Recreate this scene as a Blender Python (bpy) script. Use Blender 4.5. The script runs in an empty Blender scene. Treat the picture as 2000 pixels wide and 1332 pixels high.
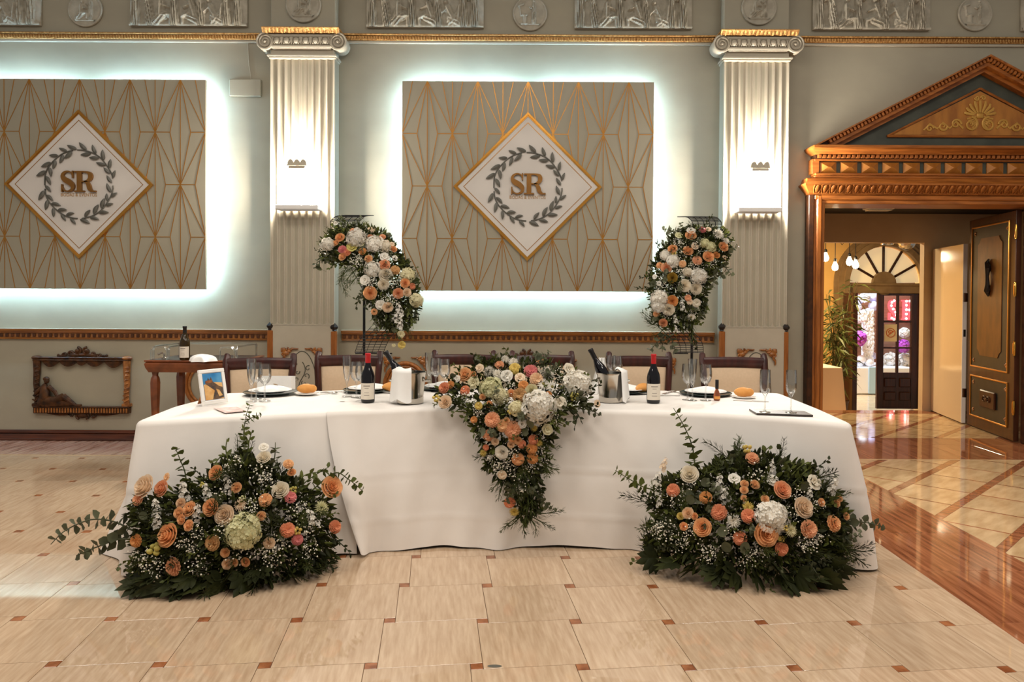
import bpy, math, random
import numpy as np
from mathutils import Vector, Matrix
PI = math.pi
SC = bpy.context.scene
COL = SC.collection

# ------------------------------------------------------------------ camera
F_PX, PITCH, YAW, ROLL, EYE = 1474.23, .01419, .00012, .00544, 1.39348
CX, CY, WALL = 1023.77, 601.81, 7.208
_f = Vector((math.sin(YAW)*math.cos(PITCH), math.cos(YAW)*math.cos(PITCH), -math.sin(PITCH)))
_r = Vector((math.cos(YAW), -math.sin(YAW), 0)); _u = _r.cross(_f)
RGT = _r*math.cos(ROLL)+_u*math.sin(ROLL); UPV = _u*math.cos(ROLL)-_r*math.sin(ROLL); FWD = _f
cam = bpy.data.objects.new('camera', bpy.data.cameras.new('camera'))
COL.objects.link(cam)
cam.matrix_world = Matrix(((RGT.x, UPV.x, -FWD.x, 0), (RGT.y, UPV.y, -FWD.y, 0), (RGT.z, UPV.z, -FWD.z, EYE), (0, 0, 0, 1)))
cam.data.sensor_width = 36; cam.data.lens = F_PX*36/2000
cam.data.shift_x = (1000-CX)/2000; cam.data.shift_y = (CY-666)/2000
cam.data.clip_start = .05; cam.data.clip_end = 100
SC.camera = cam
# ------------------------------------------------------------------ world, ceiling lamps, exposure
wd = bpy.data.worlds.new('world'); SC.world = wd; wd.use_nodes = True
bg = wd.node_tree.nodes['Background']
bg.inputs[0].default_value = (1.0, .945, .87, 1); bg.inputs[1].default_value = .27
def area(name, loc, size, energy, color, rot=(0, 0, 0), sy=None):
    l = bpy.data.lights.new(name, 'AREA'); l.energy = energy; l.color = color; l.size = size
    if sy: l.shape = 'RECTANGLE'; l.size_y = sy
    o = bpy.data.objects.new(name, l); o.location = loc; o.rotation_euler = rot; COL.objects.link(o); return o
for lx in (-3.2, 0, 3.2):
    for ly, le in ((.9, 60), (3.6, 50)):
        area('ceiling_lamp', (lx, ly, 4.75), 1.3, le, (1.0, .915, .81))
vs = SC.view_settings
vs.view_transform = 'Standard'; vs.look = 'None'; vs.exposure = 0.16; vs.gamma = 1.0; vs.use_curve_mapping = False
cy = SC.cycles
cy.max_bounces = 6; cy.diffuse_bounces = 3; cy.glossy_bounces = 3; cy.transmission_bounces = 5; cy.use_adaptive_sampling = True; cy.adaptive_threshold = .015; cy.transparent_max_bounces = 16
cy.caustics_reflective = False; cy.caustics_refractive = False; cy.sample_clamp_indirect = 6

# ------------------------------------------------------------------ pixel helpers (photo measured in a 2000x1332 frame)
def ray(x, y): return FWD+RGT*((x-CX)/F_PX)-UPV*((y-CY)/F_PX)
def at(x, y, Y):
    d = ray(x, y); return Vector((0, 0, EYE))+d*(Y/d.y)
def onz(x, y, z=0.0):
    d = ray(x, y); return Vector((0, 0, EYE))+d*((z-EYE)/d.z)
# ------------------------------------------------------------------ colours and materials
def s2l(v): v /= 255.0; return v/12.92 if v <= .04045 else ((v+.055)/1.055)**2.4
def C(r, g, b): return (s2l(r), s2l(g), s2l(b), 1)
MATS = {}
def pmat(name, c1, c2=None, rough=.5, metal=0.0, scale=8.0, stretch=(1, 1, 1), detail=4.0, bump=0.0, bscale=None, spec=.5, perobj=False, coat=0.0, trans=0.0, ior=1.45, emit=None, estr=0.0, lo=.35, hi=.65, sss=0.0, sheen=0.0, alpha=None, tl=0.0):
    m = bpy.data.materials.new(name); m.use_nodes = True; MATS[name] = m
    nt = m.node_tree; N = nt.nodes; L = nt.links
    b = N['Principled BSDF']
    b.inputs['Base Color'].default_value = c1
    b.inputs['Roughness'].default_value = rough; b.inputs['Metallic'].default_value = metal
    b.inputs['Specular IOR Level'].default_value = spec; b.inputs['IOR'].default_value = ior
    b.inputs['Coat Weight'].default_value = coat; b.inputs['Coat Roughness'].default_value = .08
    b.inputs['Transmission Weight'].default_value = trans
    if sheen: b.inputs['Sheen Weight'].default_value = sheen
    if sss: b.inputs['Subsurface Weight'].default_value = sss; b.inputs['Subsurface Radius'].default_value = (.02, .01, .006); b.inputs['Subsurface Scale'].default_value = .3
    if alpha is not None: b.inputs['Alpha'].default_value = alpha
    if emit: b.inputs['Emission Color'].default_value = emit; b.inputs['Emission Strength'].default_value = estr
    if c2 or bump:
        tc = N.new('ShaderNodeTexCoord'); mp = N.new('ShaderNodeMapping'); mp.inputs['Scale'].default_value = stretch
        L.new(tc.outputs['Object'], mp.inputs['Vector'])
        if perobj:
            oi = N.new('ShaderNodeObjectInfo'); vm = N.new('ShaderNodeVectorMath'); vm.operation = 'SCALE'; vm.inputs[0].default_value = (31, 17, 53)
            L.new(oi.outputs['Random'], vm.inputs['Scale']); L.new(vm.outputs[0], mp.inputs['Location'])
        nz = N.new('ShaderNodeTexNoise'); nz.inputs['Scale'].default_value = scale; nz.inputs['Detail'].default_value = detail
        L.new(mp.outputs[0], nz.inputs['Vector'])
        if c2:
            mr = N.new('ShaderNodeMapRange'); mr.inputs['From Min'].default_value = lo; mr.inputs['From Max'].default_value = hi
            L.new(nz.outputs['Fac'], mr.inputs['Value'])
            mx = N.new('ShaderNodeMix'); mx.data_type = 'RGBA'; mx.inputs[6].default_value = c1; mx.inputs[7].default_value = c2
            L.new(mr.outputs[0], mx.inputs[0])
            outc = mx.outputs[2]
            if perobj:
                hs = N.new('ShaderNodeHueSaturation'); m2 = N.new('ShaderNodeMapRange'); m2.inputs['To Min'].default_value = .94; m2.inputs['To Max'].default_value = 1.05
                L.new(oi.outputs['Random'], m2.inputs['Value']); L.new(m2.outputs[0], hs.inputs['Value']); L.new(outc, hs.inputs['Color']); outc = hs.outputs[0]
            L.new(outc, b.inputs['Base Color'])
        if bump:
            n2 = nz
            if bscale:
                n2 = N.new('ShaderNodeTexNoise'); n2.inputs['Scale'].default_value = bscale; n2.inputs['Detail'].default_value = 5; L.new(mp.outputs[0], n2.inputs['Vector'])
            bp = N.new('ShaderNodeBump'); bp.inputs['Strength'].default_value = bump; bp.inputs['Distance'].default_value = .01
            L.new(n2.outputs['Fac'], bp.inputs['Height']); L.new(bp.outputs[0], b.inputs['Normal'])
    if tl:
        tb = N.new('ShaderNodeBsdfTranslucent'); ms = N.new('ShaderNodeMixShader'); ms.inputs[0].default_value = tl; out = N['Material Output']
        src = b.inputs['Base Color'].links[0].from_socket if b.inputs['Base Color'].links else None
        if src: L.new(src, tb.inputs['Color'])
        else: tb.inputs['Color'].default_value = c1
        L.new(b.outputs[0], ms.inputs[1]); L.new(tb.outputs[0], ms.inputs[2]); L.new(ms.outputs[0], out.inputs['Surface'])
    return m
pmat('paint', C(170, 162, 141), C(163, 155, 135), rough=.62, scale=2.2, bump=.12, bscale=9, stretch=(1, 1, 1.6))
pmat('plaster', C(190, 180, 160), C(183, 173, 153), rough=.6, scale=5, bump=.05, bscale=40)
pmat('relief', C(186, 178, 160), C(166, 158, 141), rough=.75, scale=14, spec=.2)
pmat('gilt', C(222, 176, 112), C(158, 106, 50), rough=.42, metal=.7, scale=60, lo=.3, hi=.7, bump=.3, bscale=120)
pmat('gold', C(198, 142, 62), C(176, 120, 46), rough=.3, metal=.8, scale=3)
pmat('goldline', C(182, 126, 56), C(170, 116, 50), rough=.32, metal=.7, scale=3)
pmat('board', C(158, 150, 130), C(152, 144, 124), rough=.42, scale=1.5)
pmat('white', C(236, 232, 226), rough=.45)
pmat('face', C(216, 208, 199), C(210, 202, 193), rough=.5, scale=3)
pmat('leafmetal', C(96, 92, 82), C(80, 78, 70), rough=.45, scale=6)
pmat('goldtext', C(186, 146, 98), rough=.5)
pmat('letter', C(150, 104, 48), C(130, 88, 40), rough=.35, metal=.55, scale=4)
pmat('wood', C(174, 104, 44), C(134, 77, 31), rough=.45, scale=5, stretch=(8, 8, .8), spec=.35, coat=.08, bump=.05)
pmat('woodh', C(176, 105, 44), C(134, 76, 30), rough=.42, scale=5, stretch=(.8, 8, 8), spec=.35, coat=.1, bump=.05)
pmat('wooddark', C(74, 36, 18), C(50, 24, 12), rough=.3, scale=5, stretch=(6, 6, .7), coat=.4)
pmat('woodrail', C(172, 112, 54), C(122, 74, 32), rough=.28, scale=6, stretch=(.6, 8, 8), coat=.6)
pmat('dentil', C(96, 54, 24), C(66, 36, 16), rough=.45, scale=14)
pmat('baseboard', C(104, 52, 28), C(66, 30, 16), rough=.3, scale=5, stretch=(.6, 8, 8), coat=.5)
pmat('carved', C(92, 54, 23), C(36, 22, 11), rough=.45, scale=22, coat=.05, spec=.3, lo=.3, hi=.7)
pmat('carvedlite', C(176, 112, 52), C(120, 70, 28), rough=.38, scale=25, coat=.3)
pmat('finial', C(40, 28, 20), C(26, 18, 14), rough=.35, scale=20)
pmat('chairwood', C(70, 30, 22), C(46, 18, 14), rough=.38, scale=5, stretch=(4, 4, .8), coat=.12, spec=.35)
pmat('chairfabric', C(206, 180, 150), C(201, 175, 145), rough=.85, scale=60)
pmat('slate', C(76, 78, 66), C(62, 64, 54), rough=.5, scale=6)
pmat('doorgold', C(180, 118, 46), C(150, 92, 34), rough=.4, scale=4, stretch=(3, 3, 1))
pmat('brass', C(220, 170, 80), rough=.22, metal=1.0)
pmat('tile', C(208, 182, 153), C(180, 150, 120), rough=.035, scale=3.0, stretch=(20, 2.0, 1), detail=9, perobj=True, spec=.62, ior=1.6, lo=.28, hi=.74)
pmat('inset', C(168, 108, 70), C(128, 74, 44), rough=.1, scale=20, stretch=(1, 1, 1), perobj=True, spec=.6)
pmat('grout', C(138, 112, 86), rough=.5)
pmat('redmarble', C(176, 114, 78), C(116, 64, 38), rough=.05, scale=3.5, stretch=(12, .7, 1), detail=7, perobj=True, spec=.62, ior=1.55, lo=.3, hi=.7)
pmat('redmarble_reflect', C(206, 172, 152), C(160, 112, 90), rough=.04, scale=3.5, stretch=(12, .8, 1), detail=6, perobj=True, spec=.62, ior=1.6, lo=.36, hi=.64)  # red marble with the reflected panel glow painted into its colour
pmat('servewood', C(134, 72, 36), C(98, 50, 24), rough=.3, scale=5, stretch=(2, 2, 2), coat=.4)
pmat('creammarble', C(212, 180, 138), C(188, 154, 112), rough=.07, scale=3.0, stretch=(1.5, 6, 1), detail=6, perobj=True, spec=.62, ior=1.55)
pmat('cloth', C(238, 232, 225), C(232, 225, 217), rough=.85, scale=3, bump=.10, bscale=14, sheen=.15)
pmat('napkin', C(244, 242, 238), rough=.85, bump=.15, bscale=30)
def thin_glass(name, tint, base, gain):
    m = bpy.data.materials.new(name); m.use_nodes = True; MATS[name] = m; nt = m.node_tree; N = nt.nodes; L = nt.links; N.remove(N['Principled BSDF'])
    t = N.new('ShaderNodeBsdfTransparent'); t.inputs[0].default_value = tint; g = N.new('ShaderNodeBsdfGlossy'); g.inputs['Roughness'].default_value = .015; g.inputs['Color'].default_value = (1, 1, 1, 1)
    lw = N.new('ShaderNodeLayerWeight'); lw.inputs[0].default_value = .35; mr = N.new('ShaderNodeMapRange'); mr.inputs['To Min'].default_value = base; mr.inputs['To Max'].default_value = gain
    L.new(lw.outputs['Fresnel'], mr.inputs['Value']); ms = N.new('ShaderNodeMixShader'); L.new(mr.outputs[0], ms.inputs[0]); L.new(t.outputs[0], ms.inputs[1]); L.new(g.outputs[0], ms.inputs[2]); L.new(ms.outputs[0], N['Material Output'].inputs['Surface'])
thin_glass('glass', (.965, .97, .965, 1), .03, .75)
thin_glass('acrylic', (.93, .95, .94, 1), .06, .8)
pmat('steel', C(206, 200, 190), C(186, 180, 170), rough=.16, metal=1.0, scale=4)
pmat('cutlery', C(214, 212, 208), rough=.12, metal=1.0)
pmat('bottle', C(14, 12, 18), rough=.06, spec=.6)
pmat('bottlegreen', C(70, 50, 10), rough=.04, trans=.55, ior=1.45)
pmat('foil', C(186, 24, 30), rough=.35)
pmat('foildark', C(22, 18, 18), rough=.35)
pmat('paper', C(226, 216, 200), C(218, 207, 190), rough=.7, scale=9)
pmat('print', C(150, 140, 128), rough=.7)
pmat('plate', C(246, 244, 240), rough=.15, spec=.6)
pmat('charger', C(44, 66, 62), C(34, 50, 50), rough=.12, scale=5, spec=.6)
pmat('bread', C(226, 162, 88), C(206, 136, 62), rough=.75, scale=9, bump=.2, bscale=30)
pmat('slatetray', C(62, 52, 46), C(48, 40, 36), rough=.35, scale=8)
pmat('liqueur', C(206, 120, 84), rough=.05, trans=.7, ior=1.4)
pmat('black', C(22, 20, 19), rough=.45)
pmat('acrylicedge', C(226, 230, 228), rough=.08, spec=.8)
pmat('ledcold', (.8, .93, 1, 1), emit=(.45, .74, 1.0, 1), estr=86)
pmat('lampwarm', (1, 1, 1, 1), emit=(1.0, .92, .82, 1), estr=300)
# ------------------------------------------------------------------ mesh builder
class MB:
    def __init__(s): s.v = []; s.f = []
    def add(s, vs, fs):
        o = len(s.v); s.v.extend([tuple(p) for p in vs]); s.f.extend([tuple(i+o for i in q) for q in fs]); return s
    def box(s, x0, x1, y0, y1, z0, z1, b=0.0):
        if x0 > x1: x0, x1 = x1, x0
        if y0 > y1: y0, y1 = y1, y0
        if z0 > z1: z0, z1 = z1, z0
        b = min(b, (x1-x0)*.45, (y1-y0)*.45, (z1-z0)*.45)
        if b <= 0:
            return s.add([(x0, y0, z0), (x1, y0, z0), (x1, y1, z0), (x0, y1, z0), (x0, y0, z1), (x1, y0, z1), (x1, y1, z1), (x0, y1, z1)],
                         [(0, 3, 2, 1), (4, 5, 6, 7), (0, 1, 5, 4), (1, 2, 6, 5), (2, 3, 7, 6), (3, 0, 4, 7)])
        lo = (x0, y0, z0); hi = (x1, y1, z1); vs = []; idx = {}
        for sx in (0, 1):
            for sy in (0, 1):
                for sz in (0, 1):
                    for ax in range(3):
                        p = []
                        for k, sg in enumerate((sx, sy, sz)):
                            e = lo[k] if sg == 0 else hi[k]
                            if k != ax: e += b if sg == 0 else -b
                            p.append(e)
                        idx[(sx, sy, sz, ax)] = len(vs); vs.append(tuple(p))
        fs = []
        def q(*k): return [idx[i] for i in k]
        for a in (0, 1):
            fs.append(q((a, 0, 0, 0), (a, 0, 1, 0), (a, 1, 1, 0), (a, 1, 0, 0)) if a == 0 else q((a, 0, 0, 0), (a, 1, 0, 0), (a, 1, 1, 0), (a, 0, 1, 0)))
            fs.append(q((0, a, 0, 1), (1, a, 0, 1), (1, a, 1, 1), (0, a, 1, 1)) if a == 0 else q((0, a, 0, 1), (0, a, 1, 1), (1, a, 1, 1), (1, a, 0, 1)))
            fs.append(q((0, 0, a, 2), (0, 1, a, 2), (1, 1, a, 2), (1, 0, a, 2)) if a == 0 else q((0, 0, a, 2), (1, 0, a, 2), (1, 1, a, 2), (0, 1, a, 2)))
        def ori(t):
            cc = Vector(((x0+x1)/2, (y0+y1)/2, (z0+z1)/2)); P = [Vector(vs[i]) for i in t]
            n = (P[1]-P[0]).cross(P[2]-P[0]); m = sum(P, Vector())/len(P)-cc
            return t if n.dot(m) > 0 else t[::-1]
        for a in (0, 1):
            for c in (0, 1):
                fs.append(ori(q((a, c, 0, 0), (a, c, 1, 0), (a, c, 1, 1), (a, c, 0, 1))))
                fs.append(ori(q((a, 0, c, 0), (a, 1, c, 0), (a, 1, c, 2), (a, 0, c, 2))))
                fs.append(ori(q((0, a, c, 1), (1, a, c, 1), (1, a, c, 2), (0, a, c, 2))))
                for e in (0, 1): fs.append(ori(q((a, c, e, 0), (a, c, e, 1), (a, c, e, 2))))
        return s.add(vs, fs)
    def tube(s, pts, rad, n=8, cap=True, flat=None):
        pts = [Vector(p) for p in pts]; k = len(pts)
        rs = rad if hasattr(rad, '__len__') else [rad]*k
        vs = []; fs = []; ref = None
        for i, p in enumerate(pts):
            t = (pts[min(i+1, k-1)]-pts[max(i-1, 0)])
            if t.length < 1e-9: t = Vector((0, 0, 1))
            t.normalize()
            if ref is None:
                ref = Vector((0, 1, 0)) if abs(t.y) < .9 else Vector((1, 0, 0))
            a = (ref-t*ref.dot(t)).normalized(); ref = a; c = t.cross(a)
            for j in range(n):
                w = 2*PI*j/n; d = a*math.cos(w)+c*math.sin(w)
                if flat: d = Vector((d.x*flat[0], d.y*flat[1], d.z*flat[2]))
                vs.append(p+d*rs[i])
        for i in range(k-1):
            for j in range(n):
                fs.append((i*n+j, i*n+(j+1) % n, (i+1)*n+(j+1) % n, (i+1)*n+j))
        if cap:
            fs.append(tuple(range(n))[::-1]); fs.append(tuple((k-1)*n+j for j in range(n)))
        return s.add(vs, fs)
    def lathe(s, prof, n=24, c=(0, 0, 0), sx=1.0, sy=1.0, M=None):
        vs = []; fs = []; k = len(prof)
        for r, z in prof:
            for j in range(n):
                w = 2*PI*j/n; p = Vector((r*math.cos(w)*sx, r*math.sin(w)*sy, z))
                if M: p = M @ p
                vs.append(p+Vector(c))
        for i in range(k-1):
            for j in range(n): fs.append((i*n+j, i*n+(j+1) % n, (i+1)*n+(j+1) % n, (i+1)*n+j))
        if prof[0][0] > 1e-6: fs.append(tuple(range(n))[::-1])
        if prof[-1][0] > 1e-6: fs.append(tuple((k-1)*n+j for j in range(n)))
        return s.add(vs, fs)
    def prism(s, poly, y0, y1, M=None):
        """poly in (x,z), extruded y0..y1"""
        n = len(poly); vs = [(x, y0, z) for x, z in poly]+[(x, y1, z) for x, z in poly]
        if M: vs = [M @ Vector(p) for p in vs]
        a = sum(poly[i][0]*poly[(i+1) % n][1]-poly[(i+1) % n][0]*poly[i][1] for i in range(n))
        fr = tuple(range(n)); bk = tuple(range(2*n-1, n-1, -1))
        sd = [(i, i+n, (i+1) % n+n, (i+1) % n) for i in range(n)]
        if (a > 0) != (y0 < y1): fr = fr[::-1]; bk = bk[::-1]; sd = [q[::-1] for q in sd]
        return s.add(vs, [fr, bk]+sd)
    def grid(s, fn, nu, nv, closeu=False):
        vs = [fn(i/(nu if closeu else nu-1), j/(nv-1)) for j in range(nv) for i in range(nu)]
        fs = []
        for j in range(nv-1):
            for i in range(nu if closeu else nu-1):
                i2 = (i+1) % nu; fs.append((j*nu+i, j*nu+i2, (j+1)*nu+i2, (j+1)*nu+i))
        return s.add(vs, fs)
    def ell(s, c, r, n=10, m=7, M=None):
        c = Vector(c); vs = []; fs = []
        for j in range(1, m):
            b = PI*j/m
            for i in range(n):
                a = 2*PI*i/n; p = Vector((r[0]*math.sin(b)*math.cos(a), r[1]*math.sin(b)*math.sin(a), r[2]*math.cos(b)))
                if M: p = M @ p
                vs.append(c+p)
        t = Vector((0, 0, r[2])); 
        if M: t = M @ t
        vs.append(c+t); vs.append(c-t); T = len(vs)-2
        for j in range(m-2):
            for i in range(n): fs.append((j*n+i, (j+1)*n+i, (j+1)*n+(i+1) % n, j*n+(i+1) % n))
        for i in range(n): fs.append((T, i, (i+1) % n)); fs.append((T+1, (m-2)*n+(i+1) % n, (m-2)*n+i))
        return s.add(vs, fs)
    def mesh(s, name, mat, off=(0, 0, 0), sharp=35, mats=None):
        me = bpy.data.meshes.new(name)
        ox, oy, oz = off
        me.from_pydata([(x-ox, y-oy, z-oz) for x, y, z in s.v], [], s.f)
        me.materials.append(MATS[mat] if isinstance(mat, str) else mat)
        me.polygons.foreach_set('use_smooth', [True]*len(me.polygons))
        me.update()
        if sharp: me.set_sharp_from_angle(angle=math.radians(sharp))
        return me
    def build(s, name, mat, parent=None, origin=None, sharp=35):
        if parent is not None:
            off = wloc(parent)
            o = bpy.data.objects.new(name, s.mesh(name, mat, off, sharp)); COL.objects.link(o); o.parent = parent
        else:
            if origin is None:
                a = np.array(s.v); origin = ((a[:, 0].min()+a[:, 0].max())/2, (a[:, 1].min()+a[:, 1].max())/2, a[:, 2].min())
            o = bpy.data.objects.new(name, s.mesh(name, mat, origin, sharp)); COL.objects.link(o); o.location = origin
        return o
def wloc(o):
    l = Vector(o.location)
    while o.parent: o = o.parent; l = l+Vector(o.location)
    return l
def inst(name, me, parent, loc, rot=None, scale=None, world=True):
    o = bpy.data.objects.new(name, me); COL.objects.link(o)
    if parent: o.parent = parent
    p = Vector(loc)-(wloc(parent) if (parent and world) else Vector())
    M = Matrix.Translation(p)
    if rot is not None: M = M @ (rot.to_4x4() if not isinstance(rot, (tuple, list)) else Matrix.Rotation(rot[2], 4, 'Z') @ Matrix.Rotation(rot[1], 4, 'Y') @ Matrix.Rotation(rot[0], 4, 'X'))
    if scale is not None: M = M @ (Matrix.Scale(scale, 4) if not hasattr(scale, '__len__') else Matrix.Diagonal((*scale, 1)))
    o.matrix_local = M
    return o
def tag(o, label=None, cat=None, group=None, kind=None):
    if label: o['label'] = label
    if cat: o['category'] = cat
    if group: o['group'] = group
    if kind: o['kind'] = kind
    return o
def empty(name, loc, label=None, cat=None, group=None, rz=0.0, kind=None):
    o = bpy.data.objects.new(name, None); o.empty_display_size = .1; COL.objects.link(o); o.location = loc; o.rotation_euler = (0, 0, rz)
    return tag(o, label, cat, group, kind)
def clone(o, loc, rz=None, label=None, parent=None):
    c = o.copy(); COL.objects.link(c); c.parent = parent
    if parent is None:
        c.location = loc
        if rz is not None: c.rotation_euler = (0, 0, rz)
        if label: c['label'] = label
    for ch in list(o.children): clone(ch, None, None, None, c)
    return c
def fbm1(x, k=0): return math.sin(x*1.7+k)+.5*math.sin(x*3.9+k*2.1)+.25*math.sin(x*8.3+k*.7)

# ------------------------------------------------------------------ floor
fl = MB().box(-7, 8.5, .6, 9.45, -.12, -.006).build('floor', 'grout', origin=(0, 0, 0)); tag(fl, 'polished beige stone tile floor with red marble borders', None, None, 'structure')
TT, TB = .4, .048; TA = math.sqrt(TT*TT-TB*TB); TH = math.atan(TB/TA)
tile_me = MB().box(-TA/2+.0012, TA/2-.0012, -TA/2+.0012, TA/2-.0012, -.012, 0, .0005).mesh('tile', 'tile')
ins_me = MB().box(-TB/2+.0012, TB/2-.0012, -TB/2+.0012, TB/2-.0012, -.012, 0, .001).mesh('inset', 'inset')
RZ = Matrix.Rotation(TH, 3, 'Z'); d0 = RZ @ Vector(((TA-TB)/2, -(TA+TB)/2, 0))
XB0, XB1, XB2, YB0, YB1 = 2.03, 2.33, 2.66, 6.545, WALL
for j in range(-3, 11):
    for i in range(-19, 8):
        p = Vector((i*TT-.17125, j*TT+2.83021, 0))
        for nm, me, q in (('inset', ins_me, p), ('tile', tile_me, p+d0)):
            lim = .72*max(q.y, .5)+1.05
            if q.x < -lim or q.y < 1.95 or q.y > YB0+(.15 if nm == 'tile' else -.02) or q.x > XB0+(.2 if nm == 'tile' else .0): continue
            inst(nm, me, fl, q, RZ)
_s = onz(966, 1301); MB().lathe([(.0, .0012), (.02, .0010), (.028, .0004)], 14, _s, sx=1.0, sy=.42).build('scuff_mark', 'leafmetal', fl)
# border slabs along the back wall and along the door side, 1.5 mm proud of the field
def slab(x0, x1, y0, y1, m='redmarble', z=.0015, name='border_slab'):
    w, h = x1-x0, y1-y0
    o = inst(name, MB().box(-w/2+.0008, w/2-.0008, -h/2+.0008, h/2-.0008, -.012, 0, .001).mesh(name, m), fl, ((x0+x1)/2, (y0+y1)/2, z)); return o
random.seed(4)
x = -5.6
while x < 6.4:
    w = .3 if x < 2 else .42
    slab(x, x+w, YB0+.02, YB1+.02, 'redmarble_reflect' if x < -1 else 'redmarble'); x += w
slab(-5.6, XB0, YB0-.012, YB0+.02, 'creammarble', .0018)
slab(XB2, 6.4, YB0-.004, YB0+.02, 'creammarble', .0018)
y = 2.0
while y < YB0-.01:
    y2 = min(y+.62, YB0-.004)
    slab(XB0, XB1, y, y2); slab(XB1, XB2, y, y2); y = y2
# diagonal field beside the door
ST, SJ, SP = .062, .020, .445
e1 = Vector((1, 1, 0)).normalized(); e2 = Vector((1, -1, 0)).normalized()
R45 = Matrix((e1, e2*-1, Vector((0, 0, 1)))).transposed()
cream_me = MB().box(-(SP-SJ)/2, (SP-SJ)/2, -(SP-ST)/2, (SP-ST)/2, -.012, 0, .001).mesh('tile', 'creammarble')
strip_me = MB().box(-SP/2+.001, SP/2-.001, -ST/2+.001, ST/2-.001, -.012, 0, .001).mesh('strip', 'redmarble')
joint_me = MB().box(-SJ/2+.0005, SJ/2-.0005, -(SP-ST)/2+.001, (SP-ST)/2-.001, -.012, 0, .0006).mesh('strip', 'redmarble')
Pq = onz(1735, 963)          # where a broad strip meets the border
q0 = (Pq.x-Pq.y)/math.sqrt(2); Pp = onz(1782.5, 944.4); p0 = (Pp.x+Pp.y)/math.sqrt(2)
for a in range(-9, 14):
    for b in range(-8, 17):
        c = e1*(p0+(a+.5)*SP)+e2*(q0+(b+.5)*SP)
        def ok(P, e): return XB2-e < P.x < .70*P.y+1.0 and 2.2 < P.y and (P.y < YB0+e or 7.55 < P.y < 9.3)
        if ok(c, .24): inst('tile', cream_me, fl, c, R45)
        c2 = e1*(p0+(a+.5)*SP)+e2*(q0+b*SP)
        if ok(c2, .14): inst('strip', strip_me, fl, c2, R45)
        c3 = e1*(p0+a*SP)+e2*(q0+(b+.5)*SP)
        if ok(c3, .12): inst('strip', joint_me, fl, c3, R45)
for k in range(9): slab(2.6+k*.42, 2.6+(k+1)*.42, WALL+.02, WALL+.36)
for k in range(9): slab(2.6+k*.42, 2.6+(k+1)*.42, 9.2, 9.45)

# ------------------------------------------------------------------ back wall with the doorway
DX0, DX1, DZ = 2.80, 5.74, 2.31       # doorway opening
wb = MB(); wb.box(-7.0, DX0, WALL, WALL+.28, -.02, 5.2); wb.box(DX1, 8.0, WALL, WALL+.28, -.02, 5.2); wb.box(DX0, DX1, WALL, WALL+.28, DZ, 5.2)
wbo = tag(wb.build('wall_back', 'paint', origin=(0, WALL, 0)), 'sage grey painted wall behind the head table', None, None, 'structure')
# frieze zone line is one flat wall; gilded cornice strip in bays
PL = (-2.368, -1.772); PR = (1.848, 2.450)   # pilaster widths
GZ0, GZ1 = 3.815, 3.875
def cornice(n, x0, x1):
    r = empty('trim_%d' % n, ((x0+x1)/2, WALL, GZ0), kind='structure')
    m = MB(); m.box(x0, x1, WALL-.045, WALL+.002, GZ1-.012, GZ1+.004, .003); m.box(x0, x1, WALL-.03, WALL+.002, GZ0+.004, GZ1-.012, .004)
    m.build('gilded_band', 'gilt', r)
    b = MB(); k = int((x1-x0)/.026)
    for i in range(k):
        xx = x0+(i+.5)*(x1-x0)/k; b.ell((xx, WALL-.03, (GZ0+GZ1)/2-.002), (.0115, .016, .019), 6, 4)
    tag(b.build('bead_row', 'gilt', r), kind='stuff')
    MB().box(x0, x1, WALL-.022, WALL+.002, GZ0-.022, GZ0+.004, .006).build('plaster_lip', 'plaster', r)
cornice(1, -6.2, PL[0]-.02); cornice(2, PL[1]+.02, PR[0]-.02); cornice(3, PR[1]+.02, 7.0)
# chair rail
RZ0, RZ1 = .972, 1.068
def chair_rail(n, x0, x1):
    r = empty('trim_%d' % n, ((x0+x1)/2, WALL, RZ0), kind='structure')
    prof = [(0, RZ0), (-.022, RZ0), (-.026, RZ0+.012), (-.016, RZ0+.018), (-.016, RZ0+.056), (-.03, RZ0+.06), (-.044, RZ0+.078), (-.05, RZ0+.09), (-.05, RZ1), (0, RZ1)]
    m = MB(); n2 = len(prof)
    m.add([(x0, WALL+y_, z_) for y_, z_ in prof]+[(x1, WALL+y_, z_) for y_, z_ in prof], [(i, (i+1) % n2, (i+1) % n2+n2, i+n2) for i in range(n2)]+[tuple(range(n2))[::-1], tuple(range(n2, 2*n2))])
    m.build('rail_moulding', 'woodrail', r)
    MB().box(x0, x1, WALL-.052, WALL+.002, RZ1, RZ1+.007, .002).build('highlight_strip', 'plaster', r)  # pale strip added as the bright line of panel light on the rail
    d = MB(); k = int((x1-x0)/.052)
    for i in range(k):
        xx = x0+(i+.5)*(x1-x0)/k; d.box(xx-.014, xx+.014, WALL-.027, WALL-.014, RZ0+.021, RZ0+.053, .003)
    tag(d.build('dentil_row', 'dentil', r), kind='stuff')
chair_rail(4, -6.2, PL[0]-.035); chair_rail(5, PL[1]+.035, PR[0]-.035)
# baseboard
def base(n, x0, x1):
    r = empty('baseboard_%s' % n, ((x0+x1)/2, WALL, 0), kind='structure')
    m = MB(); m.box(x0, x1, WALL-.022, WALL+.002, 0.004, .066, .004); m.box(x0, x1, WALL-.018, WALL+.002, .068, .104, .008); m.box(x0, x1, WALL-.026, WALL+.002, .0025, .026, .006)
    m.build('skirting', 'baseboard', r)
base('left', -6.2, PL[0]-.06); base('middle', PL[1]+.06, PR[0]-.06)
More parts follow.
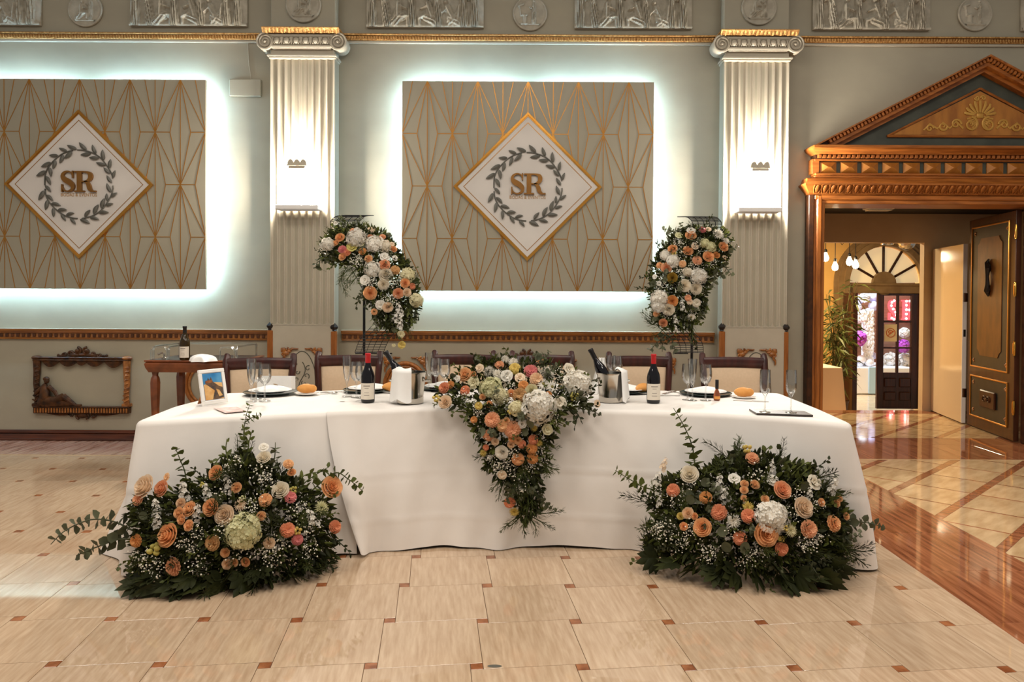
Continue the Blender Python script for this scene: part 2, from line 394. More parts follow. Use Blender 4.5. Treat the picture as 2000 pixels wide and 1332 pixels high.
# ------------------------------------------------------------------ pilasters with ionic capitals
def pilaster(x0, x1, label):
    xc = (x0+x1)/2; w = x1-x0; yb = WALL
    r = empty('pilaster', (xc, yb-.08, 0), label, 'pilaster', 'fluted pilasters')
    MB().box(x0, x1, yb-.15, yb+.002, 0.003, 5.2, .004).build('backing_block', 'paint', r)
    m = MB(); m.box(x0, x1, yb-.168, yb-.149, 0.004, 1.125, .003)
    nf = 9; per = 12; rr = w/nf*.42
    zs = [1.12]+[1.125+.0035*i for i in range(12)]+[1.18, 3.605]
    xs = [x0+w*i/(nf*per) for i in range(nf*per+1)]
    def fy(x, z):
        dx = ((x-x0) % (w/nf))-w/nf/2
        if abs(dx) >= rr: return yb-.168
        zend = 1.132+rr-math.sqrt(max(0, rr*rr-dx*dx))
        return yb-.168 if z < zend else yb-.168+.020*math.sqrt(max(0, 1-(dx/rr)**2))
    n = len(xs); m.add([(x, fy(x, z), z) for z in zs for x in xs], [(j*n+i, j*n+i+1, (j+1)*n+i+1, (j+1)*n+i) for j in range(len(zs)-1) for i in range(n-1)])
    m.add([(x0, yb-.168, 1.12), (x0, yb-.149, 1.12), (x0, yb-.149, 3.605), (x0, yb-.168, 3.605)], [(0, 3, 2, 1)])
    m.add([(x1, yb-.168, 1.12), (x1, yb-.149, 1.12), (x1, yb-.149, 3.605), (x1, yb-.168, 3.605)], [(0, 1, 2, 3)])
    m.build('fluted_shaft', 'plaster', r, sharp=28)
    a = MB(); a.box(x0-.022, x1+.022, yb-.205, yb, 3.612, 3.630, .003); a.box(x0-.012, x1+.012, yb-.19, yb, 3.594, 3.614, .006)
    a.build('astragal', 'plaster', r)
    cap = MB(); cap.box(x0+.03, x1-.03, yb-.205, yb-.1, 3.718, 3.783, .01); cap.box(x0+.005, x1-.005, yb-.175, yb-.1, 3.63, 3.69, .002)
    cap.tube([(x0+.02, yb-.20, 3.699), (x1-.02, yb-.20, 3.699)], .018, 10); cap.box(x0+.03, x1-.03, yb-.21, yb-.1, 3.677, 3.686, .002)
    cap.box(x0-.04, x1+.045, yb-.21, yb-.05, 3.783, 3.818, .01)
    cp = cap.build('capital', 'plaster', r)
    for s_, vx in ((-1, x0-.058), (1, x1+.028)):
        vx = x0-.035 if s_ < 0 else x1+.040
        v = MB(); vz = 3.741
        Mx = Matrix.Rotation(PI/2, 3, 'X')
        v.lathe([(.078, .0), (.078, .165), (.074, .17), (.066, .155), (0.0, .155)], 28, (vx, yb-.05, vz), M=Mx)
        pts = []; rad = []
        for i in range(70):
            t = i/69; ang = -s_*(t*2.6*2*PI)+PI/2; R_ = .073*(1-t)**.8+.006
            pts.append((vx+R_*math.cos(ang)*1, yb-.212, vz+R_*math.sin(ang))); rad.append(.0105*(1-.4*t))
        v.tube(pts, rad, 6); v.ell((vx, yb-.216, vz), (.013, .012, .013), 8, 6)
        v.build('volute', 'plaster', cp)
    eg = MB().ell((0, 0, 0), (.030, .022, .030), 12, 8); eg.tube([(-.034, -.004, .03), (-.037, -.008, 0), (-.02, -.01, -.03)], .006, 5); eg.tube([(.034, -.004, .03), (.037, -.008, 0), (.02, -.01, -.03)], .006, 5)
    eme = eg.mesh('egg', 'plaster')
    for k in range(6): inst('egg', eme, cp, (x0+.075+k*(w-.15)/5, yb-.212, 3.750))
    dt = MB().tube([(0, 0, .032), (0, -.008, 0), (0, -.004, -.034)], [.011, .008, .003], 6).mesh('dart', 'plaster')
    for k in range(5): inst('dart', dt, cp, (x0+.075+(k+.5)*(w-.15)/5, yb-.214, 3.750))
    g = MB(); g.box(x0-.055, x1+.062, yb-.262, yb, 3.850, 3.863, .003)
    n_ = 60
    def top(u, v):
        x = x0-.053+u*(w+.113); return (x, yb-.258+.03*v+.006*math.sin(u*n_*2.1)*v, 3.851-.030*v-.008*abs(math.sin(u*31))*v)
    g.grid(top, 121, 5); g.box(x0-.04, x1+.048, yb-.232, yb, 3.818, 3.851, .004)
    g.build('gilded_abacus', 'gilt', r)
    return r
pilaster(PL[0], PL[1], 'fluted cream pilaster with ionic capital left of the centre panel')
pilaster(PR[0], PR[1], 'fluted cream pilaster with ionic capital next to the wooden doorway')

# sconces: white tray, bright diffuser and a clip with three rounded lobes
def sconce(xc, label):
    yf = WALL-.169; r = empty('wall_sconce', (xc, yf, 2.19), label, 'wall lamp', 'pilaster wall lamps')
    m = MB(); m.box(xc-.195, xc+.195, yf-.165, yf-.004, 2.184, 2.226, .004); m.build('tray', 'white', r)
    d = MB(); d.box(xc-.12, xc+.12, yf-.14, yf-.075, 2.228, 2.56, .02); d.build('diffuser', 'lampwarm', r)
    c = MB(); c.box(xc-.092, xc+.092, yf-.165, yf-.13, 2.578, 2.590, .003); c.box(xc-.075, xc+.075, yf-.16, yf-.125, 2.555, 2.579, .002)
    for k in (-1, 0, 1):
        prof = [(.028*math.cos(a_), .05*math.sin(a_)) for a_ in [PI*i/10 for i in range(11)]]
        c.prism([(xc+k*.058+px_, 2.590+pz_) for px_, pz_ in prof], yf-.16, yf-.13)
    c.build('clip', 'plaster', r)
    sl_ = bpy.data.lights.new('uplight', 'SPOT'); sl_.energy = 60; sl_.color = (1, .93, .84); sl_.spot_size = math.radians(70); sl_.spot_blend = .6; sl_.shadow_soft_size = .03
    so_ = bpy.data.objects.new('uplight', sl_); COL.objects.link(so_); so_.location = (xc, yf-.105, 2.60); so_.rotation_euler = (PI-.06, 0, 0)
sconce((PL[0]+PL[1])/2-.005, 'glowing wall lamp on the pilaster left of the centre panel')
sconce((PR[0]+PR[1])/2-.005, 'glowing wall lamp on the pilaster beside the wooden doorway')

# ------------------------------------------------------------------ frieze reliefs
def caps_field(X, Z, caps):
    Hh = np.zeros_like(X)
    for (x0, z0, x1, z1, r0, r1, h, fold) in caps:
        dx, dz = x1-x0, z1-z0; L2 = dx*dx+dz*dz+1e-9
        t = np.clip(((X-x0)*dx+(Z-z0)*dz)/L2, 0, 1); px, pz = x0+t*dx, z0+t*dz
        r = r0+(r1-r0)*t; ln = math.sqrt(L2)
        side = ((X-x0)*dz-(Z-z0)*dx)/ln
        q = np.clip(1-((X-px)**2+(Z-pz)**2)/(r*r), 0, 1)
        f = 1.35*h*np.sqrt(q)
        if fold: f = f*(1+.38*np.sin(side*fold+t*4))*1.0
        Hh = np.maximum(Hh, f)
    return Hh
def standing(x, h=.44, lean=0., face=1, w=1.):
    k = h/.44
    return [(x, .03, x+lean*.5, .24*k, .052*w, .036, .030, 330), (x+lean*.5, .24*k, x+lean, .35*k, .038, .034, .032, 200), (x+lean*1.15, .405*k, x+lean*1.15+.006*face, .42*k, .024, .022, .034, 0),
            (x+lean, .34*k, x+lean+.05*face, .27*k, .014, .012, .036, 0), (x+lean+.05*face, .27*k, x+lean+.085*face, .30*k, .012, .01, .034, 0)]
def seated(x, face=1):
    return [(x-.05*face, .05, x+.02*face, .10, .05, .05, .030, 220), (x-.02*face, .10, x, .22, .040, .034, .032, 180), (x+.01*face, .275, x+.012*face, .285, .024, .022, .034, 0), (x, .20, x+.07*face, .17, .013, .011, .034, 0), (x+.02*face, .1, x+.085*face, .09, .03, .022, .03, 150), (x+.085*face, .09, x+.08*face, .03, .02, .018, .026, 0)]
def kneeling(x, face=1):
    return [(x-.06*face, .05, x, .09, .045, .05, .028, 220), (x, .08, x+.03*face, .19, .042, .032, .03, 160), (x+.05*face, .235, x+.052*face, .245, .022, .02, .032, 0), (x+.03*face, .18, x+.09*face, .13, .012, .01, .032, 0), (x-.06*face, .05, x-.1*face, .035, .02, .014, .02, 0)]
plq = standing(.055, .44, .01, 1)+standing(.20, .43, -.05, -1)+seated(.31, 1)+standing(.425, .45, .0, 1)+seated(.585, -1)+standing(.675, .45, -.02, -1)+kneeling(.80, -1)+kneeling(.86, 1)[:2]+standing(.915, .43, .0, 1)+standing(1.02, .43, 0, -1)+[(0, .012, 1.11, .012, .02, .02, .018, 0)]
def heightmesh(w, h, nx, nz, fn, thick, name, mat):
    xs = np.linspace(0, w, nx); zs = np.linspace(0, h, nz); X, Z = np.meshgrid(xs, zs); Hh = fn(X, Z)
    m = MB(); vs = [(X[j, i]-w/2, -thick-Hh[j, i], Z[j, i]) for j in range(nz) for i in range(nx)]
    m.add(vs, [(j*nx+i, j*nx+i+1, (j+1)*nx+i+1, (j+1)*nx+i) for j in range(nz-1) for i in range(nx-1)])
    m.box(-w/2, w/2, -thick-.0005, -.0008, 0, h, .004)
    return m
PH = .50
plaque_me = heightmesh(1.109, PH, 150, 66, lambda X, Z: caps_field(X, Z, plq), .028, 'plaque', 'relief').mesh('relief_plaque', 'relief', sharp=70)
for xc, lb in ((-5.144, 'cream frieze plaque of draped figures cut by the left picture edge'), (-3.189, 'cream frieze plaque of draped figures above the left wall panel'), (-.951, 'cream frieze plaque of draped figures above the left half of the centre panel'), (1.018, 'cream frieze plaque of draped figures above the right half of the centre panel'), (3.272, 'cream frieze plaque of draped figures above the doorway pediment'), (5.246, 'sliver of cream frieze plaque cut by the right picture edge')):
    o = bpy.data.objects.new('relief_plaque', plaque_me); COL.objects.link(o); o.location = (xc, WALL, 3.940); tag(o, lb, 'relief', 'figure plaques along the frieze')
def medallion_mesh(caps, nm):
    R_ = .163; n = 64; m = MB()
    m.lathe([(R_*.97, 0), (R_, .006), (R_, .022), (R_*.97, .028), (R_*.93, .028), (R_*.90, .023), (0, .023)], 56, M=Matrix.Rotation(PI/2, 3, 'X'))
    xs = np.linspace(-.145, .145, n); X, Z = np.meshgrid(xs, xs); Hh = caps_field(X, Z, caps)
    idx = {}; vs = []; fs = []
    for j in range(n):
        for i in range(n):
            if X[j, i]**2+Z[j, i]**2 < .142**2: idx[(i, j)] = len(vs); vs.append((X[j, i], -.0235-Hh[j, i], Z[j, i]))
    for j in range(n-1):
        for i in range(n-1):
            k = [(i, j), (i+1, j), (i+1, j+1), (i, j+1)]
            if all(q in idx for q in k): fs.append(tuple(idx[q] for q in k))
    m.add(vs, fs)
    return m.mesh(nm, 'relief', sharp=70)
sc_ = lambda c, s, ox, oz: [(x0*s+ox, z0*s+oz, x1*s+ox, z1*s+oz, r0*s, r1*s, h*s*.9, f/s if f else 0) for x0, z0, x1, z1, r0, r1, h, f in c]
medA = sc_(standing(0, .44, .0, -1), .52, .035, -.10)+[(-.05, -.095, -.05, -.02, .02, .02, .014, 0), (-.075, -.02, -.025, -.02, .008, .008, .016, 0), (-.08, -.1, -.02, -.1, .01, .01, .014, 0), (-.085, -.02, -.095, .06, .006, .006, .012, 0), (-.10, .07, -.06, .085, .014, .01, .012, 0), (-.1, -.105, .1, -.105, .008, .008, .01, 0)]
medB = sc_(seated(0, 1), .62, -.03, -.10)+sc_(standing(0, .44, .01, -1), .50, .05, -.10)+[(-.1, -.105, .1, -.105, .008, .008, .01, 0), (-.08, -.09, -.03, -.05, .022, .016, .012, 200)]
mA = medallion_mesh(medA, 'medallion'); mB = medallion_mesh(medB, 'medallion')
for xc, yy, zc, me, lb in ((-4.171, WALL, 4.096, mB, 'round relief medallion at the far left of the frieze'), (-2.062, WALL-.15, 4.094, mB, 'round relief medallion above the left pilaster'), (.041, WALL, 4.082, mA, 'round relief medallion of altar scene above the centre panel'), (2.165, WALL-.15, 4.094, mB, 'round relief medallion above the right pilaster'), (4.258, WALL, 4.103, mA, 'round relief medallion above the pediment peak')):
    o = bpy.data.objects.new('relief_medallion', me); COL.objects.link(o); o.location = (xc, yy, zc); tag(o, lb, 'medallion', 'round medallions along the frieze')

# ------------------------------------------------------------------ backlit panels
def clip(ax, az, bx, bz, x0, x1, z0, z1):
    t0, t1 = 0., 1.; dx, dz = bx-ax, bz-az
    for p, q in ((-dx, ax-x0), (dx, x1-ax), (-dz, az-z0), (dz, z1-az)):
        if abs(p) < 1e-12:
            if q < 0: return None
        else:
            r = q/p
            if p < 0: t0 = max(t0, r)
            else: t1 = min(t1, r)
    if t0 >= t1-1e-6: return None
    return ax+dx*t0, az+dz*t0, ax+dx*t1, az+dz*t1
def dring(m, xc, zc, h0, h1, y0, y1):
    o = [(xc, zc+h0), (xc+h0, zc), (xc, zc-h0), (xc-h0, zc)]; i_ = [(xc, zc+h1), (xc+h1, zc), (xc, zc-h1), (xc-h1, zc)]
    for k in range(4):
        a, b, c, d = o[k], o[(k+1) % 4], i_[(k+1) % 4], i_[k]; m.prism([a, b, c, d], y0, y1)
def ribbon(m, pts, y0, y1, sx, sz, ox, oz, n=5):
    """variable width stroke, pts (x,z,width)"""
    P = []
    k = len(pts)
    for i in range(k-1):
        p0, p1, p2, p3 = pts[max(i-1, 0)], pts[i], pts[i+1], pts[min(i+2, k-1)]
        for j in range(n):
            t = j/n
            P.append([.5*((2*p1[c])+(-p0[c]+p2[c])*t+(2*p0[c]-5*p1[c]+4*p2[c]-p3[c])*t*t+(-p0[c]+3*p1[c]-3*p2[c]+p3[c])*t**3) for c in range(3)])
    P.append(list(pts[-1])); L_, R_ = [], []
    for i, p in enumerate(P):
        a, b = P[max(i-1, 0)], P[min(i+1, len(P)-1)]; tx, tz = b[0]-a[0], b[1]-a[1]; l = math.hypot(tx, tz) or 1
        nx, nz = -tz/l, tx/l; L_.append((p[0]+nx*p[2]/2, p[1]+nz*p[2]/2)); R_.append((p[0]-nx*p[2]/2, p[1]-nz*p[2]/2))
    for i in range(len(P)-1):
        m.prism([(ox+q[0]*sx, oz+q[1]*sz) for q in (L_[i], L_[i+1], R_[i+1], R_[i])], y0, y1)
def letter_S(m, ox, oz, w, h, y0, y1):
    ribbon(m, [(.80, .72, .05), (.72, .90, .07), (.50, .97, .07), (.26, .90, .12), (.17, .74, .20), (.30, .59, .26), (.60, .46, .27), (.80, .29, .24), (.74, .11, .14), (.50, .03, .07), (.26, .09, .07), (.15, .27, .05)], y0, y1, w, h, ox, oz)
    for q_, (a, b, c, d) in enumerate(((.76, .84, .66, 1.0), (.10, .18, .0, .36))): m.box(ox+a*w, ox+b*w, y0-.0006*(q_+1), y1, oz+c*h, oz+d*h)
def letter_R(m, ox, oz, w, h, y0, y1):
    for q_, (a, b, c, d) in enumerate(((.13, .36, 0.002, .998), (0, .5, .93, 1), (0, .5, 0, .07), (.8, 1.06, 0, .07))): m.box(ox+a*w, ox+b*w, y0-.0006*(q_+1), y1, oz+c*h, oz+d*h)
    ribbon(m, [(.36, .965, .07), (.58, .955, .08), (.75, .88, .18), (.79, .74, .22), (.73, .60, .17), (.56, .515, .07), (.36, .51, .07)], y0, y1, w, h, ox, oz)
    ribbon(m, [(.48, .51, .06), (.62, .46, .14), (.70, .32, .20), (.76, .14, .19), (.90, .035, .08)], y0, y1, w, h, ox, oz)
def wall_panel(dx, label):
    k_ = (WALL-.16)/(WALL-.10); X0, X1, Z0, Z1 = k_*(-1.154+dx), k_*(1.208+dx), EYE+k_*(1.452-EYE), EYE+k_*(3.418-EYE); xc = (X0+X1)/2; zc = EYE+k_*(2.431-EYE); yf = WALL-.16
    r = empty('wall_panel', (xc, WALL-.05, Z0), label, 'wall panel', 'backlit wall panels')
    MB().box(X0, X1, yf, yf+.028, Z0, Z1, .002).build('board', 'board', r)
    for k, (a, b, c, d) in enumerate(((X0+.04, xc-.06, Z1-.055, Z1-.040), (xc+.06, X1-.04, Z1-.055, Z1-.040), (X0+.04, X1-.04, Z0+.040, Z0+.055), (X0+.04, X0+.055, Z0+.06, Z1-.06), (X1-.055, X1-.04, Z0+.06, Z1-.06))):
        MB().box(a, b, yf+.040, yf+.052, c, d).build('led_strip', 'ledcold', r)
    for a in (X0+.4, X1-.4):
        for b in (Z0+.4, Z1-.4): MB().box(a-.03, a+.03, yf+.027, WALL+.001, b-.03, b+.03).build('spacer', 'white', r)
    g = MB(); p = (X1-X0)/5; h = (Z1-Z0)/4; th = .0034
    def seg(ax, az, bx, bz):
        c = clip(ax, az, bx, bz, X0+.004, X1-.004, Z0+.002, Z1-.002)
        if not c: return
        ax, az, bx, bz = c; l = math.hypot(bx-ax, bz-az)
        if l < .004: return
        nx, nz = -(bz-az)/l*th, (bx-ax)/l*th
        g.prism([(ax+nx, az+nz), (bx+nx, bz+nz), (bx-nx, bz-nz), (ax-nx, az-nz)], yf-.0012-.0009*((len(g.v)*.618) % 1), yf+.0005)
    for j in range(-2, 6):
        for i in range(-2, 8):
            x_ = X0+(i+.5+(.5 if j % 2 else 0))*p; z_ = Z1-j*h
            for s_ in (-1, 1):
                seg(x_, z_, x_+s_*.5*p, z_-h); seg(x_, z_, x_+s_*.205*p, z_-h); seg(x_+s_*.205*p, z_-h, x_, z_-2*h); seg(x_, z_, x_+s_*.295*p, z_)
            seg(x_, z_, x_, z_-2*h)
    g.build('gold_line_pattern', 'goldline', r)
    fr = MB(); dring(fr, xc, zc, .690, .664, yf-.026, yf+.001); dring(fr, xc, zc, .667, .652, yf-.020, yf+.001); fr.build('diamond_frame', 'gold', r)
    fc = MB(); fc.prism([(xc, zc+.655), (xc+.655, zc), (xc, zc-.655), (xc-.655, zc)], yf-.014, yf+.001); f_ = fc.build('diamond_board', 'face', r)
    il = MB(); dring(il, xc, zc, .598, .590, yf-.0155, yf-.0135); il.build('gold_line', 'goldline', f_)
    # wreath
    wr = MB(); rng = random.Random(3)
    for a0, a1 in ((10, 92), (100, 182), (188, 268), (276, 358)):
        wr.tube([(xc+.318*math.cos(math.radians(a))*(1+.015*math.sin(a*.13)), yf-.021, zc+.318*math.sin(math.radians(a))) for a in np.linspace(a0, a1, 18)], .0065, 5)
    wro = wr.build('wreath', 'leafmetal', r)
    lf = MB()
    def leaf(u, v):
        s_ = math.sin(PI*min(1, u**.8))**.8; return ((u)*.092, -.004+.006*abs(v-.5)*2*s_-.008*math.sin(PI*u), (v-.5)*.034*s_+.004*math.sin(u*PI))
    lf.grid(leaf, 9, 5); lf.grid(lambda u, v: (leaf(u, 1-v)[0], leaf(u, 1-v)[1]+.005, leaf(u, 1-v)[2]), 9, 5)
    lme = lf.mesh('leaf', 'leafmetal')
    n_ = 44
    for k in range(n_):
        a = 2*PI*(k+.3)/n_; outer = k % 2
        q = int(math.degrees(a)//90); dirn = 1 if q in (0, 2) else 1
        tang = a+PI/2*dirn; dev = (-.55 if outer else .6)*dirn+rng.uniform(-.15, .15)
        if k % 11 == 10: continue
        R_ = .318+(.008 if outer else -.008)
        inst('leaf', lme, wro, (xc+R_*math.cos(a), yf-.021-rng.uniform(0, .006), zc+R_*math.sin(a)), Matrix.Rotation(-(tang+dev), 3, 'Y'), rng.uniform(.8, 1.12))
    ls = MB(); letter_S(ls, xc-.168, zc-.073, .150, .196, yf-.038, yf-.013); ls.build('letter_s', 'letter', r)
    lr = MB(); letter_R(lr, xc-.034, zc-.073, .190, .194, yf-.036, yf-.013); lr.build('letter_r', 'letter', r)
    tx = bpy.data.curves.new('txt', 'FONT'); tx.body = 'BODAS & EVENTOS'; tx.size = .043; tx.align_x = 'CENTER'; tx.extrude = .0008; tx.resolution_u = 2
    to = bpy.data.objects.new('txt', tx); COL.objects.link(to); dg = bpy.context.evaluated_depsgraph_get(); me = bpy.data.meshes.new_from_object(to.evaluated_get(dg)); bpy.data.objects.remove(to)
    me.materials.clear(); me.materials.append(MATS['goldtext'])
    xs_ = [v.co.x for v in me.vertices]; sx = .335/(max(xs_)-min(xs_))
    o = inst('lettering', me, r, (xc, yf-.0175, zc-.112), Matrix.Rotation(PI/2, 3, 'X'), (sx, 1, 1))
    return r
wall_panel(0, 'backlit gold-lined wall panel with white diamond and wreath, in the centre')
wall_panel(-4.207, 'backlit gold-lined wall panel with white diamond and wreath, cut by the left edge')
# white box and cable
bx = empty('junction_box', (-2.654, WALL-.02, 3.284), 'flat white junction box with a cable, left of the left pilaster', 'junction box')
MB().box(-2.803, -2.505, WALL-.035, WALL+.001, 3.286, 3.446, .006).build('cover', 'paint', bx)
MB().tube([(-2.606, WALL-.006, 3.446), (-2.61, WALL-.007, 3.50), (-2.625, WALL-.006, 3.58), (-2.632, WALL-.006, 3.68), (-2.636, WALL-.006, 3.795)], .0045, 6).build('cable', 'plaster', bx)

# ------------------------------------------------------------------ carved ornaments on the dado
def spiral(m, cx_, cz_, R_, turns, s_, y, th, a0=0., n=26):
    pts = []; rr = []
    for i in range(n):
        t = i/(n-1); a = a0+s_*t*turns*2*PI; q = R_*(1-.85*t); pts.append((cx_+q*math.cos(a), y, cz_+q*math.sin(a))); rr.append(th*(1-.35*t))
    m.tube(pts, rr, 6)
def carved_frame(xc, label):
    y = WALL; r = empty('carved_wall_frame', (xc, y-.02, .22), label, 'carved frame', 'carved wooden frames on the dado')
    L_, R_, ZB, ZT = xc-.455, xc+.455, .292, .80
    b = MB(); b.box(L_, R_, y-.05, y+.001, ZB-.025, ZB+.03, .004); b.box(L_, R_, y-.06, y+.001, ZB+.03, ZB+.042, .003); b.build('lower_ledge', 'carved', r)
    d = MB()
    for k in range(34): xx = L_+.02+k*(R_-L_-.04)/33; d.box(xx-.007, xx+.007, y-.058, y-.048, ZB-.018, ZB+.026, .003)
    tag(d.build('ledge_flutes', 'carvedlite', r), kind='stuff')
    t = MB(); t.box(L_, R_, y-.045, y+.001, ZT-.035, ZT-.012, .004); t.box(L_-.005, R_+.005, y-.052, y+.001, ZT-.012, ZT+.004, .004); t.tube([(L_, y-.05, ZT-.026), (R_, y-.05, ZT-.026)], .007, 6); t.build('upper_rail', 'carved', r)
    for a, bb, dp in ((L_+.08, L_+.24, .055), (L_+.24, L_+.42, .05), (R_-.42, R_-.24, .05), (R_-.24, R_-.06, .06), (xc-.05, xc+.05, .04)):
        s = MB()
        for q in range(4):
            s.tube([(a+(bb-a)*u, y-.03-.012*math.sin(PI*u), ZT-.03-(dp*(q+1)/4)*math.sin(PI*u)) for u in np.linspace(0, 1, 10)], .009, 6)
        s.build('drapery_swag', 'carved', r)
    for sd, xx in ((-1, L_+.028), (1, R_-.028)):
        c = MB(); c.tube([(xx, y-.03, ZB+.04), (xx-.004*sd, y-.032, .42), (xx+.005*sd, y-.034, .55), (xx, y-.03, .66), (xx, y-.03, ZT-.03)], [.03, .024, .028, .032, .036], 10, flat=(1, .8, 1))
        for q in range(9): c.tube([(xx-.03+.008*q*.8, y-.05, .40+.04*q), (xx, y-.062, .385+.04*q), (xx+.03, y-.05, .405+.038*q)], .008, 5)
        c.ell((xx, y-.03, ZT-.005), (.055, .03, .022), 10, 6); c.box(xx-.04, xx+.04, y-.055, y, ZB+.04, ZB+.07, .005)
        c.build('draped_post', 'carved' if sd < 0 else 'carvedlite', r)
    cr = MB()
    for s_ in (-1, 1):
        spiral(cr, xc+s_*.042, ZT+.062, .034, 1.3, s_, y-.025, .013, PI/2); cr.ell((xc+s_*.042, y-.03, ZT+.062), (.02, .014, .02))
        spiral(cr, xc+s_*.11, ZT+.032, .03, 1.2, -s_, y-.025, .012, 0); spiral(cr, xc+s_*.165, ZT+.022, .022, 1.1, s_, y-.025, .010, PI); cr.ell((xc+s_*.2, y-.02, ZT+.014), (.03, .012, .012)); cr.ell((xc+s_*.23, y-.02, ZT+.016), (.014, .012, .016))
        cr.ell((xc+s_*.08, y-.02, ZT+.02), (.06, .02, .022))
    cr.box(xc-.035, xc+.035, y-.04, y, ZT+.01, ZT+.04, .01)
    cr.build('crest', 'carved', r)
    bc = MB()
    for s_ in (-1, 1):
        spiral(bc, xc+s_*.035, ZB-.052, .028, 1.2, s_, y-.022, .011, -PI/2); spiral(bc, xc+s_*.10, ZB-.045, .026, 1.1, -s_, y-.022, .010, 0)
        bc.tube([(xc+s_*.13, y-.02, ZB-.035), (xc+s_*.22, y-.018, ZB-.04), (xc+s_*.34, y-.015, ZB-.03)], [.014, .012, .006], 6)
    bc.ell((xc, y-.02, ZB-.045), (.05, .02, .03)); bc.build('lower_crest', 'carved', r)
    f = MB(); fx = L_+.05; fz = ZB+.042
    P = lambda a, c_: (fx+a, y-.05, fz+c_)
    f.tube([P(.03, .02), P(.06, .07), P(.065, .14), P(.055, .19), P(.075, .215)], [.05, .052, .048, .032, .016], 12, flat=(1, .7, 1))
    f.ell(P(.082, .245), (.024, .024, .03)); f.ell(P(.078, .262), (.03, .024, .022))
    f.tube([P(.10, .19), P(.16, .14), P(.185, .085), P(.20, .075)], [.022, .018, .014, .012], 8)
    f.tube([P(.04, .18), P(-.01, .14), P(-.035, .10)], [.022, .018, .012], 8)
    f.tube([P(.06, .05), P(.17, .055), P(.24, .10)], [.05, .042, .030], 10, flat=(1, .75, 1)); f.tube([P(.24, .10), P(.32, .04), P(.36, .012), P(.41, .010)], [.028, .02, .013, .012], 8)
    f.tube([P(.08, .03), P(.24, .03), P(.36, .018)], [.04, .03, .014], 8, flat=(1, .7, 1))
    for q in range(7): f.tube([P(.03+.02*q, .02), P(.05+.018*q, .09-.004*q), P(.07+.01*q, .15-.012*q)], .008, 5)
    f.build('reclining_figure', 'carved', r)
    return r
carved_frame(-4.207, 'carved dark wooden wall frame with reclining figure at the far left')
carved_frame(.027, 'carved dark wooden wall frame mostly hidden behind the middle chairs')
def oval_ring(xc, label):
    r = empty('oval_wall_ring', (xc, WALL-.015, .30), label, 'oval frame', 'wooden oval rings on the dado')
    for k, (rx, rz, th, nm, mt) in enumerate(((.195, .215, .020, 'outer_moulding', 'wood'), (.163, .183, .013, 'inner_moulding', 'carvedlite'))):
        MB().tube([(xc+rx*math.cos(a), WALL-.012, .545+rz*math.sin(a)) for a in np.linspace(0, 2*PI, 49)], th, 8, cap=False).build(nm, mt, r)
oval_ring(-3.03, 'round wooden wall ring seen through the serving table legs')
oval_ring(-1.131, 'round wooden wall ring behind the left ice bucket')
oval_ring(1.19, 'round wooden wall ring behind the right-hand wine bottle')
def corner_me(nm):
    m = MB()
    m.box(-.012, .03, -.03, .001, -.03, .012, .006)
    spiral(m, .045, -.012, .022, 1.2, -1, -.02, .010, PI/2); spiral(m, .014, -.05, .022, 1.2, 1, -.02, .010, 0); spiral(m, .085, .002, .014, 1, 1, -.018, .008, PI)
    spiral(m, .008, -.088, .014, 1, -1, -.018, .008, PI/2)
    m.tube([(.09, -.015, .004), (.125, -.014, .0), (.148, -.014, .003)], [.010, .009, .006], 6); m.tube([(.004, -.015, -.09), (.0, -.014, -.12), (.004, -.014, -.142)], [.010, .009, .006], 6)
    m.ell((.035, -.018, -.04), (.03, .018, .024)); m.ell((.06, -.016, -.022), (.025, .016, .014)); m.ell((.02, -.016, -.066), (.014, .016, .02))
    return m.mesh(nm, 'carvedlite', sharp=60)
cme = corner_me('corner_bracket')
cmeM = bpy.data.meshes.new_from_object(bpy.data.objects.new('t', cme))
cmeM.transform(Matrix.Diagonal((-1, 1, 1, 1))); cmeM.flip_normals()
for xx, yy, zz, me, lb in ((-2.250, WALL-.168, .902, cme, 'carved corner bracket peeping over the leftmost chair'), (-1.893, WALL-.168, .902, cmeM, 'carved corner bracket between the first two chairs from the left'), (-1.327, WALL, .812, cme, 'carved corner bracket right of the second chair from the left'), (-.93, WALL, .812, cmeM, 'carved corner bracket left of the third chair from the left'),
                           (1.44, WALL, .812, cmeM, 'carved corner bracket right of the fifth chair from the left'), (2.0, WALL-.168, .915, cme, 'carved corner bracket just above the rightmost chair'), (2.345, WALL-.168, .915, cmeM, 'carved corner bracket right of the rightmost chair')):
    o = bpy.data.objects.new('corner_bracket', me); COL.objects.link(o); o.location = (xx, yy, zz); tag(o, lb, 'ornament', 'carved corner brackets')
# wooden corner posts with dark finials at the pilaster foot
def post(x0, x1, yb, label, ztop):
    xc = (x0+x1)/2; r = empty('corner_post', (xc, yb, 0), label, 'trim post', 'wooden posts at the pilaster feet')
    MB().box(x0, x1, yb-.026, yb+.026, .004, ztop, .005).build('shaft', 'wood', r)
    f = MB(); f.lathe([(.018, 0), (.026, .006), (.022, .014), (.036, .03), (.038, .045), (.028, .058), (.02, .066), (.008, .078), (0, .08)], 5, (xc, yb, ztop)); f.build('finial', 'finial', r, sharp=20)
post(-2.395, -2.343, WALL-.152, 'wooden corner post with dark finial above the leftmost chair', 1.074)
post(-1.800, -1.752, WALL-.152, 'wooden corner post with dark finial above the second chair from the left', 1.066)
post(1.828, 1.876, WALL-.152, 'wooden corner post with dark finial left of the right pilaster', 1.086)
post(2.428, 2.468, WALL-.152, 'wooden corner post with dark finial between right pilaster and doorway', 1.084)
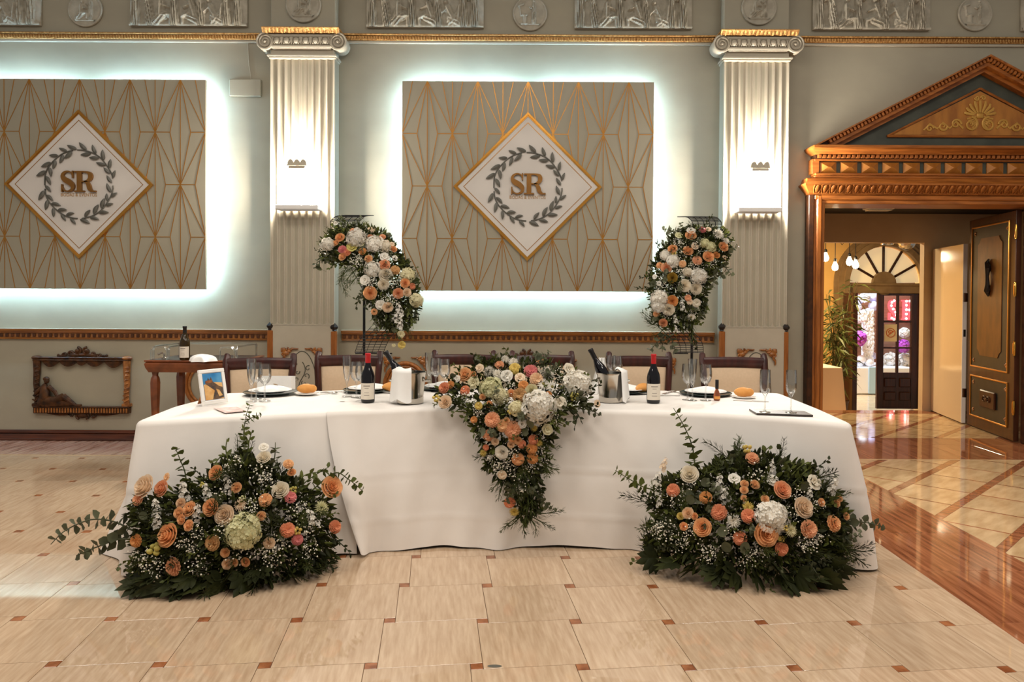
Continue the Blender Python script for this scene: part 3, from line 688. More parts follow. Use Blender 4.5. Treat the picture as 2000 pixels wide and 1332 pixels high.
# engraved oval with foliage on the pilaster feet
def engraving(xc, zt, label):
    r = empty('engraved_oval', (xc, WALL-.17, .2), label, 'engraving', 'engraved ovals')
    MB().tube([(xc+.14*math.sin(a), WALL-.169, .50+(zt-.50)*math.cos(a)) for a in np.linspace(0, 2*PI, 61)], .004, 5, cap=False).build('outline', 'slate', r)
    m = MB(); rng = random.Random(8)
    for k in range(14):
        z_ = .3+.035*k; s_ = -1 if k % 2 else 1; spiral(m, xc+s_*rng.uniform(.02, .06), z_, rng.uniform(.022, .036), .9, s_, WALL-.169, .004, rng.uniform(0, 6), 14)
    m.tube([(xc+.03*math.sin(z_*20), WALL-.169, z_) for z_ in np.linspace(.25, .78, 20)], .004, 5); m.build('foliage_lines', 'slate', r)
engraving(-2.07, .88, 'engraved dark line oval with foliage between the two left chairs'); engraving(2.17, .89, 'engraved dark line oval with foliage behind the rightmost chair')
# ------------------------------------------------------------------ wooden door surround with pediment
AX, AZ = 4.266, 3.645
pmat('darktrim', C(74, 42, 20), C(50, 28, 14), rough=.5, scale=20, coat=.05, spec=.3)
pmat('palegold', C(206, 158, 74), C(186, 136, 58), rough=.42, metal=.25, scale=6)
ds = empty('door_1', (AX, WALL-.05, 0), kind='structure'); tag(ds, 'carved wooden door surround with pediment')
def mx(x): return 2*AX-x
def sym(m, x0, x1, y0, y1, z0, z1, b=.004):
    m.box(x0, x1, y0, y1, z0, z1, b); m.box(mx(x1), mx(x0), y0, y1, z0, z1, b)
yw = WALL
for sd in (0, 1):
    m = MB(); q = (lambda x: x) if sd == 0 else mx
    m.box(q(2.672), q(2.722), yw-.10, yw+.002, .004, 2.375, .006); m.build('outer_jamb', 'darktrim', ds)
    m = MB()
    m.box(q(2.722), q(2.748), yw-.085, yw+.002, .004, 2.375, .004); m.box(q(2.748), q(2.800), yw-.10, yw+.002, .004, 2.375, .012); m.box(q(2.800), q(2.832), yw-.08, yw+.20, .004, 2.30, .005); m.box(q(2.80), q(2.815), yw+.20, yw+.29, .004, 2.30, .002)
    m.build('casing', 'wood', ds)
m = MB(); m.box(2.722, mx(2.722), yw-.098, yw+.002, 2.325, 2.375, .01); m.box(2.80, mx(2.80), yw-.082, yw+.28, 2.292, 2.327, .005); m.build('head_casing', 'woodh', ds)
def mould(name, prof, mat, x_off):
    """profile [(depth, z, overhang)] swept along the front with mitred ends"""
    m = MB(); n = len(prof)
    vs = [(x_off-o, yw-d, z) for d, z, o in prof]+[(mx(x_off)+o, yw-d, z) for d, z, o in prof]
    fs = [(i, i+1, i+1+n, i+n) for i in range(n-1)]; fs = [f[::-1] for f in fs]
    vs += [(x_off-o, yw+.002, z) for d, z, o in prof]+[(mx(x_off)+o, yw+.002, z) for d, z, o in prof]
    fs += [(i, i+1, i+1+2*n, i+2*n) for i in range(n-1)]+[(i+n, i+3*n, i+1+3*n, i+1+n) for i in range(n-1)]
    fs += [(0, 2*n, 3*n, n), (n-1, 2*n-1, 4*n-1, 3*n-1)]
    return m.add(vs, fs).build(name, mat, ds, sharp=40)
mould('lower_cornice', [(.10, 2.375, 0), (.11, 2.386, .008), (.115, 2.396, .01), (.135, 2.412, .025), (.165, 2.445, .05), (.19, 2.458, .065), (.19, 2.470, .065), (.165, 2.482, .045), (.15, 2.505, .035), (.13, 2.525, .03), (.12, 2.532, .0)], 'woodh', 2.672)
eg = MB().ell((0, 0, 0), (.022, .012, .046), 10, 6, Matrix.Rotation(.75, 3, 'X')); eg.tube([(-.034, -.036, .036), (-.034, .0, 0), (-.02, .03, -.036), (.02, .03, -.036), (.034, .0, 0), (.034, -.036, .036)], .006, 5)
em = eg.mesh('egg', 'wood')
k = 0; x = 2.73
while x < mx(2.70): inst('egg', em, ds, (x, yw-.150, 2.424)); x += .0735
m = MB(); m.box(2.718, mx(2.718), yw-.115, yw+.002, 2.532, 2.552, .004); m.box(2.718, mx(2.718), yw-.13, yw+.002, 2.552, 2.575, .006); m.box(2.70, 2.766, yw-.10, yw+.002, 2.57, 2.71, .003); m.box(mx(2.766), mx(2.70), yw-.10, yw+.002, 2.57, 2.71, .003); m.box(2.718, mx(2.718), yw-.11, yw+.002, 2.692, 2.712, .004); m.build('frieze_frame', 'woodh', ds)
MB().box(2.74, mx(2.74), yw-.072, yw+.002, 2.56, 2.70).build('frieze_ground', 'slate', ds)
w_, h_, d_ = .0775, .050, .045
boss = MB().add([(-w_, 0, -h_), (w_, 0, -h_), (w_, 0, h_), (-w_, 0, h_), (-w_, -.012, -h_), (w_, -.012, -h_), (w_, -.012, h_), (-w_, -.012, h_), (-.012, -d_, 0), (.012, -d_, 0)],
               [(0, 1, 5, 4), (1, 2, 6, 5), (2, 3, 7, 6), (3, 0, 4, 7), (4, 5, 9, 8), (6, 7, 8, 9), (5, 6, 9), (7, 4, 8)]).mesh('pyramid_boss', 'doorgold', sharp=10)
k = 0
while 2.855+k*.1965 < mx(2.84): inst('pyramid_boss', boss, ds, (2.855+k*.1965, yw-.072, 2.632)); k += 1
d = MB(); x = 2.74
while x < mx(2.74): d.box(x, x+.028, yw-.15, yw-.1, 2.714, 2.742, .002); x += .045
tag(d.build('dentil_row', 'wood', ds), kind='stuff')
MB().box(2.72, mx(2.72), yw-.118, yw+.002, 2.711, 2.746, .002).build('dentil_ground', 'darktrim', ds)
mould('upper_cornice', [(.12, 2.744, 0), (.16, 2.748, .02), (.17, 2.76, .03), (.22, 2.778, .06), (.245, 2.79, .07), (.25, 2.812, .075), (.1, 2.814, 0)], 'woodh', 2.735)
# pediment: raking cornices
sl = math.atan2(AZ-2.806, AX-2.657); cs, sn = math.cos(sl), math.sin(sl); LEN = math.hypot(AZ-2.806, AX-2.657)
def rake(name, o0, o1, y0, mat, b=0):
    for sd in (-1, 1):
        P = []
        for (t, o) in ((0, o0), (LEN, o0), (LEN, o1), (0, o1)):
            pass
        # offsets measured perpendicular, inside the gable; ends cut on the centre line and the cornice top
        def line(o): # z on the line at x: z = 2.806 + (x-2.657)*tan - o/cos
            return lambda x: 2.806+(x-2.657)*sn/cs-o/cs
        a, b_ = line(o0), line(o1)
        xa0 = 2.657+o0/sn if o0 > 0 else 2.657; xb0 = 2.657+o1/sn
        poly = [(xa0, max(a(xa0), 2.8)), (AX, a(AX)), (AX, b_(AX)), (xb0, b_(xb0))]
        if sd > 0: poly = [(mx(px), pz) for px, pz in poly]
        MB().prism(poly, y0, yw+.002).build(name, mat, ds)
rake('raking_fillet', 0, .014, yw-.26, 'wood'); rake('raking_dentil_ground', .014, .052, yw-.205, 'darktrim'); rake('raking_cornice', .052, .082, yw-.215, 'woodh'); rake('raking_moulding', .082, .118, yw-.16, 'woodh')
d = MB(); t = .16
while t < LEN-.03:
    for sd in (-1, 1):
        cxp = 2.657+t*cs+.033*sn; czp = 2.806+t*sn-.033*cs
        if sd > 0: cxp = mx(cxp)
        M = Matrix.Translation((cxp, yw-.23, czp)) @ Matrix.Rotation(-sl*(1 if sd < 0 else -1), 4, 'Y')
        b0 = MB().box(-.011, .011, -.014, .03, -.016, .016, .002); d.add([M @ Vector(p) for p in b0.v], b0.f)
    t += .036
tag(d.build('raking_dentil_row', 'wood', ds), kind='stuff')
MB().prism([(2.9, 2.81), (mx(2.9), 2.81), (AX, 3.56)], yw-.09, yw+.002).build('tympanum', 'slate', ds)
TX0, TZ0, TZ1 = 3.40, 2.925, 3.375
MB().prism([(TX0+.05, TZ0+.014), (mx(TX0)-.05, TZ0+.014), (AX, TZ1-.025)], yw-.102, yw-.088).build('tympanum_panel', 'doorgold', ds)
f = MB()
for a, b in (((TX0, TZ0), (AX, TZ1)), ((mx(TX0), TZ0), (AX, TZ1)), ((TX0, TZ0), (mx(TX0), TZ0))): f.tube([(a[0], yw-.10, a[1]), (b[0], yw-.10, b[1])], .012, 6)
f.build('panel_moulding', 'woodh', ds)
o = MB(); zc = 3.11; yo = yw-.104; OS = 1.12
for k in range(9):
    a = PI*(.06+.88*k/8); o.tube([(AX+.05*math.cos(a), yo, zc+.045*math.sin(a)*.5), (AX+.12*math.cos(a), yo-.004, zc+.09*math.sin(a)), (AX+.145*math.cos(a)-.012*math.cos(a), yo, zc+.125*math.sin(a))], [.008, .013, .010], 6, flat=(1, .5, 1))
for s_ in (-1, 1):
    spiral(o, AX+s_*.075, zc-.075, .062, 1.4, s_, yo, .011, PI/2, 34); spiral(o, AX+s_*.026, zc+.145, .022, 1.3, -s_, yo, .008, PI)
    for q in range(5): o.tube([(AX+s_*.03, yo, zc-.01-.014*q), (AX+s_*(.11-.012*q), yo, zc-.03-.02*q)], [.006, .009], 6, flat=(1, .5, 1))
    x_ = .14
    for q in range(3):
        spiral(o, AX+s_*(x_+.06+.11*q), zc-.075-.018*q+.0*q, .045-.006*q, 1.25, s_*(1 if q % 2 else -1), yo, .010, PI if s_ > 0 else 0, 26)
        o.tube([(AX+s_*(x_+.11*q), yo, zc-.11), (AX+s_*(x_+.06+.11*q), yo, zc-.05-.012*q), (AX+s_*(x_+.11+.11*q), yo, zc-.11-.008*q)], [.009, .010, .006], 6, flat=(1, .5, 1))
o.box(AX-.03, AX+.03, yo-.006, yo+.01, zc-.025, zc+.02, .006)
o.v = [(AX+(a-AX)*OS*(1 if abs(a-AX) < .2 else 1), b, zc-.11+(c_-zc+.11)*OS) for a, b, c_ in o.v]
o.build('palmette_ornament', 'palegold', ds, sharp=60)

# ------------------------------------------------------------------ folding door leaf
P0 = Vector((4.815, 7.36, 0)); P1 = Vector((4.965, 8.388, 0)); ang = math.atan2(P1.y-P0.y, P1.x-P0.x); LW = (P1-P0).length; LH = 2.27
lf = empty('door_leaf', (0, 0, 0), 'dark panelled wooden door leaf standing open inside the doorway', 'door')
def loc(m, name, mat, parent=lf, sharp=35):   # local x along leaf, +y visible face
    o_ = bpy.data.objects.new(name, m.mesh(name, mat, sharp=sharp)); COL.objects.link(o_); o_.parent = parent; return o_
pmat('leafslate', C(48, 45, 36), C(36, 34, 27), rough=.45, scale=6)
pmat('leafwood', C(74, 38, 17), C(54, 26, 11), rough=.4, scale=4, stretch=(6, 6, .7), coat=.1, spec=.35)
loc(MB().box(0, LW, -.025, .025, .012, LH, .004), 'slab', 'leafwood')
def frame_ring(m, x0, x1, z0, z1, w, y0, y1):
    m.box(x0, x1, y0, y1, z0, z0+w, .003); m.box(x0, x1, y0, y1, z1-w, z1, .003); m.box(x0, x0+w, y0, y1, z0+w, z1-w, .003); m.box(x1-w, x1, y0, y1, z0+w, z1-w, .003)
for nm, z0, z1 in (('upper_panel', .68, 2.17), ('lower_panel', .14, .56)):
    p = loc(MB().box(.13, LW-.1, .02, .028, z0, z1, .002), nm, 'leafslate'); m = MB(); frame_ring(m, .115, LW-.085, z0-.015, z1+.015, .016, .02, .038); loc(m, 'panel_moulding', 'gold', p)
    for a in (.16, LW-.16):
        for b in (z0+.06, z1-.06):
            m = MB()
            for q in range(3): m.ell((a+.014*math.cos(q*2.1), .03, b+.014*math.sin(q*2.1)), (.014, .006, .012))
            loc(m, 'rosette', 'carvedlite', p)
x0, x1, z0, z1, c_ = .26, LW-.24, .80, 2.05, .07
poly = [(x0+c_, z0), (x1-c_, z0), (x1-c_*.6, z0+c_*.6), (x1, z0+c_), (x1, z1-c_), (x1-c_*.6, z1-c_*.6), (x1-c_, z1), (x0+c_, z1), (x0+c_*.6, z1-c_*.6), (x0, z1-c_), (x0, z0+c_), (x0+c_*.6, z0+c_*.6)]
loc(MB().prism(poly, .026, .034), 'inset_panel', pmat('leafgold', C(116, 70, 25), C(90, 53, 18), rough=.4, scale=4, stretch=(3, 3, 1)))
hm = MB(); xm = LW*.5
hm.tube([(xm, .045, 1.82), (xm+.02, .055, 1.78), (xm-.015, .06, 1.72), (xm, .06, 1.64), (xm-.01, .06, 1.56), (xm+.015, .055, 1.49), (xm, .045, 1.43)], [.008, .022, .030, .016, .022, .030, .008], 8)
spiral(hm, xm, 1.74, .04, 1.2, 1, .05, .012, 0); spiral(hm, xm, 1.50, .04, 1.2, -1, .05, .012, 0); loc(hm, 'door_handle', 'finial')
bl = loc(MB().box(xm-.17, xm+.17, .026, .05, .26, .44, .01), 'lower_block', 'leafwood'); hm = MB()
spiral(hm, xm-.05, .35, .04, 1.2, 1, .055, .01, 0); spiral(hm, xm+.05, .35, .04, 1.2, -1, .055, .01, PI); hm.ell((xm, .055, .35), (.03, .012, .02)); loc(hm, 'carving', 'carved', bl)
hg = MB(); hg.lathe([(.0, -.075), (.012, -.07), (.011, -.06), (.013, -.055), (.013, .055), (.011, .06), (.012, .07), (0, .078)], 10); hg.box(-.0, .035, -.006, .002, -.055, .055, .002); hme = hg.mesh('hinge', 'brass')
for hz in (.34, .92, 1.5, 2.06):
    o_ = bpy.data.objects.new('hinge', hme); COL.objects.link(o_); o_.parent = lf; o_.location = (-.012, .03, hz)
lf.location = P0; lf.rotation_euler = (0, 0, ang)
# hinge post beside it
tag(MB().box(4.835, 4.90, 7.23, 7.33, .004, 2.29, .005).build('door_post', 'darktrim'), 'dark wooden post carrying the brass door hinges', 'door post')

# ------------------------------------------------------------------ passage behind the doorway
pmat('beige', C(196, 168, 132), C(190, 161, 126), rough=.6, scale=4)
pmat('darkceil', C(30, 24, 20), rough=.8)
pmat('creamgloss', C(214, 190, 158), rough=.12, spec=.7)
pmat('hallwall', C(232, 182, 104), C(222, 170, 92), rough=.6, scale=2)
pmat('archstone', C(150, 118, 76), C(128, 98, 60), rough=.55, scale=6)
tag(MB().box(2.62, 2.74, WALL+.28, 9.45, -.02, 2.5).build('wall_passage_left', 'beige'), kind='structure')
w = MB(); w.box(2.62, 4.985, 9.42, 9.52, 2.10, 2.50); w.box(4.985, 6.2, 9.42, 9.52, -.02, 2.5); tag(w.build('wall_passage_end', 'beige'), kind='structure')
tag(MB().box(6.0, 6.12, WALL+.28, 9.42, -.02, 2.5).build('wall_passage_right', 'beige'), kind='structure')
tag(MB().box(2.62, 6.12, WALL+.28, 9.52, 2.46, 2.56).build('ceiling', 'darkceil'), kind='structure')
el = at(1716, 410, 8.6)
r = empty('exit_lamp', (el.x, 8.6, 2.40), 'small white emergency lamp on the dark ceiling inside the doorway', 'lamp')
MB().box(el.x-.15, el.x+.15, 8.52, 8.68, 2.415, 2.462, .006).build('housing', 'white', r); MB().box(el.x-.13, el.x+.13, 8.54, 8.66, 2.400, 2.416, .004).build('lens', 'acrylicedge', r)
Q0 = Vector((5.103, 9.40, 0)); Q1 = Vector((4.936, 8.46, 0)); a2 = math.atan2(Q1.y-Q0.y, Q1.x-Q0.x); QW = (Q1-Q0).length
wdr = empty('white_door', Q0, 'glossy cream door standing open at the end of the passage', 'door', rz=a2)
loc(MB().box(0, QW, -.02, .02, .012, 2.02, .003), 'slab', 'creamgloss', wdr); loc(MB().box(QW, QW+.012, -.022, .022, .012, 2.02, .002), 'edge_strip', 'white', wdr)
for hz in (.35, 1.42): loc(MB().box(QW+.010, QW+.016, -.016, .03, hz-.05, hz+.05, .002), 'hinge', 'steel', wdr)
loc(MB().box(QW+.010, QW+.0155, -.012, .012, .98, 1.06, .002), 'lock_plate', 'black', wdr)
area('passage_fill', (5.45, 8.6, 2.42), .3, 1.0, (1, .78, .52))  # unseen fill light without a fitting, added to warm the cream door

# ------------------------------------------------------------------ hall beyond, half a metre lower
LZ = -.515; YA = 13.0
tag(MB().box(1.5, 9, 9.45, 18.5, LZ-.1, LZ).build('floor_lower', 'creammarble'), kind='structure')
def ap(x, y): p = at(x, y, YA); return p.x, p.z
hx, hz = ap(1727, 553); RI = ap(1799, 553)[0]-hx; RO = ap(1824, 553)[0]-hx
DL, DR, DZT = hx-RI, hx+RI, ap(1715, 573)[1]
# arch wall (pieces around the opening)
def arcpts(R_, n=25, a0=0., a1=PI): return [(hx+R_*math.cos(a), hz+R_*math.sin(a)) for a in np.linspace(a0, a1, n)]
wl = MB(); wl.box(1.5, DL, YA, YA+.2, LZ, 4.0); wl.box(DR, 9, YA, YA+.2, LZ, 4.0)
ap_ = arcpts(RI)
for i in range(len(ap_)-1): wl.prism([ap_[i], (ap_[i][0], 4.0), (ap_[i+1][0], 4.0), ap_[i+1]], YA, YA+.2)
tag(wl.build('wall_hall', 'hallwall'), kind='structure')
ar = empty('arched_door_frame', (hx, YA, LZ), 'stone-coloured arch with fanlight around the far glazed door', 'door frame')
m = MB()
for R1, R2, yy in ((RI, RI+.09, .10), (RI+.09, RI+.17, .06), (RI+.17, RI+.24, .03)):
    a_, b_ = arcpts(R1), arcpts(R2)
    for i in range(len(a_)-1): m.prism([a_[i], a_[i+1], b_[i+1], b_[i]], YA-yy, YA+.02)
    for s_ in (-1, 1):
        m.box(hx+s_*R1, hx+s_*R2, YA-yy, YA+.02, LZ+.004, hz)
m.build('arch_moulding', 'archstone', ar)
m = MB(); m.box(DL, DR, YA-.04, YA+.12, DZT, hz, .01); m.box(DL-.02, DR+.02, YA-.06, YA+.12, hz-.05, hz, .01); m.lathe([(.2, -.02), (.2, .06), (0, .06)], 20, (hx, YA+.04, hz), M=Matrix.Rotation(PI/2, 3, 'X')); m.build('transom', 'archstone', ar)
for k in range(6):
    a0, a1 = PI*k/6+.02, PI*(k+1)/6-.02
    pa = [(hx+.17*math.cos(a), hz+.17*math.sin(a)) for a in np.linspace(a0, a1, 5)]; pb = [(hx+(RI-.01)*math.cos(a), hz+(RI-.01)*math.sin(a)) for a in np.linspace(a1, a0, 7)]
    MB().prism(pa+pb, YA+.06, YA+.07).build('pane', pmat('fanpane_glow%d' % k, C(246, 214, 150), rough=.25, emit=(1, .80, .48, 1), estr=.38), ar)  # faint emission stands in for the warm light falling on the panes
    if k: MB().tube([(hx+.15*math.cos(PI*k/6), YA+.04, hz+.15*math.sin(PI*k/6)), (hx+RI*math.cos(PI*k/6), YA+.04, hz+RI*math.sin(PI*k/6))], .022, 6).build('muntin', 'darktrim', ar)
# glazed door, closed half
gx0 = ap(1713.5, 700)[0]; gx1 = DR; gz = lambda y: ap(1745, y)[1]
gd = empty('glazed_door', ((gx0+gx1)/2, YA+.05, LZ), 'dark wooden door with six glass panes under the arch', 'door')
c0, c1, c2, c3 = [ap(v, 700)[0] for v in (1725.7, 1751.4, 1755.4, 1779.5)]
rows_ = [(577.5, 626), (630, 677.5), (681, 728)]
m = MB(); m.box(gx0, c0, YA, YA+.06, LZ+.02, DZT, .004); m.box(c3, gx1, YA, YA+.06, LZ+.02, DZT, .004); m.box(c1, c2, YA+.005, YA+.055, gz(728), gz(577), .003)
for a, b in ((573, 577.5), (626, 630), (677.5, 681), (728, 797)): m.box(c0, c3, YA+.003, YA+.057, gz(b) if b < 797 else LZ+.02, gz(a), .003)
gf = m.build('frame', 'wooddark', gd)
for a, b in rows_:
    for u, v in ((c0, c1), (c2, c3)): MB().box(u, v, YA+.025, YA+.031, gz(b), gz(a)).build('pane', 'glass', gd)
for a, b in ((738, 756), (765, 782)):
    for u, v in ((c0, c1), (c2, c3)): MB().box(u+.01, v-.01, YA-.02, YA+.01, gz(b), gz(a), .015).build('raised_panel', 'wooddark', gd)
pp = empty('door_poster', ((c0+c1)/2, YA-.002, gz(667)), 'small cream poster with round orange emblem on the glazed door', 'poster')
MB().box(c0+.01, c1-.005, YA-.006, YA-.001, gz(667), gz(633.5)).build('sheet', pmat('poster', C(246, 220, 170), rough=.6), pp)
m = MB(); pcx, pcz = (c0+c1)/2, gz(650); m.tube([(pcx+.075*math.cos(a), YA-.008, pcz+.075*math.sin(a)) for a in np.linspace(0, 2*PI, 25)], .006, 5, cap=False); spiral(m, pcx-.01, pcz+.01, .04, 1.2, 1, YA-.008, .008); m.tube([(pcx-.05, YA-.008, pcz-.05), (pcx+.05, YA-.008, pcz+.03)], .007, 5); m.build('emblem', pmat('emblem', C(206, 96, 40), rough=.6), pp)
tag(MB().box(ap(1643, 700)[0], ap(1652, 700)[0], YA-.45, YA-.05, LZ+.01, DZT, .005).build('open_door_edge', 'wooddark'), 'dark open door leaf seen edge-on beside the bamboo', 'door')
# bright party room behind
YB_ = 17.2
tag(MB().box(1.5, 9, YB_, YB_+.2, LZ, 4).build('wall_party', pmat('planks', C(150, 98, 74), C(118, 74, 54), rough=.6, scale=3, stretch=(.4, 1, 9))), kind='structure')
tag(MB().box(1.5, 1.6, YA+.2, YB_, LZ, 4).build('wall_party_left', 'white'), kind='structure')
area('party_lamp', (5.6, 15.0, 3.6), 1.6, 380, (.78, .89, 1.0))
def pt(x, y, Y): return at(x, y, Y)
p0 = pt(1640, 716, 15.2); p1 = pt(1775, 716, 15.2); tz = p0.z
m = MB(); m.box(p0.x, p1.x, 15.1, 16.3, LZ+.01, tz, .02)
pt_ = empty('party_table', ((p0.x+p1.x)/2, 15.7, LZ), 'party table under white cloth in the bright room behind', 'table')
m.build('cloth', pmat('coldcloth', C(240, 244, 250), rough=.8), pt_); a = pt(1697, 750, 15.08); b = pt(1712, 750, 15.08); MB().box(a.x, b.x, 15.075, 15.11, LZ+.02, tz+.004, .004).build('runner', pmat('runner', C(170, 206, 232), rough=.7), pt_)
# number one
n1 = pt(1692, 706, 15.5); k1 = pt(1692, 606, 15.5); ww = (pt(1702, 650, 15.5).x-pt(1683, 650, 15.5).x)
no = empty('number_one', (n1.x, 15.5, tz), 'large white feathered figure one on the party table', 'number')
m = MB(); rng = random.Random(5)
m.box(n1.x-ww*.42, n1.x+ww*.42, 15.42, 15.58, tz, k1.z, .03)
for k in range(420): m.ell((n1.x+rng.uniform(-.5, .5)*ww, 15.40+rng.uniform(0, .03), tz+rng.random()*(k1.z-tz)), (.03, .02, .035), 5, 4)
m.build('stem', pmat('feather', C(240, 242, 248), rough=.8), no)
m = MB(); f0 = pt(1668, 612, 15.5)
for k in range(110): t = rng.random(); m.ell((n1.x+(f0.x-n1.x)*t, 15.42+rng.uniform(-.02, .04), k1.z-.08+rng.uniform(-.1, .1)-.08*t), (.045, .03, .04), 5, 4)
m.build('flag', 'feather', no)
bm = MB().lathe([(0, -1.08), (.05, -1.05), (.06, -.98), (.5, -.82), (.86, -.42), (1, .05), (.88, .5), (.52, .86), (.2, .98), (0, 1)], 16); pmat('balw', C(244, 244, 250), rough=.25); pmat('ball', C(206, 204, 240), rough=.25); bmw = bm.mesh('balloon', 'balw'); bml = bm.mesh('balloon', 'ball')
for x, y, rp, me, Y, lb in ((1666, 578, 10, bmw, 15.9, 'white balloon at the upper left of the far balloon cluster'), (1679, 585, 9, bml, 15.8, 'lilac balloon low in the far balloon cluster'), (1689, 581, 10.5, bmw, 15.6, 'white balloon in the middle of the far balloon cluster'), (1706, 580, 11, bml, 15.7, 'lilac balloon at the upper right of the far cluster'), (1706, 598, 10, bml, 15.6, 'lilac balloon below the far cluster beside the number'), (1674, 600, 9, bmw, 15.8, 'white balloon beside the flag of the number one'), (1682, 703, 9.5, bmw, 15.3, 'white balloon lying on the party table'), (1698, 709, 8, bmw, 15.25, 'second white balloon lying on the party table'), (1670, 709, 6, bml, 15.25, 'small lilac balloon on the party table'), (1706, 695, 7, bml, 15.6, 'lilac balloon leaning on the number one')):
    p = pt(x, y, Y); rr = rp/F_PX*Y; o_ = bpy.data.objects.new('balloon', me); COL.objects.link(o_); o_.location = p; o_.scale = (rr, rr, rr); tag(o_, lb, 'balloon', 'party balloons')
def fluffy(x, y, rp, Y, col, nm, label, cat):
    p = pt(x, y, Y); R_ = rp/F_PX*Y; m = MB(); rng = random.Random(int(x))
    for k in range(130):
        d = Vector((rng.gauss(0, 1), rng.gauss(0, 1), rng.gauss(0, 1))).normalized(); q = p+d*R_*.55; e = p+d*R_*rng.uniform(.85, 1.05); m.tube([q, e], [.02, .035], 4)
    m.ell(p, (R_*.7,)*3); tag(m.build(nm, pmat(nm+str(int(x)), col, rough=.7)), label, cat)
fluffy(1676, 661, 16, 15.3, C(190, 90, 200), 'feather_pompom', 'purple feather pompom left of the number one', 'pompom')
fluffy(1764, 676, 13, 15.4, C(176, 60, 190), 'feather_pompom', 'purple pompom seen through the middle pane', 'pompom')
for x, y, rp, lb in ((1738, 705, 17, 'white plush bundle behind the lower left pane'), (1768, 706, 17, 'white plush bundle behind the lower right pane'), (1766, 650, 10, 'white plush bundle behind the middle right pane')): fluffy(x, y, rp, 15.6, C(240, 238, 236), 'plush_bundle', lb, 'plush')
fluffy(1657, 706, 9, 15.25, C(214, 40, 44), 'red_pompom', 'red pompom behind the bamboo leaves', 'pompom')
# marquee letters
pmat('marqred', C(200, 40, 50), emit=(1, .10, .12, 1), estr=1.6); pmat('marqbulb', (1, 1, 1, 1), emit=(1, .75, .65, 1), estr=9)
for ch, xa, xb in (('s', 1735, 1752), ('r', 1762, 1784)):
    a = pt(xa, 625, 17.13); b = pt(xb, 586, 17.13); r = empty('marquee_letter', ((a.x+b.x)/2, 17.13, a.z), 'red illuminated letter %s behind the glazed door' % ch.upper(), 'letter', 'illuminated red letters')
    m = MB(); (letter_S if ch == 's' else letter_R)(m, a.x, a.z, b.x-a.x, b.z-a.z, 17.08, 17.201); m.build('letter_body', 'marqred', r)
    W_, H_ = b.x-a.x, b.z-a.z; pts = [(.5, .97), (.24, .88), (.18, .72), (.4, .55), (.68, .4), (.78, .24), (.5, .04), (.25, .1)] if ch == 's' else [(.24, .08), (.24, .3), (.24, .52), (.24, .74), (.24, .94), (.55, .95), (.78, .8), (.72, .58), (.5, .51)]
    for u, v in pts: MB().ell((a.x+u*W_, 17.06, a.z+v*H_), (.025,)*3, 8, 6).build('bulb', 'marqbulb', r)
# hanging bulbs in the hall
pmat('bulbglow', (1, 1, 1, 1), emit=(1, .80, .52, 1), estr=38)
pd = [(1612.5, 503, 'nearest the door casing'), (1631, 521, 'lowest of the four'), (1659, 511, 'third from the door casing'), (1671, 517, 'rightmost of the four')]
for x, y, lb in pd:
    p = pt(x, y, 11.6); r = empty('pendant_bulb', p, 'glowing pendant bulb in the far hall, '+lb, 'pendant lamp', 'pendant bulbs')
    MB().lathe([(0, -.062), (.03, -.052), (.047, -.02), (.046, .005), (.032, .038), (.022, .06), (.02, .075)], 14, p).build('bulb', 'bulbglow', r)
    MB().lathe([(.021, .075), (.024, .08), (.024, .115), (.012, .13), (.0, .132)], 10, p).build('socket', 'black', r)
    MB().tube([p+Vector((0, 0, .13)), p+Vector((0, 0, .5)), (p.x+.01, p.y, 2.75)], .006, 5).build('cord', 'black', r)
    MB().tube([(p.x+.01, p.y, 2.6), (p.x+.25, p.y, 2.2+(p.x % .1)), (p.x+.55, p.y+.1, 2.55)], .006, 5).build('spare_cord', 'black', r)
area('hall_lamp', (3.4, 11.3, 2.68), .6, 190, (1, .80, .48))
tag(MB().box(1.5, 9, 9.52, YA, 2.74, 2.84).build('ceiling_hall', 'darkceil'), kind='structure')
for xx, lb in ((1733, 'round steel ceiling spotlight in the far hall'), (1771, 'mirrored disco ball hanging in the far hall')):
    p = pt(xx, 472, 11.3); m = MB()
    if xx < 1750: m.lathe([(.0, -.05), (.09, -.045), (.1, 0), (.08, .05), (0, .06)], 16, p); tag(m.build('ceiling_spotlight', 'steel'), lb, 'lamp')
    else: m.ell(p, (.13, .13, .13), 16, 12); m.tube([p+Vector((0, 0, .12)), (p.x, p.y, 2.75)], .006, 5); tag(m.build('disco_ball', 'steel', sharp=5), lb, 'disco ball')
# draped side table in the hall
ta = pt(1600, 716, 11.2); tb = pt(1634, 722, 11.2)
sd = MB(); rng = random.Random(2)
def dr(u, v):
    # u around, v down
    ax = [(ta.x-.5, 11.0), (tb.x, 11.0), (tb.x, 11.7), (ta.x-.5, 11.7)]; q = (u*4) % 4; i = int(q); f_ = q-i; a, b = ax[i], ax[(i+1) % 4]
    x_, y_ = a[0]+(b[0]-a[0])*f_, a[1]+(b[1]-a[1])*f_; cx_, cy_ = ta.x-.1, 11.35; k = 1+.16*v+.03*math.sin(u*60)*v; return (cx_+(x_-cx_)*k, cy_+(y_-cy_)*k, ta.z-(ta.z-LZ-.01)*v)
sd.grid(dr, 96, 8, True); sd.box(ta.x-.5, tb.x, 11.0, 11.7, ta.z-.02, ta.z+.003, .004)
tag(sd.build('draped_side_table', pmat('peachcloth', C(236, 206, 170), rough=.8)), 'small table under a cream cloth in the far hall', 'table')
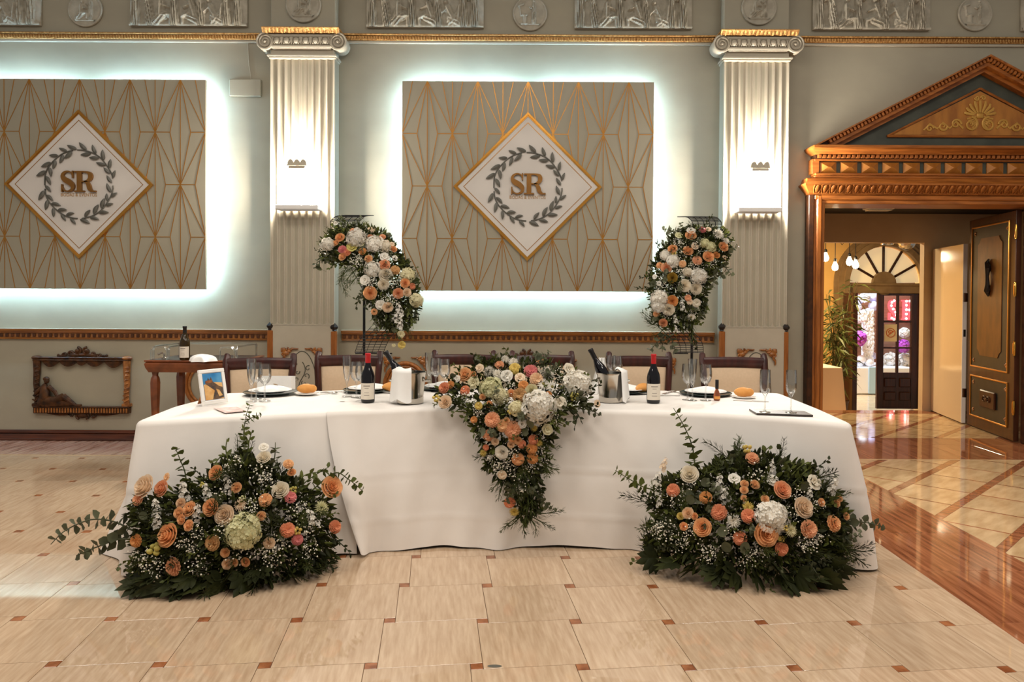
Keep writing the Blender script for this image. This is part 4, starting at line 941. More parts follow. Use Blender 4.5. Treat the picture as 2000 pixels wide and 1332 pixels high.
# bamboo plant
bp = pt(1632, 740, 12.2); bb = empty('bamboo_plant', (bp.x, 12.2, LZ), 'tall potted bamboo in the far hall', 'plant')
rng = random.Random(7); pmat('bamboo', C(110, 100, 50), C(86, 76, 36), rough=.5, scale=9); pmat('bambooleaf', C(112, 112, 52), C(70, 78, 34), rough=.5, scale=4)
MB().lathe([(.16, 0), (.2, .25), (.21, .27), (.18, .27), (.16, .22), (0, .22)], 16, (bp.x, 12.2, LZ+.003)).build('pot', 'darktrim', bb)
lv = MB()
for k in range(11):
    x_, y_ = bp.x+rng.uniform(-.13, .13), 12.2+rng.uniform(-.1, .1); hh = rng.uniform(1.2, 2.1); tx_, ty_ = rng.uniform(-.18, .2), rng.uniform(-.15, .1)
    MB().tube([(x_+tx_*t*t, y_+ty_*t*t, LZ+.2+hh*t) for t in np.linspace(0, 1, 7)], [.012, .011, .010, .009, .008, .006, .003], 6).build('cane', 'bamboo', bb)
    for q in range(46):
        t = rng.uniform(.3, 1); c_ = Vector((x_+tx_*t*t, y_+ty_*t*t, LZ+.2+hh*t)); d_ = Vector((rng.gauss(0, 1), rng.gauss(0, .6), rng.gauss(-.1, .6))).normalized(); l_ = rng.uniform(.14, .28); c_ = c_+d_*rng.uniform(.02, .16)
        s_ = d_.cross(Vector((rng.gauss(0, 1), rng.gauss(0, 1), rng.gauss(0, 1)))).normalized()*.016; n0 = c_+d_*l_*.5+Vector((0, 0, -.02*l_))
        lv.add([c_, n0+s_, c_+d_*l_+Vector((0, 0, -.06)), n0-s_], [(0, 1, 2, 3)])
tag(lv.build('foliage', 'bambooleaf', bb, sharp=0), kind='stuff')
# ------------------------------------------------------------------ head table: two overlapping white cloths
TZ = .76
PER = [((-1.96, 3.77), (-1.985, 3.70)), ((-1.61, 3.915), (-1.60, 3.83)), ((-1.09, 4.10), (-1.05, 4.03)), ((-.48, 4.31), (-.45, 4.165)), ((0, 4.30), (0, 4.175)), ((.45, 4.255), (.5, 4.17)), ((1.07, 4.135), (1.1, 4.06)), ((1.42, 3.975), (1.5, 3.90)), ((1.668, 3.795), (1.83, 3.84)),
       ((1.70, 4.3), (1.99, 4.42)), ((1.715, 5.05), (1.80, 5.04)), ((1.31, 5.12), (1.30, 5.05)), ((.42, 5.22), (.42, 5.14)), ((-.87, 5.25), (-.87, 5.17)), ((-1.44, 5.05), (-1.42, 4.98)), ((-1.95, 4.93), (-2.05, 4.90)), ((-2.01, 4.30), (-2.33, 4.24))]
def perim(n=420):
    pts = []; k = len(PER); seg = []
    for i in range(k):
        a, b = PER[i][0], PER[(i+1) % k][0]; seg.append(math.hypot(b[0]-a[0], b[1]-a[1]))
    tot = sum(seg); out = []
    for q in range(n):
        s = tot*q/n; i = 0
        while s > seg[i]: s -= seg[i]; i += 1
        f = s/seg[i]; A, B = PER[i], PER[(i+1) % k]
        out.append([A[0][0]+(B[0][0]-A[0][0])*f, A[0][1]+(B[0][1]-A[0][1])*f, A[1][0]+(B[1][0]-A[1][0])*f, A[1][1]+(B[1][1]-A[1][1])*f])
    a = np.array(out)
    for it in range(6): a = (np.roll(a, 1, 0)+np.roll(a, -1, 0)+2*a)/4
    return a, tot
PA, PT = perim()
def cloth_mesh(rng_idx, lift, zoff, cut=None):
    n = len(rng_idx); tops = [0, .3, .6, .85, .96]; m = MB(); rows = None; vs = []; ncol = 0
    for ci, q in enumerate(rng_idx):
        q = q % len(PA); tx, ty, hx_, hy_ = PA[q]
        a, b = PA[(q-2) % len(PA)], PA[(q+2) % len(PA)]; dx, dy = b[0]-a[0], b[1]-a[1]; l = math.hypot(dx, dy); nx, ny = dy/l, -dx/l
        sxp = min(max(tx, -1.45), 1.22); syp = 4.60 if abs(sxp) < 1 else 4.52
        s = q/len(PA)*PT; col = []
        ex, ey = tx-nx*.03+nx*lift, ty-ny*.03+ny*lift
        for t in tops: col.append((sxp+(ex-sxp)*t, syp+(ey-syp)*t, TZ+zoff+.0012*math.sin(sxp*9+t*7)))
        for k in range(1, 6):
            a_ = PI/2*k/5; col.append((ex+nx*.03*math.sin(a_), ey+ny*.03*math.sin(a_), TZ+zoff-.03*(1-math.cos(a_))))
        bx_, by_ = tx+nx*lift, ty+ny*lift
        front = ny < -.5; amp = .015 if front else .030
        corner = 1.0
        for k in range(1, 41):
            f = k/40; g = f**1.15
            rip = (math.sin(s*7.3+.6)+.7*math.sin(s*13.1+1.9)+.45*math.sin(s*23.7))*amp*f**1.4+.006*math.sin(s*31+f*5)*f
            bul = .02*math.sin(PI*f)+(.0035*math.exp(-((f-.43-.012*math.sin(s*1.3))/.013)**2)+.003*math.exp(-((f-.78+.01*math.sin(s*1.1))/.013)**2)-.002*math.exp(-((f-.46)/.02)**2) if front else 0)
            x_ = bx_+(hx_-tx)*g+nx*(rip+bul); y_ = by_+(hy_-ty)*g+ny*(rip+bul)
            z_ = (TZ-.03)*(1-f)+(.004+.006*(1+math.sin(s*9)))*f+zoff*(1-f)
            if cut:
                d = cut(ci, n, f); x_ += d[0]; y_ += d[1]; z_ += d[2]
            col.append((x_, y_, max(z_, .003)))
        vs += col; ncol = len(col)
    fs = [(i*ncol+j, i*ncol+j+1, (i+1)*ncol+j+1, (i+1)*ncol+j) for i in range(n-1) for j in range(ncol-1)]
    m.add(vs, fs); return m
fr_ = [q for q in range(len(PA)) if PA[q][1] < 4.45 and -1.3 < PA[q][0] < .5]
iA = min(fr_, key=lambda q: abs(PA[q][0]+.93)); iB = min(fr_, key=lambda q: abs(PA[q][0]+1.08))
bk = [q for q in range(len(PA)) if PA[q][1] > 4.9]; jA = min(bk, key=lambda q: abs(PA[q][0]+.95)); jB = min(bk, key=lambda q: abs(PA[q][0]+1.1))
idxA = list(range(jA, iA+len(PA)+1)) if jA > iA else list(range(jA, iA+1))
idxB = list(range(iB, jB+1))
tag(cloth_mesh(idxA, 0, 0).build('tablecloth', 'cloth', sharp=0), 'white floor-length tablecloth over the left end of the head table', 'tablecloth', 'head table cloths')
def cutB(ci, n, f):
    e = max(0, 1-ci/9.)
    return (.16*f**1.5*e, -.035*math.sin(PI*min(1, ci/7.))*f**.7*(1 if ci < 7 else 0)-.01*e*f, .012*e*f)
tag(cloth_mesh(idxB, .007, .004, cutB).build('tablecloth', 'cloth', sharp=0), 'white floor-length tablecloth over the middle and right of the head table', 'tablecloth', 'head table cloths')
TT_ = TZ+.0055

# ------------------------------------------------------------------ chairs
def make_chair():
    r = empty('dining_chair', (0, 0, 0)); W2 = .215
    for sx in (-1, 1):
        m = MB(); pts = [(sx*.185, .30, 0.003), (sx*.19, .24, .22), (sx*.195, .205, .44), (sx*.203, .205, .58), (sx*.212, .215, .72), (sx*.222, .235, .86), (sx*.226, .262, .94), (sx*.224, .285, .972), (sx*.222, .30, .965)]
        m.tube(pts, [.016, .02, .024, .024, .024, .025, .025, .023, .014], 10, flat=(1, 1.1, 1)); m.ell((sx*.224, .288, .958), (.022, .02, .022)); m.build('back_post', 'chairwood', r)
        m = MB(); m.tube([(sx*.19, -.22, .44), (sx*.19, -.22, .36), (sx*.188, -.215, .18), (sx*.185, -.21, .003)], [.026, .024, .018, .013], 10); m.build('front_leg', 'chairwood', r)
    m = MB(); nseg = 15
    def rail(u, v):
        x = (-1+2*u)*.217; a = 2*PI*v; bow = .02*(1-(x/.217)**2); return (x, .245+bow+.015*math.sin(a), .915+.041*math.cos(a)+.004*(1-(x/.217)**2))
    m.grid(lambda u, v: rail(u, v), nseg, 13); m.build('top_rail', 'chairwood', r)
    m = MB()
    def pad(side):
        def f(u, v):
            x = (-1+2*u)*(.19+.014*v); z = .50+.38*v; bow = .016*(1-(2*u-1)**2); p = .018*(1-(2*u-1)**8)*(1-(2*v-1)**8)
            return (x, .212+.035*v*v+bow+(-p if side else p*.5+.012), z)
        return f
    m.grid(pad(1), 11, 9); m.grid(lambda u, v: pad(0)(1-u, v), 11, 9); m.build('backrest', 'chairfabric', r)
    MB().box(-.195, .195, .195, .225, .455, .50, .008).build('lower_rail', 'chairwood', r)
    m = MB(); m.box(-.215, .215, -.235, .215, .39, .44, .008); m.build('seat_frame', 'chairwood', r)
    m = MB()
    m.grid(lambda u, v: ((-1+2*u)*.212, -.24+.44*v, .44+.05*((1-(2*u-1)**6)*(1-(2*v-1)**6))**.5), 13, 13); m.build('seat', 'chairfabric', r)
    return r
ch0 = make_chair(); tag(ch0, None, 'chair', 'chairs behind the head table')
CH = [(530, 5.30, .16, 'dark wooden chair with beige back at the far left, beside the serving table'), (689, 5.58, .06, 'dark wooden chair with beige back behind the left red-capped bottle'), (906, 5.72, .0, 'dark wooden chair with beige back left of the tall central flowers'), (1058.5, 5.72, .0, 'dark wooden chair with beige back straight behind the central flowers'), (1244.5, 5.66, -.03, 'dark wooden chair with beige back behind the right ice bucket'), (1419.5, 5.60, -.10, 'dark wooden chair with beige back at the far right')]
for k, (px, Y, rz, lb) in enumerate(CH):
    p = at(px, 692, Y); L_ = (p.x-.25*math.sin(-rz)*-1, Y-.25, 0)
    if k == 0: ch0.location = L_; ch0.rotation_euler = (0, 0, rz); ch0['label'] = lb
    else: clone(ch0, L_, rz, lb)
# ------------------------------------------------------------------ serving table on the left
SX0, SX1, SY0, SY1, SZ = -3.065, -2.315, 6.12, 6.68, .868
sv = empty('serving_table', ((SX0+SX1)/2, (SY0+SY1)/2, 0), 'wooden serving table with clear rails against the left dado', 'table')
MB().box(SX0-.015, SX1+.015, SY0-.015, SY1+.015, SZ-.014, SZ, .005).build('top', 'servewood', sv)
MB().box(SX0+.02, SX1-.02, SY0+.02, SY1-.02, SZ-.0005, SZ+.0008).build('glass_inlay', 'slatetray', sv)
ax = MB(); prof = [(0, SZ-.014), (.012, SZ-.03), (.006, SZ-.06), (-.012, SZ-.10)]
for i in range(len(prof)-1):
    (o0, z0), (o1, z1) = prof[i], prof[i+1]
    c0 = [(SX0-o0, SY0-o0), (SX1+o0, SY0-o0), (SX1+o0, SY1+o0), (SX0-o0, SY1+o0)]; c1 = [(SX0-o1, SY0-o1), (SX1+o1, SY0-o1), (SX1+o1, SY1+o1), (SX0-o1, SY1+o1)]
    ax.add([(x, y, z0) for x, y in c0]+[(x, y, z1) for x, y in c1], [(k, 4+k, 4+(k+1) % 4, (k+1) % 4) for k in range(4)])
ax.build('apron', 'servewood', sv, sharp=50)
for x in (SX0+.05, SX1-.05):
    for y in (SY0+.05, SY1-.05): MB().lathe([(.014, .004), (.018, .05), (.028, .35), (.037, .58), (.040, .68), (.034, .72), (.024, .735), (.024, .75), (.03, .77)], 8, (x, y, 0)).build('leg', 'servewood', sv)
def urail(pts): return MB().tube(pts, .006, 6)
def rr(a, b, h, r=.03):  # rounded hoop between two base points
    a, b = Vector(a), Vector(b); d = (b-a).normalized(); up = Vector((0, 0, 1)); P = [a, a+up*(h-r)]
    for k in range(1, 6): w = PI/2*k/5; P.append(a+up*(h-r)+d*r*(1-math.cos(w))+up*r*math.sin(w))
    for k in range(0, 6): w = PI/2*k/5; P.append(b+up*(h-r)-d*r*(1-math.sin(w))+up*r*math.cos(w))
    P.append(b); return P
z0 = SZ+.001
for a, b in (((SX0+.03, SY0+.02, z0), (SX0+.16, SY0+.02, z0)), ((SX0+.03, SY0+.06, z0), (SX0+.03, SY1-.03, z0)), ((SX1-.16, SY0+.02, z0), (SX1-.04, SY0+.02, z0)), ((SX1-.04, SY0+.06, z0), (SX1-.04, SY1-.03, z0)), ((SX0+.05, SY1-.02, z0), (SX1-.05, SY1-.02, z0)), ((SX0+.16, SY0+.05, z0), (SX0+.16, SY1-.2, z0))):
    MB().tube(rr(a, b, .105), .0075, 8).build('clear_rail', 'acrylic', sv)
tp = MB(); tp.tube([(SX0+.10, SY0+.1, z0), (SX0+.10, SY0+.1, z0+.04), (SX0+.09, SY0+.08, z0+.055), (SX0+.06, SY0+.07, z0+.04)], .008, 8); tp.lathe([(.022, 0), (.022, .008), (.01, .02)], 10, (SX0+.1, SY0+.1, z0)); tp.build('small_tap', 'steel', sv)
# ------------------------------------------------------------------ bottles
def bottle_me(h, r):
    k = h/.29; q = r/.039
    return [(0, .004*k), (.03*q, .0), (.037*q, .004*k), (.039*q, .012*k), (.039*q, .130*k), (.0385*q, .150*k), (.034*q, .175*k), (.024*q, .20*k), (.0165*q, .222*k), (.0142*q, .24*k), (.0138*q, .275*k), (.0155*q, .277*k), (.0155*q, .288*k), (.0148*q, .29*k), (0, .29*k)]
def wine_bottle(px, py, z, h, r, label, foil, glassm, lab=True, tilt=None, P=None, Y=None):
    p = P if P is not None else onz(px, py, z)
    o = empty('wine_bottle', p, label, 'bottle'); prof = bottle_me(h, r); k = h/.29; q = r/.039
    MB().lathe(prof, 28, p).build('glass_body', glassm, o)
    MB().lathe([(.0150*q, .228*k), (.0149*q, .275*k), (.0165*q, .278*k), (.0165*q, .289*k), (.0150*q, .2915*k), (0, .2915*k)], 24, p).build('capsule', foil, o)
    if lab:
        m = MB(); m.grid(lambda u, v: (p.x+.0395*q*math.sin(-1.25+2.5*u), p.y-.0395*q*math.cos(-1.25+2.5*u), p.z+(.022+.095*v)*k), 15, 2); l = m.build('label', 'paper', o)
        t = MB()
        for zz, w in ((.098, .5), (.086, .3), (.06, .35), (.045, .4)): t.grid(lambda u, v: (p.x+.0398*q*math.sin(-w+2*w*u), p.y-.0398*q*math.cos(-w+2*w*u), p.z+(zz+(.006 if zz > .09 else .003)*v)*k), 9, 2)
        t.build('label_print', 'print', l)
    return o
wine_bottle(718.5, 786, TT_, .292, .0405, 'dark wine bottle with red capsule standing left of the left ice bucket', 'foil', 'bottle')
wine_bottle(1276, 787, TT_, .292, .0405, 'dark wine bottle with red capsule standing right of the right ice bucket', 'foil', 'bottle')
wine_bottle(361, 703, SZ+.001, .275, .040, 'brown wine bottle standing on the serving table', 'foildark', 'bottlegreen', True)
# ------------------------------------------------------------------ ice buckets
def bucket(px, py, r, h, label, nap, tiltv, blabel):
    p = onz(px, py, TT_); o = empty('ice_bucket', p, label, 'ice bucket', 'steel ice buckets')
    m = MB(); R0 = r*.86
    m.lathe([(R0*.95, .001), (R0, .006), (R0, .030), (R0*1.015, .034), (R0*.99, .040), (r*.99, h-.012), (r*1.03, h-.006), (r*1.03, h), (r*.97, h), (r*.955, h-.02), (R0*.9, .045), (0, .04)], 40, p); m.build('bowl', 'steel', o)
    for s_ in (-1, 1): MB().tube([(p.x+s_*r*.95, p.y-.028, p.z+h*.72), (p.x+s_*(r+.022), p.y-.024, p.z+h*.73), (p.x+s_*(r+.026), p.y, p.z+h*.73), (p.x+s_*(r+.022), p.y+.024, p.z+h*.73), (p.x+s_*r*.95, p.y+.028, p.z+h*.72)], .006, 8).build('handle', 'steel', o)
    # napkin over the rim
    a0, a1 = nap; n = MB(); rng = random.Random(int(px))
    def cl(u, v):
        a = a0+(a1-a0)*u; hang = .165+.012*math.sin(u*9)
        if v < .3:
            t = v/.3; rr_ = r*(.35+.65*t)+.004; return (p.x+rr_*math.sin(a), p.y-rr_*math.cos(a), p.z+h+.016+.012*math.sin(PI*t)*(1+.4*math.sin(u*7)))
        t = (v-.3)/.7; rr_ = r*1.03+.010+.010*t+.007*math.sin(u*11+1)*t; z_ = p.z+h+.014-.02*min(1, t*8)**2*.5-hang*t
        return (p.x+rr_*math.sin(a), p.y-rr_*math.cos(a), max(z_, p.z+.004))
    n.grid(cl, 28, 24)
    tag(n.build('napkin', 'napkin', sharp=0), 'white napkin draped over the '+('left' if px < 1000 else 'right')+' ice bucket', 'napkin', 'napkins over the ice buckets')
    d = Vector(tiltv).normalized(); b0 = p+Vector((0, 0, .055))-d*.02; R_ = Vector((0, 0, 1)).rotation_difference(d).to_matrix()
    bo = empty('wine_bottle', p+Vector((0, 0, .05)), blabel, 'bottle'); M = Matrix.Translation(p+Vector((0, 0, .052))+Vector((-d.x*.03, -d.y*.03, 0))) @ R_.to_4x4()
    prof = bottle_me(.30, .036)
    mm = MB(); mm.lathe(prof, 22); mm.v = [tuple(M @ Vector(v)) for v in mm.v]; mm.build('glass_body', 'bottle', bo)
    mm = MB(); mm.lathe([(.0152, .235), (.0150, .28), (.0166, .286), (.0166, .298), (.0150, .3015), (0, .3015)], 18); mm.v = [tuple(M @ Vector(v)) for v in mm.v]; mm.build('capsule', 'foildark', bo)
bucket(801, 787, .092, .185, 'steel ice bucket left of the central flowers', (-1.5, .22), (-.55, .05, .83), 'dark bottle leaning out of the left ice bucket')
bucket(1193, 785, .085, .178, 'steel ice bucket right of the central flowers', (.55, 2.3), (-.45, .10, .86), 'dark bottle leaning out of the right ice bucket')
# ------------------------------------------------------------------ glassware
def glass_me(kind):
    if kind == 'wine': out = [(.034, 0), (.034, .002), (.012, .005), (.0045, .012), (.0038, .05), (.0040, .085), (.007, .098), (.020, .108), (.032, .124), (.0385, .148), (.0380, .175), (.0335, .215), (.0330, .222)]; ins = [(.0322, .222), (.0326, .215), (.0370, .175), (.0374, .149), (.031, .126), (.019, .111), (.0, .104)]
    elif kind == 'flute': out = [(.031, 0), (.031, .002), (.010, .005), (.0045, .012), (.0036, .05), (.0038, .078), (.007, .088), (.016, .115), (.0235, .155), (.0265, .20), (.0285, .252), (.0285, .255)]; ins = [(.0276, .255), (.0276, .251), (.0256, .20), (.0226, .155), (.0150, .117), (0, .096)]
    else: out = [(.030, 0), (.030, .002), (.010, .005), (.0045, .012), (.0036, .05), (.0038, .082), (.009, .094), (.022, .110), (.0285, .135), (.0295, .165), (.0275, .225), (.027, .232)]; ins = [(.0262, .232), (.0267, .225), (.0286, .165), (.0276, .136), (.021, .113), (0, .100)]
    return MB().lathe(out+ins, 28).mesh('glass_'+kind, 'glass', sharp=60)
GM = {k: glass_me(k) for k in ('wine', 'flute', 'tulip')}
GL = [('flute', 491, 784, 'tall flute on the left of the leftmost place setting'), ('wine', 500, 779, 'wine glass half hidden behind the leftmost tall flute'), ('wine', 517, 783, 'wine glass in front of the leftmost dark plate'),
      ('flute', 677.5, 774, 'tall flute at the second place setting from the left'), ('wine', 696, 776, 'wine glass just left of the left red-capped bottle'), ('wine', 706, 777, 'wine glass partly behind the left red-capped bottle'),
      ('flute', 838, 763, 'tall flute right behind the left ice bucket'), ('wine', 851, 765, 'wine glass left of the central flowers'), ('wine', 868, 768, 'wine glass touching the left of the central flowers'),
      ('wine', 1018, 757, 'wine glass peeping over the central flowers, left one'), ('wine', 1031, 757, 'wine glass peeping over the central flowers, right one'),
      ('wine', 1193, 756, 'wine glass left behind the right ice bucket'), ('wine', 1205, 757, 'wine glass right behind the right ice bucket'),
      ('wine', 1343, 781, 'wine glass left of the rightmost dark plate'), ('flute', 1352, 782, 'tall flute beside the rightmost dark plate'), ('wine', 1378, 782, 'wine glass right of the rightmost tall flute'),
      ('tulip', 1494, 805, 'toasting flute on the left of the slate tray'), ('tulip', 1545, 806, 'toasting flute on the right of the slate tray')]
for kd, px, py, lb in GL:
    z = TT_+(.0105 if kd == 'tulip' else .0005); p = onz(px, py, z); o = bpy.data.objects.new({'wine': 'wine_glass', 'flute': 'champagne_flute', 'tulip': 'champagne_flute'}[kd], GM[kd]); COL.objects.link(o); o.location = p
    tag(o, lb, 'glass', 'glasses on the head table')
# ------------------------------------------------------------------ plates, napkins, bread, cutlery
ch_me = MB().lathe([(.10, 0), (.105, .0), (.165, .012), (.168, .014), (.166, .016), (.11, .006), (0, .005)], 48).mesh('charger', 'charger'); pl_me = MB().lathe([(.08, .0), (.085, 0), (.132, .014), (.135, .016), (.132, .018), (.09, .006), (0, .005)], 44).mesh('plate', 'plate'); sp_me = MB().lathe([(.045, 0), (.05, 0), (.073, .008), (.075, .010), (.072, .011), (.05, .004), (0, .003)], 32).mesh('plate', 'plate')
def napk(seed):
    rng = random.Random(seed); m = MB()
    def f(u, v):
        a = 2*PI*u; R_ = (1-v)*(.085+.02*math.sin(a*3+seed)); return (R_*math.cos(a)*1.25, R_*math.sin(a)*.8, .004+.034*v**.5*(1+.25*math.sin(a*4+seed)*(1-v)))
    m.grid(f, 40, 9, True); return m.mesh('napkin', 'napkin', sharp=0)
for k, (px, py, lb) in enumerate(((528, 769, 'the leftmost place'), (720, 764, 'the place behind the left red-capped bottle'), (868, 760, 'the place left of the central flowers'), (1058, 760, 'the place hidden by the central flowers'), (1222, 766, 'the place behind the right ice bucket'), (1378, 771, 'the rightmost place'))):
    p = onz(px, py, TT_)
    for me, nm, dz, lab in ((ch_me, 'charger_plate', .0005, 'dark green glass charger plate at '), (pl_me, 'dinner_plate', .0105, 'white dinner plate at '), (napk(k), 'napkin', .0185, 'white folded napkin on the plate at ')):
        o = bpy.data.objects.new(nm, me); COL.objects.link(o); o.location = p+Vector((0, 0, dz)); tag(o, lab+lb, 'plate' if nm != 'napkin' else 'napkin', nm.replace('_', ' ')+'s on the head table')
def bread_me(seed):
    m = MB()
    def f(u, v):
        a = 2*PI*u; b = PI*v; r_ = 1+.06*math.sin(3*a+seed)+.05*math.cos(2*b+a); x = .062*math.sin(b)*math.cos(a)*r_; y = .036*math.sin(b)*math.sin(a)*r_; z = .030+.032*math.cos(b)*(1-.16*math.exp(-((x-.02)/.010)**2)); return (x, y, max(z, .002))
    m.grid(f, 28, 15, True); return m.mesh('bread', 'bread', sharp=0)
for k, (px, py, lb) in enumerate(((600, 770, 'beside the leftmost dark plate'), (1453, 777, 'between the rightmost plate and the slate tray'), (1257, 768, 'half hidden by the right red-capped bottle'), (765, 766, 'peeping out left of the left ice bucket'))):
    p = onz(px, py, TT_)
    o = bpy.data.objects.new('bread_plate', sp_me); COL.objects.link(o); o.location = p+Vector((0, 0, .0005)); tag(o, 'small white bread plate '+lb, 'plate', 'bread plates')
    o = bpy.data.objects.new('bread_roll', bread_me(k)); COL.objects.link(o); o.location = p+Vector((0, 0, .006)); o.rotation_euler = (0, 0, (.1, -.1, .6, .4)[k]); tag(o, 'golden bread roll '+lb, 'bread', 'bread rolls')
def fork(): return MB().box(-.004, .004, -.10, .03, .0005, .0035, .001).box(-.011, .011, .03, .055, .0005, .004, .001).box(-.011, -.007, .055, .095, .0005, .004, .0008).box(-.004, -.001, .055, .095, .0005, .004, .0008).box(.001, .004, .055, .095, .0005, .004, .0008).box(.007, .011, .055, .095, .0005, .004, .0008).mesh('fork', 'cutlery')
def spoon(): return MB().box(-.0035, .0035, -.10, .05, .0005, .0035, .001).ell((0, .068, .004), (.018, .028, .0035), 14, 6).mesh('spoon', 'cutlery')
def knife(): return MB().box(-.004, .004, -.10, 0, .0005, .005, .001).box(-.007, .006, 0, .11, .0005, .0022, .0006).mesh('knife', 'cutlery')
fk, sp, kn = fork(), spoon(), knife()
for px, py, me, nm, rz, lb in ((640, 766, sp, 'spoon', -2.2, 'steel spoon right of the left bread roll'), (652, 766, fk, 'fork', 2.3, 'steel fork right of the left bread roll'), (415, 768, sp, 'spoon', 2.6, 'steel spoon behind the photo frame'), (428, 770, fk, 'fork', -2.5, 'steel fork right behind the photo frame'), (1308, 767, fk, 'fork', 2.5, 'steel fork right of the right red-capped bottle'), (1322, 767, sp, 'spoon', -2.6, 'steel spoon left of the rightmost glasses'), (1468, 784, kn, 'knife', 1.2, 'steel knife right of the right bread plate'), (1297, 773, kn, 'knife', 1.4, 'steel knife touching the right red-capped bottle')):
    o = bpy.data.objects.new(nm, me); COL.objects.link(o); o.location = onz(px, py, TT_); o.rotation_euler = (0, 0, rz); tag(o, lb, 'cutlery', 'loose cutlery on the head table')
# slate tray
c = [onz(*q, TT_) for q in ((1463, 801.5), (1571, 806), (1588, 814), (1478, 810))]
m = MB(); m.add([(v.x, v.y, TT_+.0003) for v in c]+[(v.x, v.y, TT_+.0095) for v in c], [(0, 1, 2, 3), (7, 6, 5, 4)]+[(i, 4+i, 4+(i+1) % 4, (i+1) % 4) for i in range(4)]); tag(m.build('slate_tray', 'slatetray'), 'long dark slate tray under the two toasting flutes', 'tray')
# miniature bottle
p = onz(1400, 782, TT_); mb = empty('miniature_bottle', p, 'tiny amber bottle with dark cap beside the right bread roll', 'bottle')
MB().lathe([(0, .001), (.018, .001), (.020, .006), (.021, .03), (.014, .055), (.009, .068), (.0085, .075), (0, .075)], 20, p).build('glass_body', 'liqueur', mb); MB().lathe([(.0105, .072), (.0108, .125), (.009, .128), (0, .128)], 16, p).build('cap', 'foildark', mb)
MB().grid(lambda u, v: (p.x+.0212*math.sin(-1+2*u), p.y-.0212*math.cos(-1+2*u), p.z+.010+.018*v), 9, 2).build('label', 'bread', mb)
# folded fan napkin behind the right bucket
p = onz(1172, 770, TT_); m = MB()
m.grid(lambda u, v: (p.x+(u-.5)*.14*(1-v*.72)+.012*v, p.y+.03*math.sin(u*PI*5)*(1-v*.6)+.02*v, p.z+.002+.235*v), 26, 8); tag(m.build('standing_napkin', 'napkin', sharp=0), 'tall pleated white napkin standing behind the right ice bucket', 'napkin')
# photo frame and card
A = onz(395, 793, TT_); B = onz(445, 786, TT_); fz = math.atan2(B.y-A.y, B.x-A.x); fw = (B-A).length; fh = .205
pf = empty('photo_frame', (A+B)/2, 'white photo frame with desert picture at the left end of the table', 'photo frame', rz=fz)
def fl_(m, name, mat, par=None):
    tl = Matrix.Rotation(-.20, 4, 'X'); m.v = [tuple(tl @ Vector(v)) for v in m.v]; o = bpy.data.objects.new(name, m.mesh(name, mat)); COL.objects.link(o); o.parent = par or pf; return o
m = MB(); frame_ring(m, -fw/2, fw/2, .002, fh, .021, -.008, .008); fl_(m, 'frame', 'white')
pic = fl_(MB().box(-fw/2+.024, fw/2-.024, -.003, .003, .026, fh-.024), 'sky_print', pmat('sky', C(40, 120, 180), C(90, 160, 200), rough=.4, scale=8))
x0, x1, z0, z1 = -fw/2+.025, fw/2-.025, .028, fh-.026; X = lambda u: x0+(x1-x0)*u; Z = lambda v: z0+(z1-z0)*v
fl_(MB().prism([(X(0), Z(0)), (X(1), Z(0)), (X(1), Z(.62)), (X(.6), Z(.66)), (X(0), Z(.60))], -.0042, -.002), 'sand_print', pmat('sand', C(206, 150, 84), C(230, 190, 130), rough=.4, scale=20), pic)
fl_(MB().prism([(X(.1), Z(.62)), (X(.22), Z(.74)), (X(.27), Z(.85)), (X(.33), Z(.74)), (X(.42), Z(.86)), (X(.5), Z(.68)), (X(.8), Z(.5)), (X(1), Z(.44)), (X(1), Z(.05)), (X(.6), Z(.0)), (X(.4), Z(.02)), (X(.55), Z(.34)), (X(.3), Z(.5))], -.0052, -.003), 'rock_print', pmat('rock', C(60, 54, 54), C(120, 90, 64), rough=.4, scale=26), pic)
fl_(MB().prism([(X(.62), Z(.4)), (X(.8), Z(.34)), (X(.95), Z(.12)), (X(.75), Z(.1))], -.0056, -.004), 'slope_print', 'sand', pic)
st = MB().add([(-.05, .012, .14), (-.01, .012, .14), (-.01, .085, .001), (-.05, .085, .001), (-.05, .018, .14), (-.01, .018, .14), (-.01, .092, .001), (-.05, .092, .001)], [(0, 1, 2, 3), (7, 6, 5, 4), (0, 3, 7, 4), (1, 5, 6, 2), (0, 4, 5, 1), (3, 2, 6, 7)])
o = bpy.data.objects.new('easel_strut', st.mesh('easel_strut', 'wood')); COL.objects.link(o); o.parent = pf
c = [onz(*q, TT_) for q in ((417, 797.5), (463, 795), (481, 803), (440, 807))]
cd = MB().add([(v.x, v.y, TT_+.0003) for v in c]+[(v.x, v.y, TT_+.002) for v in c], [(0, 1, 2, 3), (7, 6, 5, 4)]+[(i, 4+i, 4+(i+1) % 4, (i+1) % 4) for i in range(4)]).build('printed_card', pmat('card', C(196, 150, 140), C(226, 206, 198), rough=.4, scale=22)); tag(cd, 'pink and white printed card lying in front of the photo frame', 'card')
# white paper carrier on the first chair
p = at(538, 739, 5.15); wbg = empty('paper_carrier', (p.x, 5.17, .492), 'white carrier with oval handle hole standing on the leftmost chair', 'bag'); hh = p.z+.01
m = MB(); gx0, gx1 = p.x-.115, p.x+.115; zt = hh
hole = [(p.x-.005+.034*math.cos(a), zt-.055+.012*math.sin(a)) for a in np.linspace(0, 2*PI, 17)[:-1]]
outer = [(gx0, .494), (gx1, .494), (gx1-.004, zt-.01), (p.x, zt), (gx0+.004, zt-.008)]
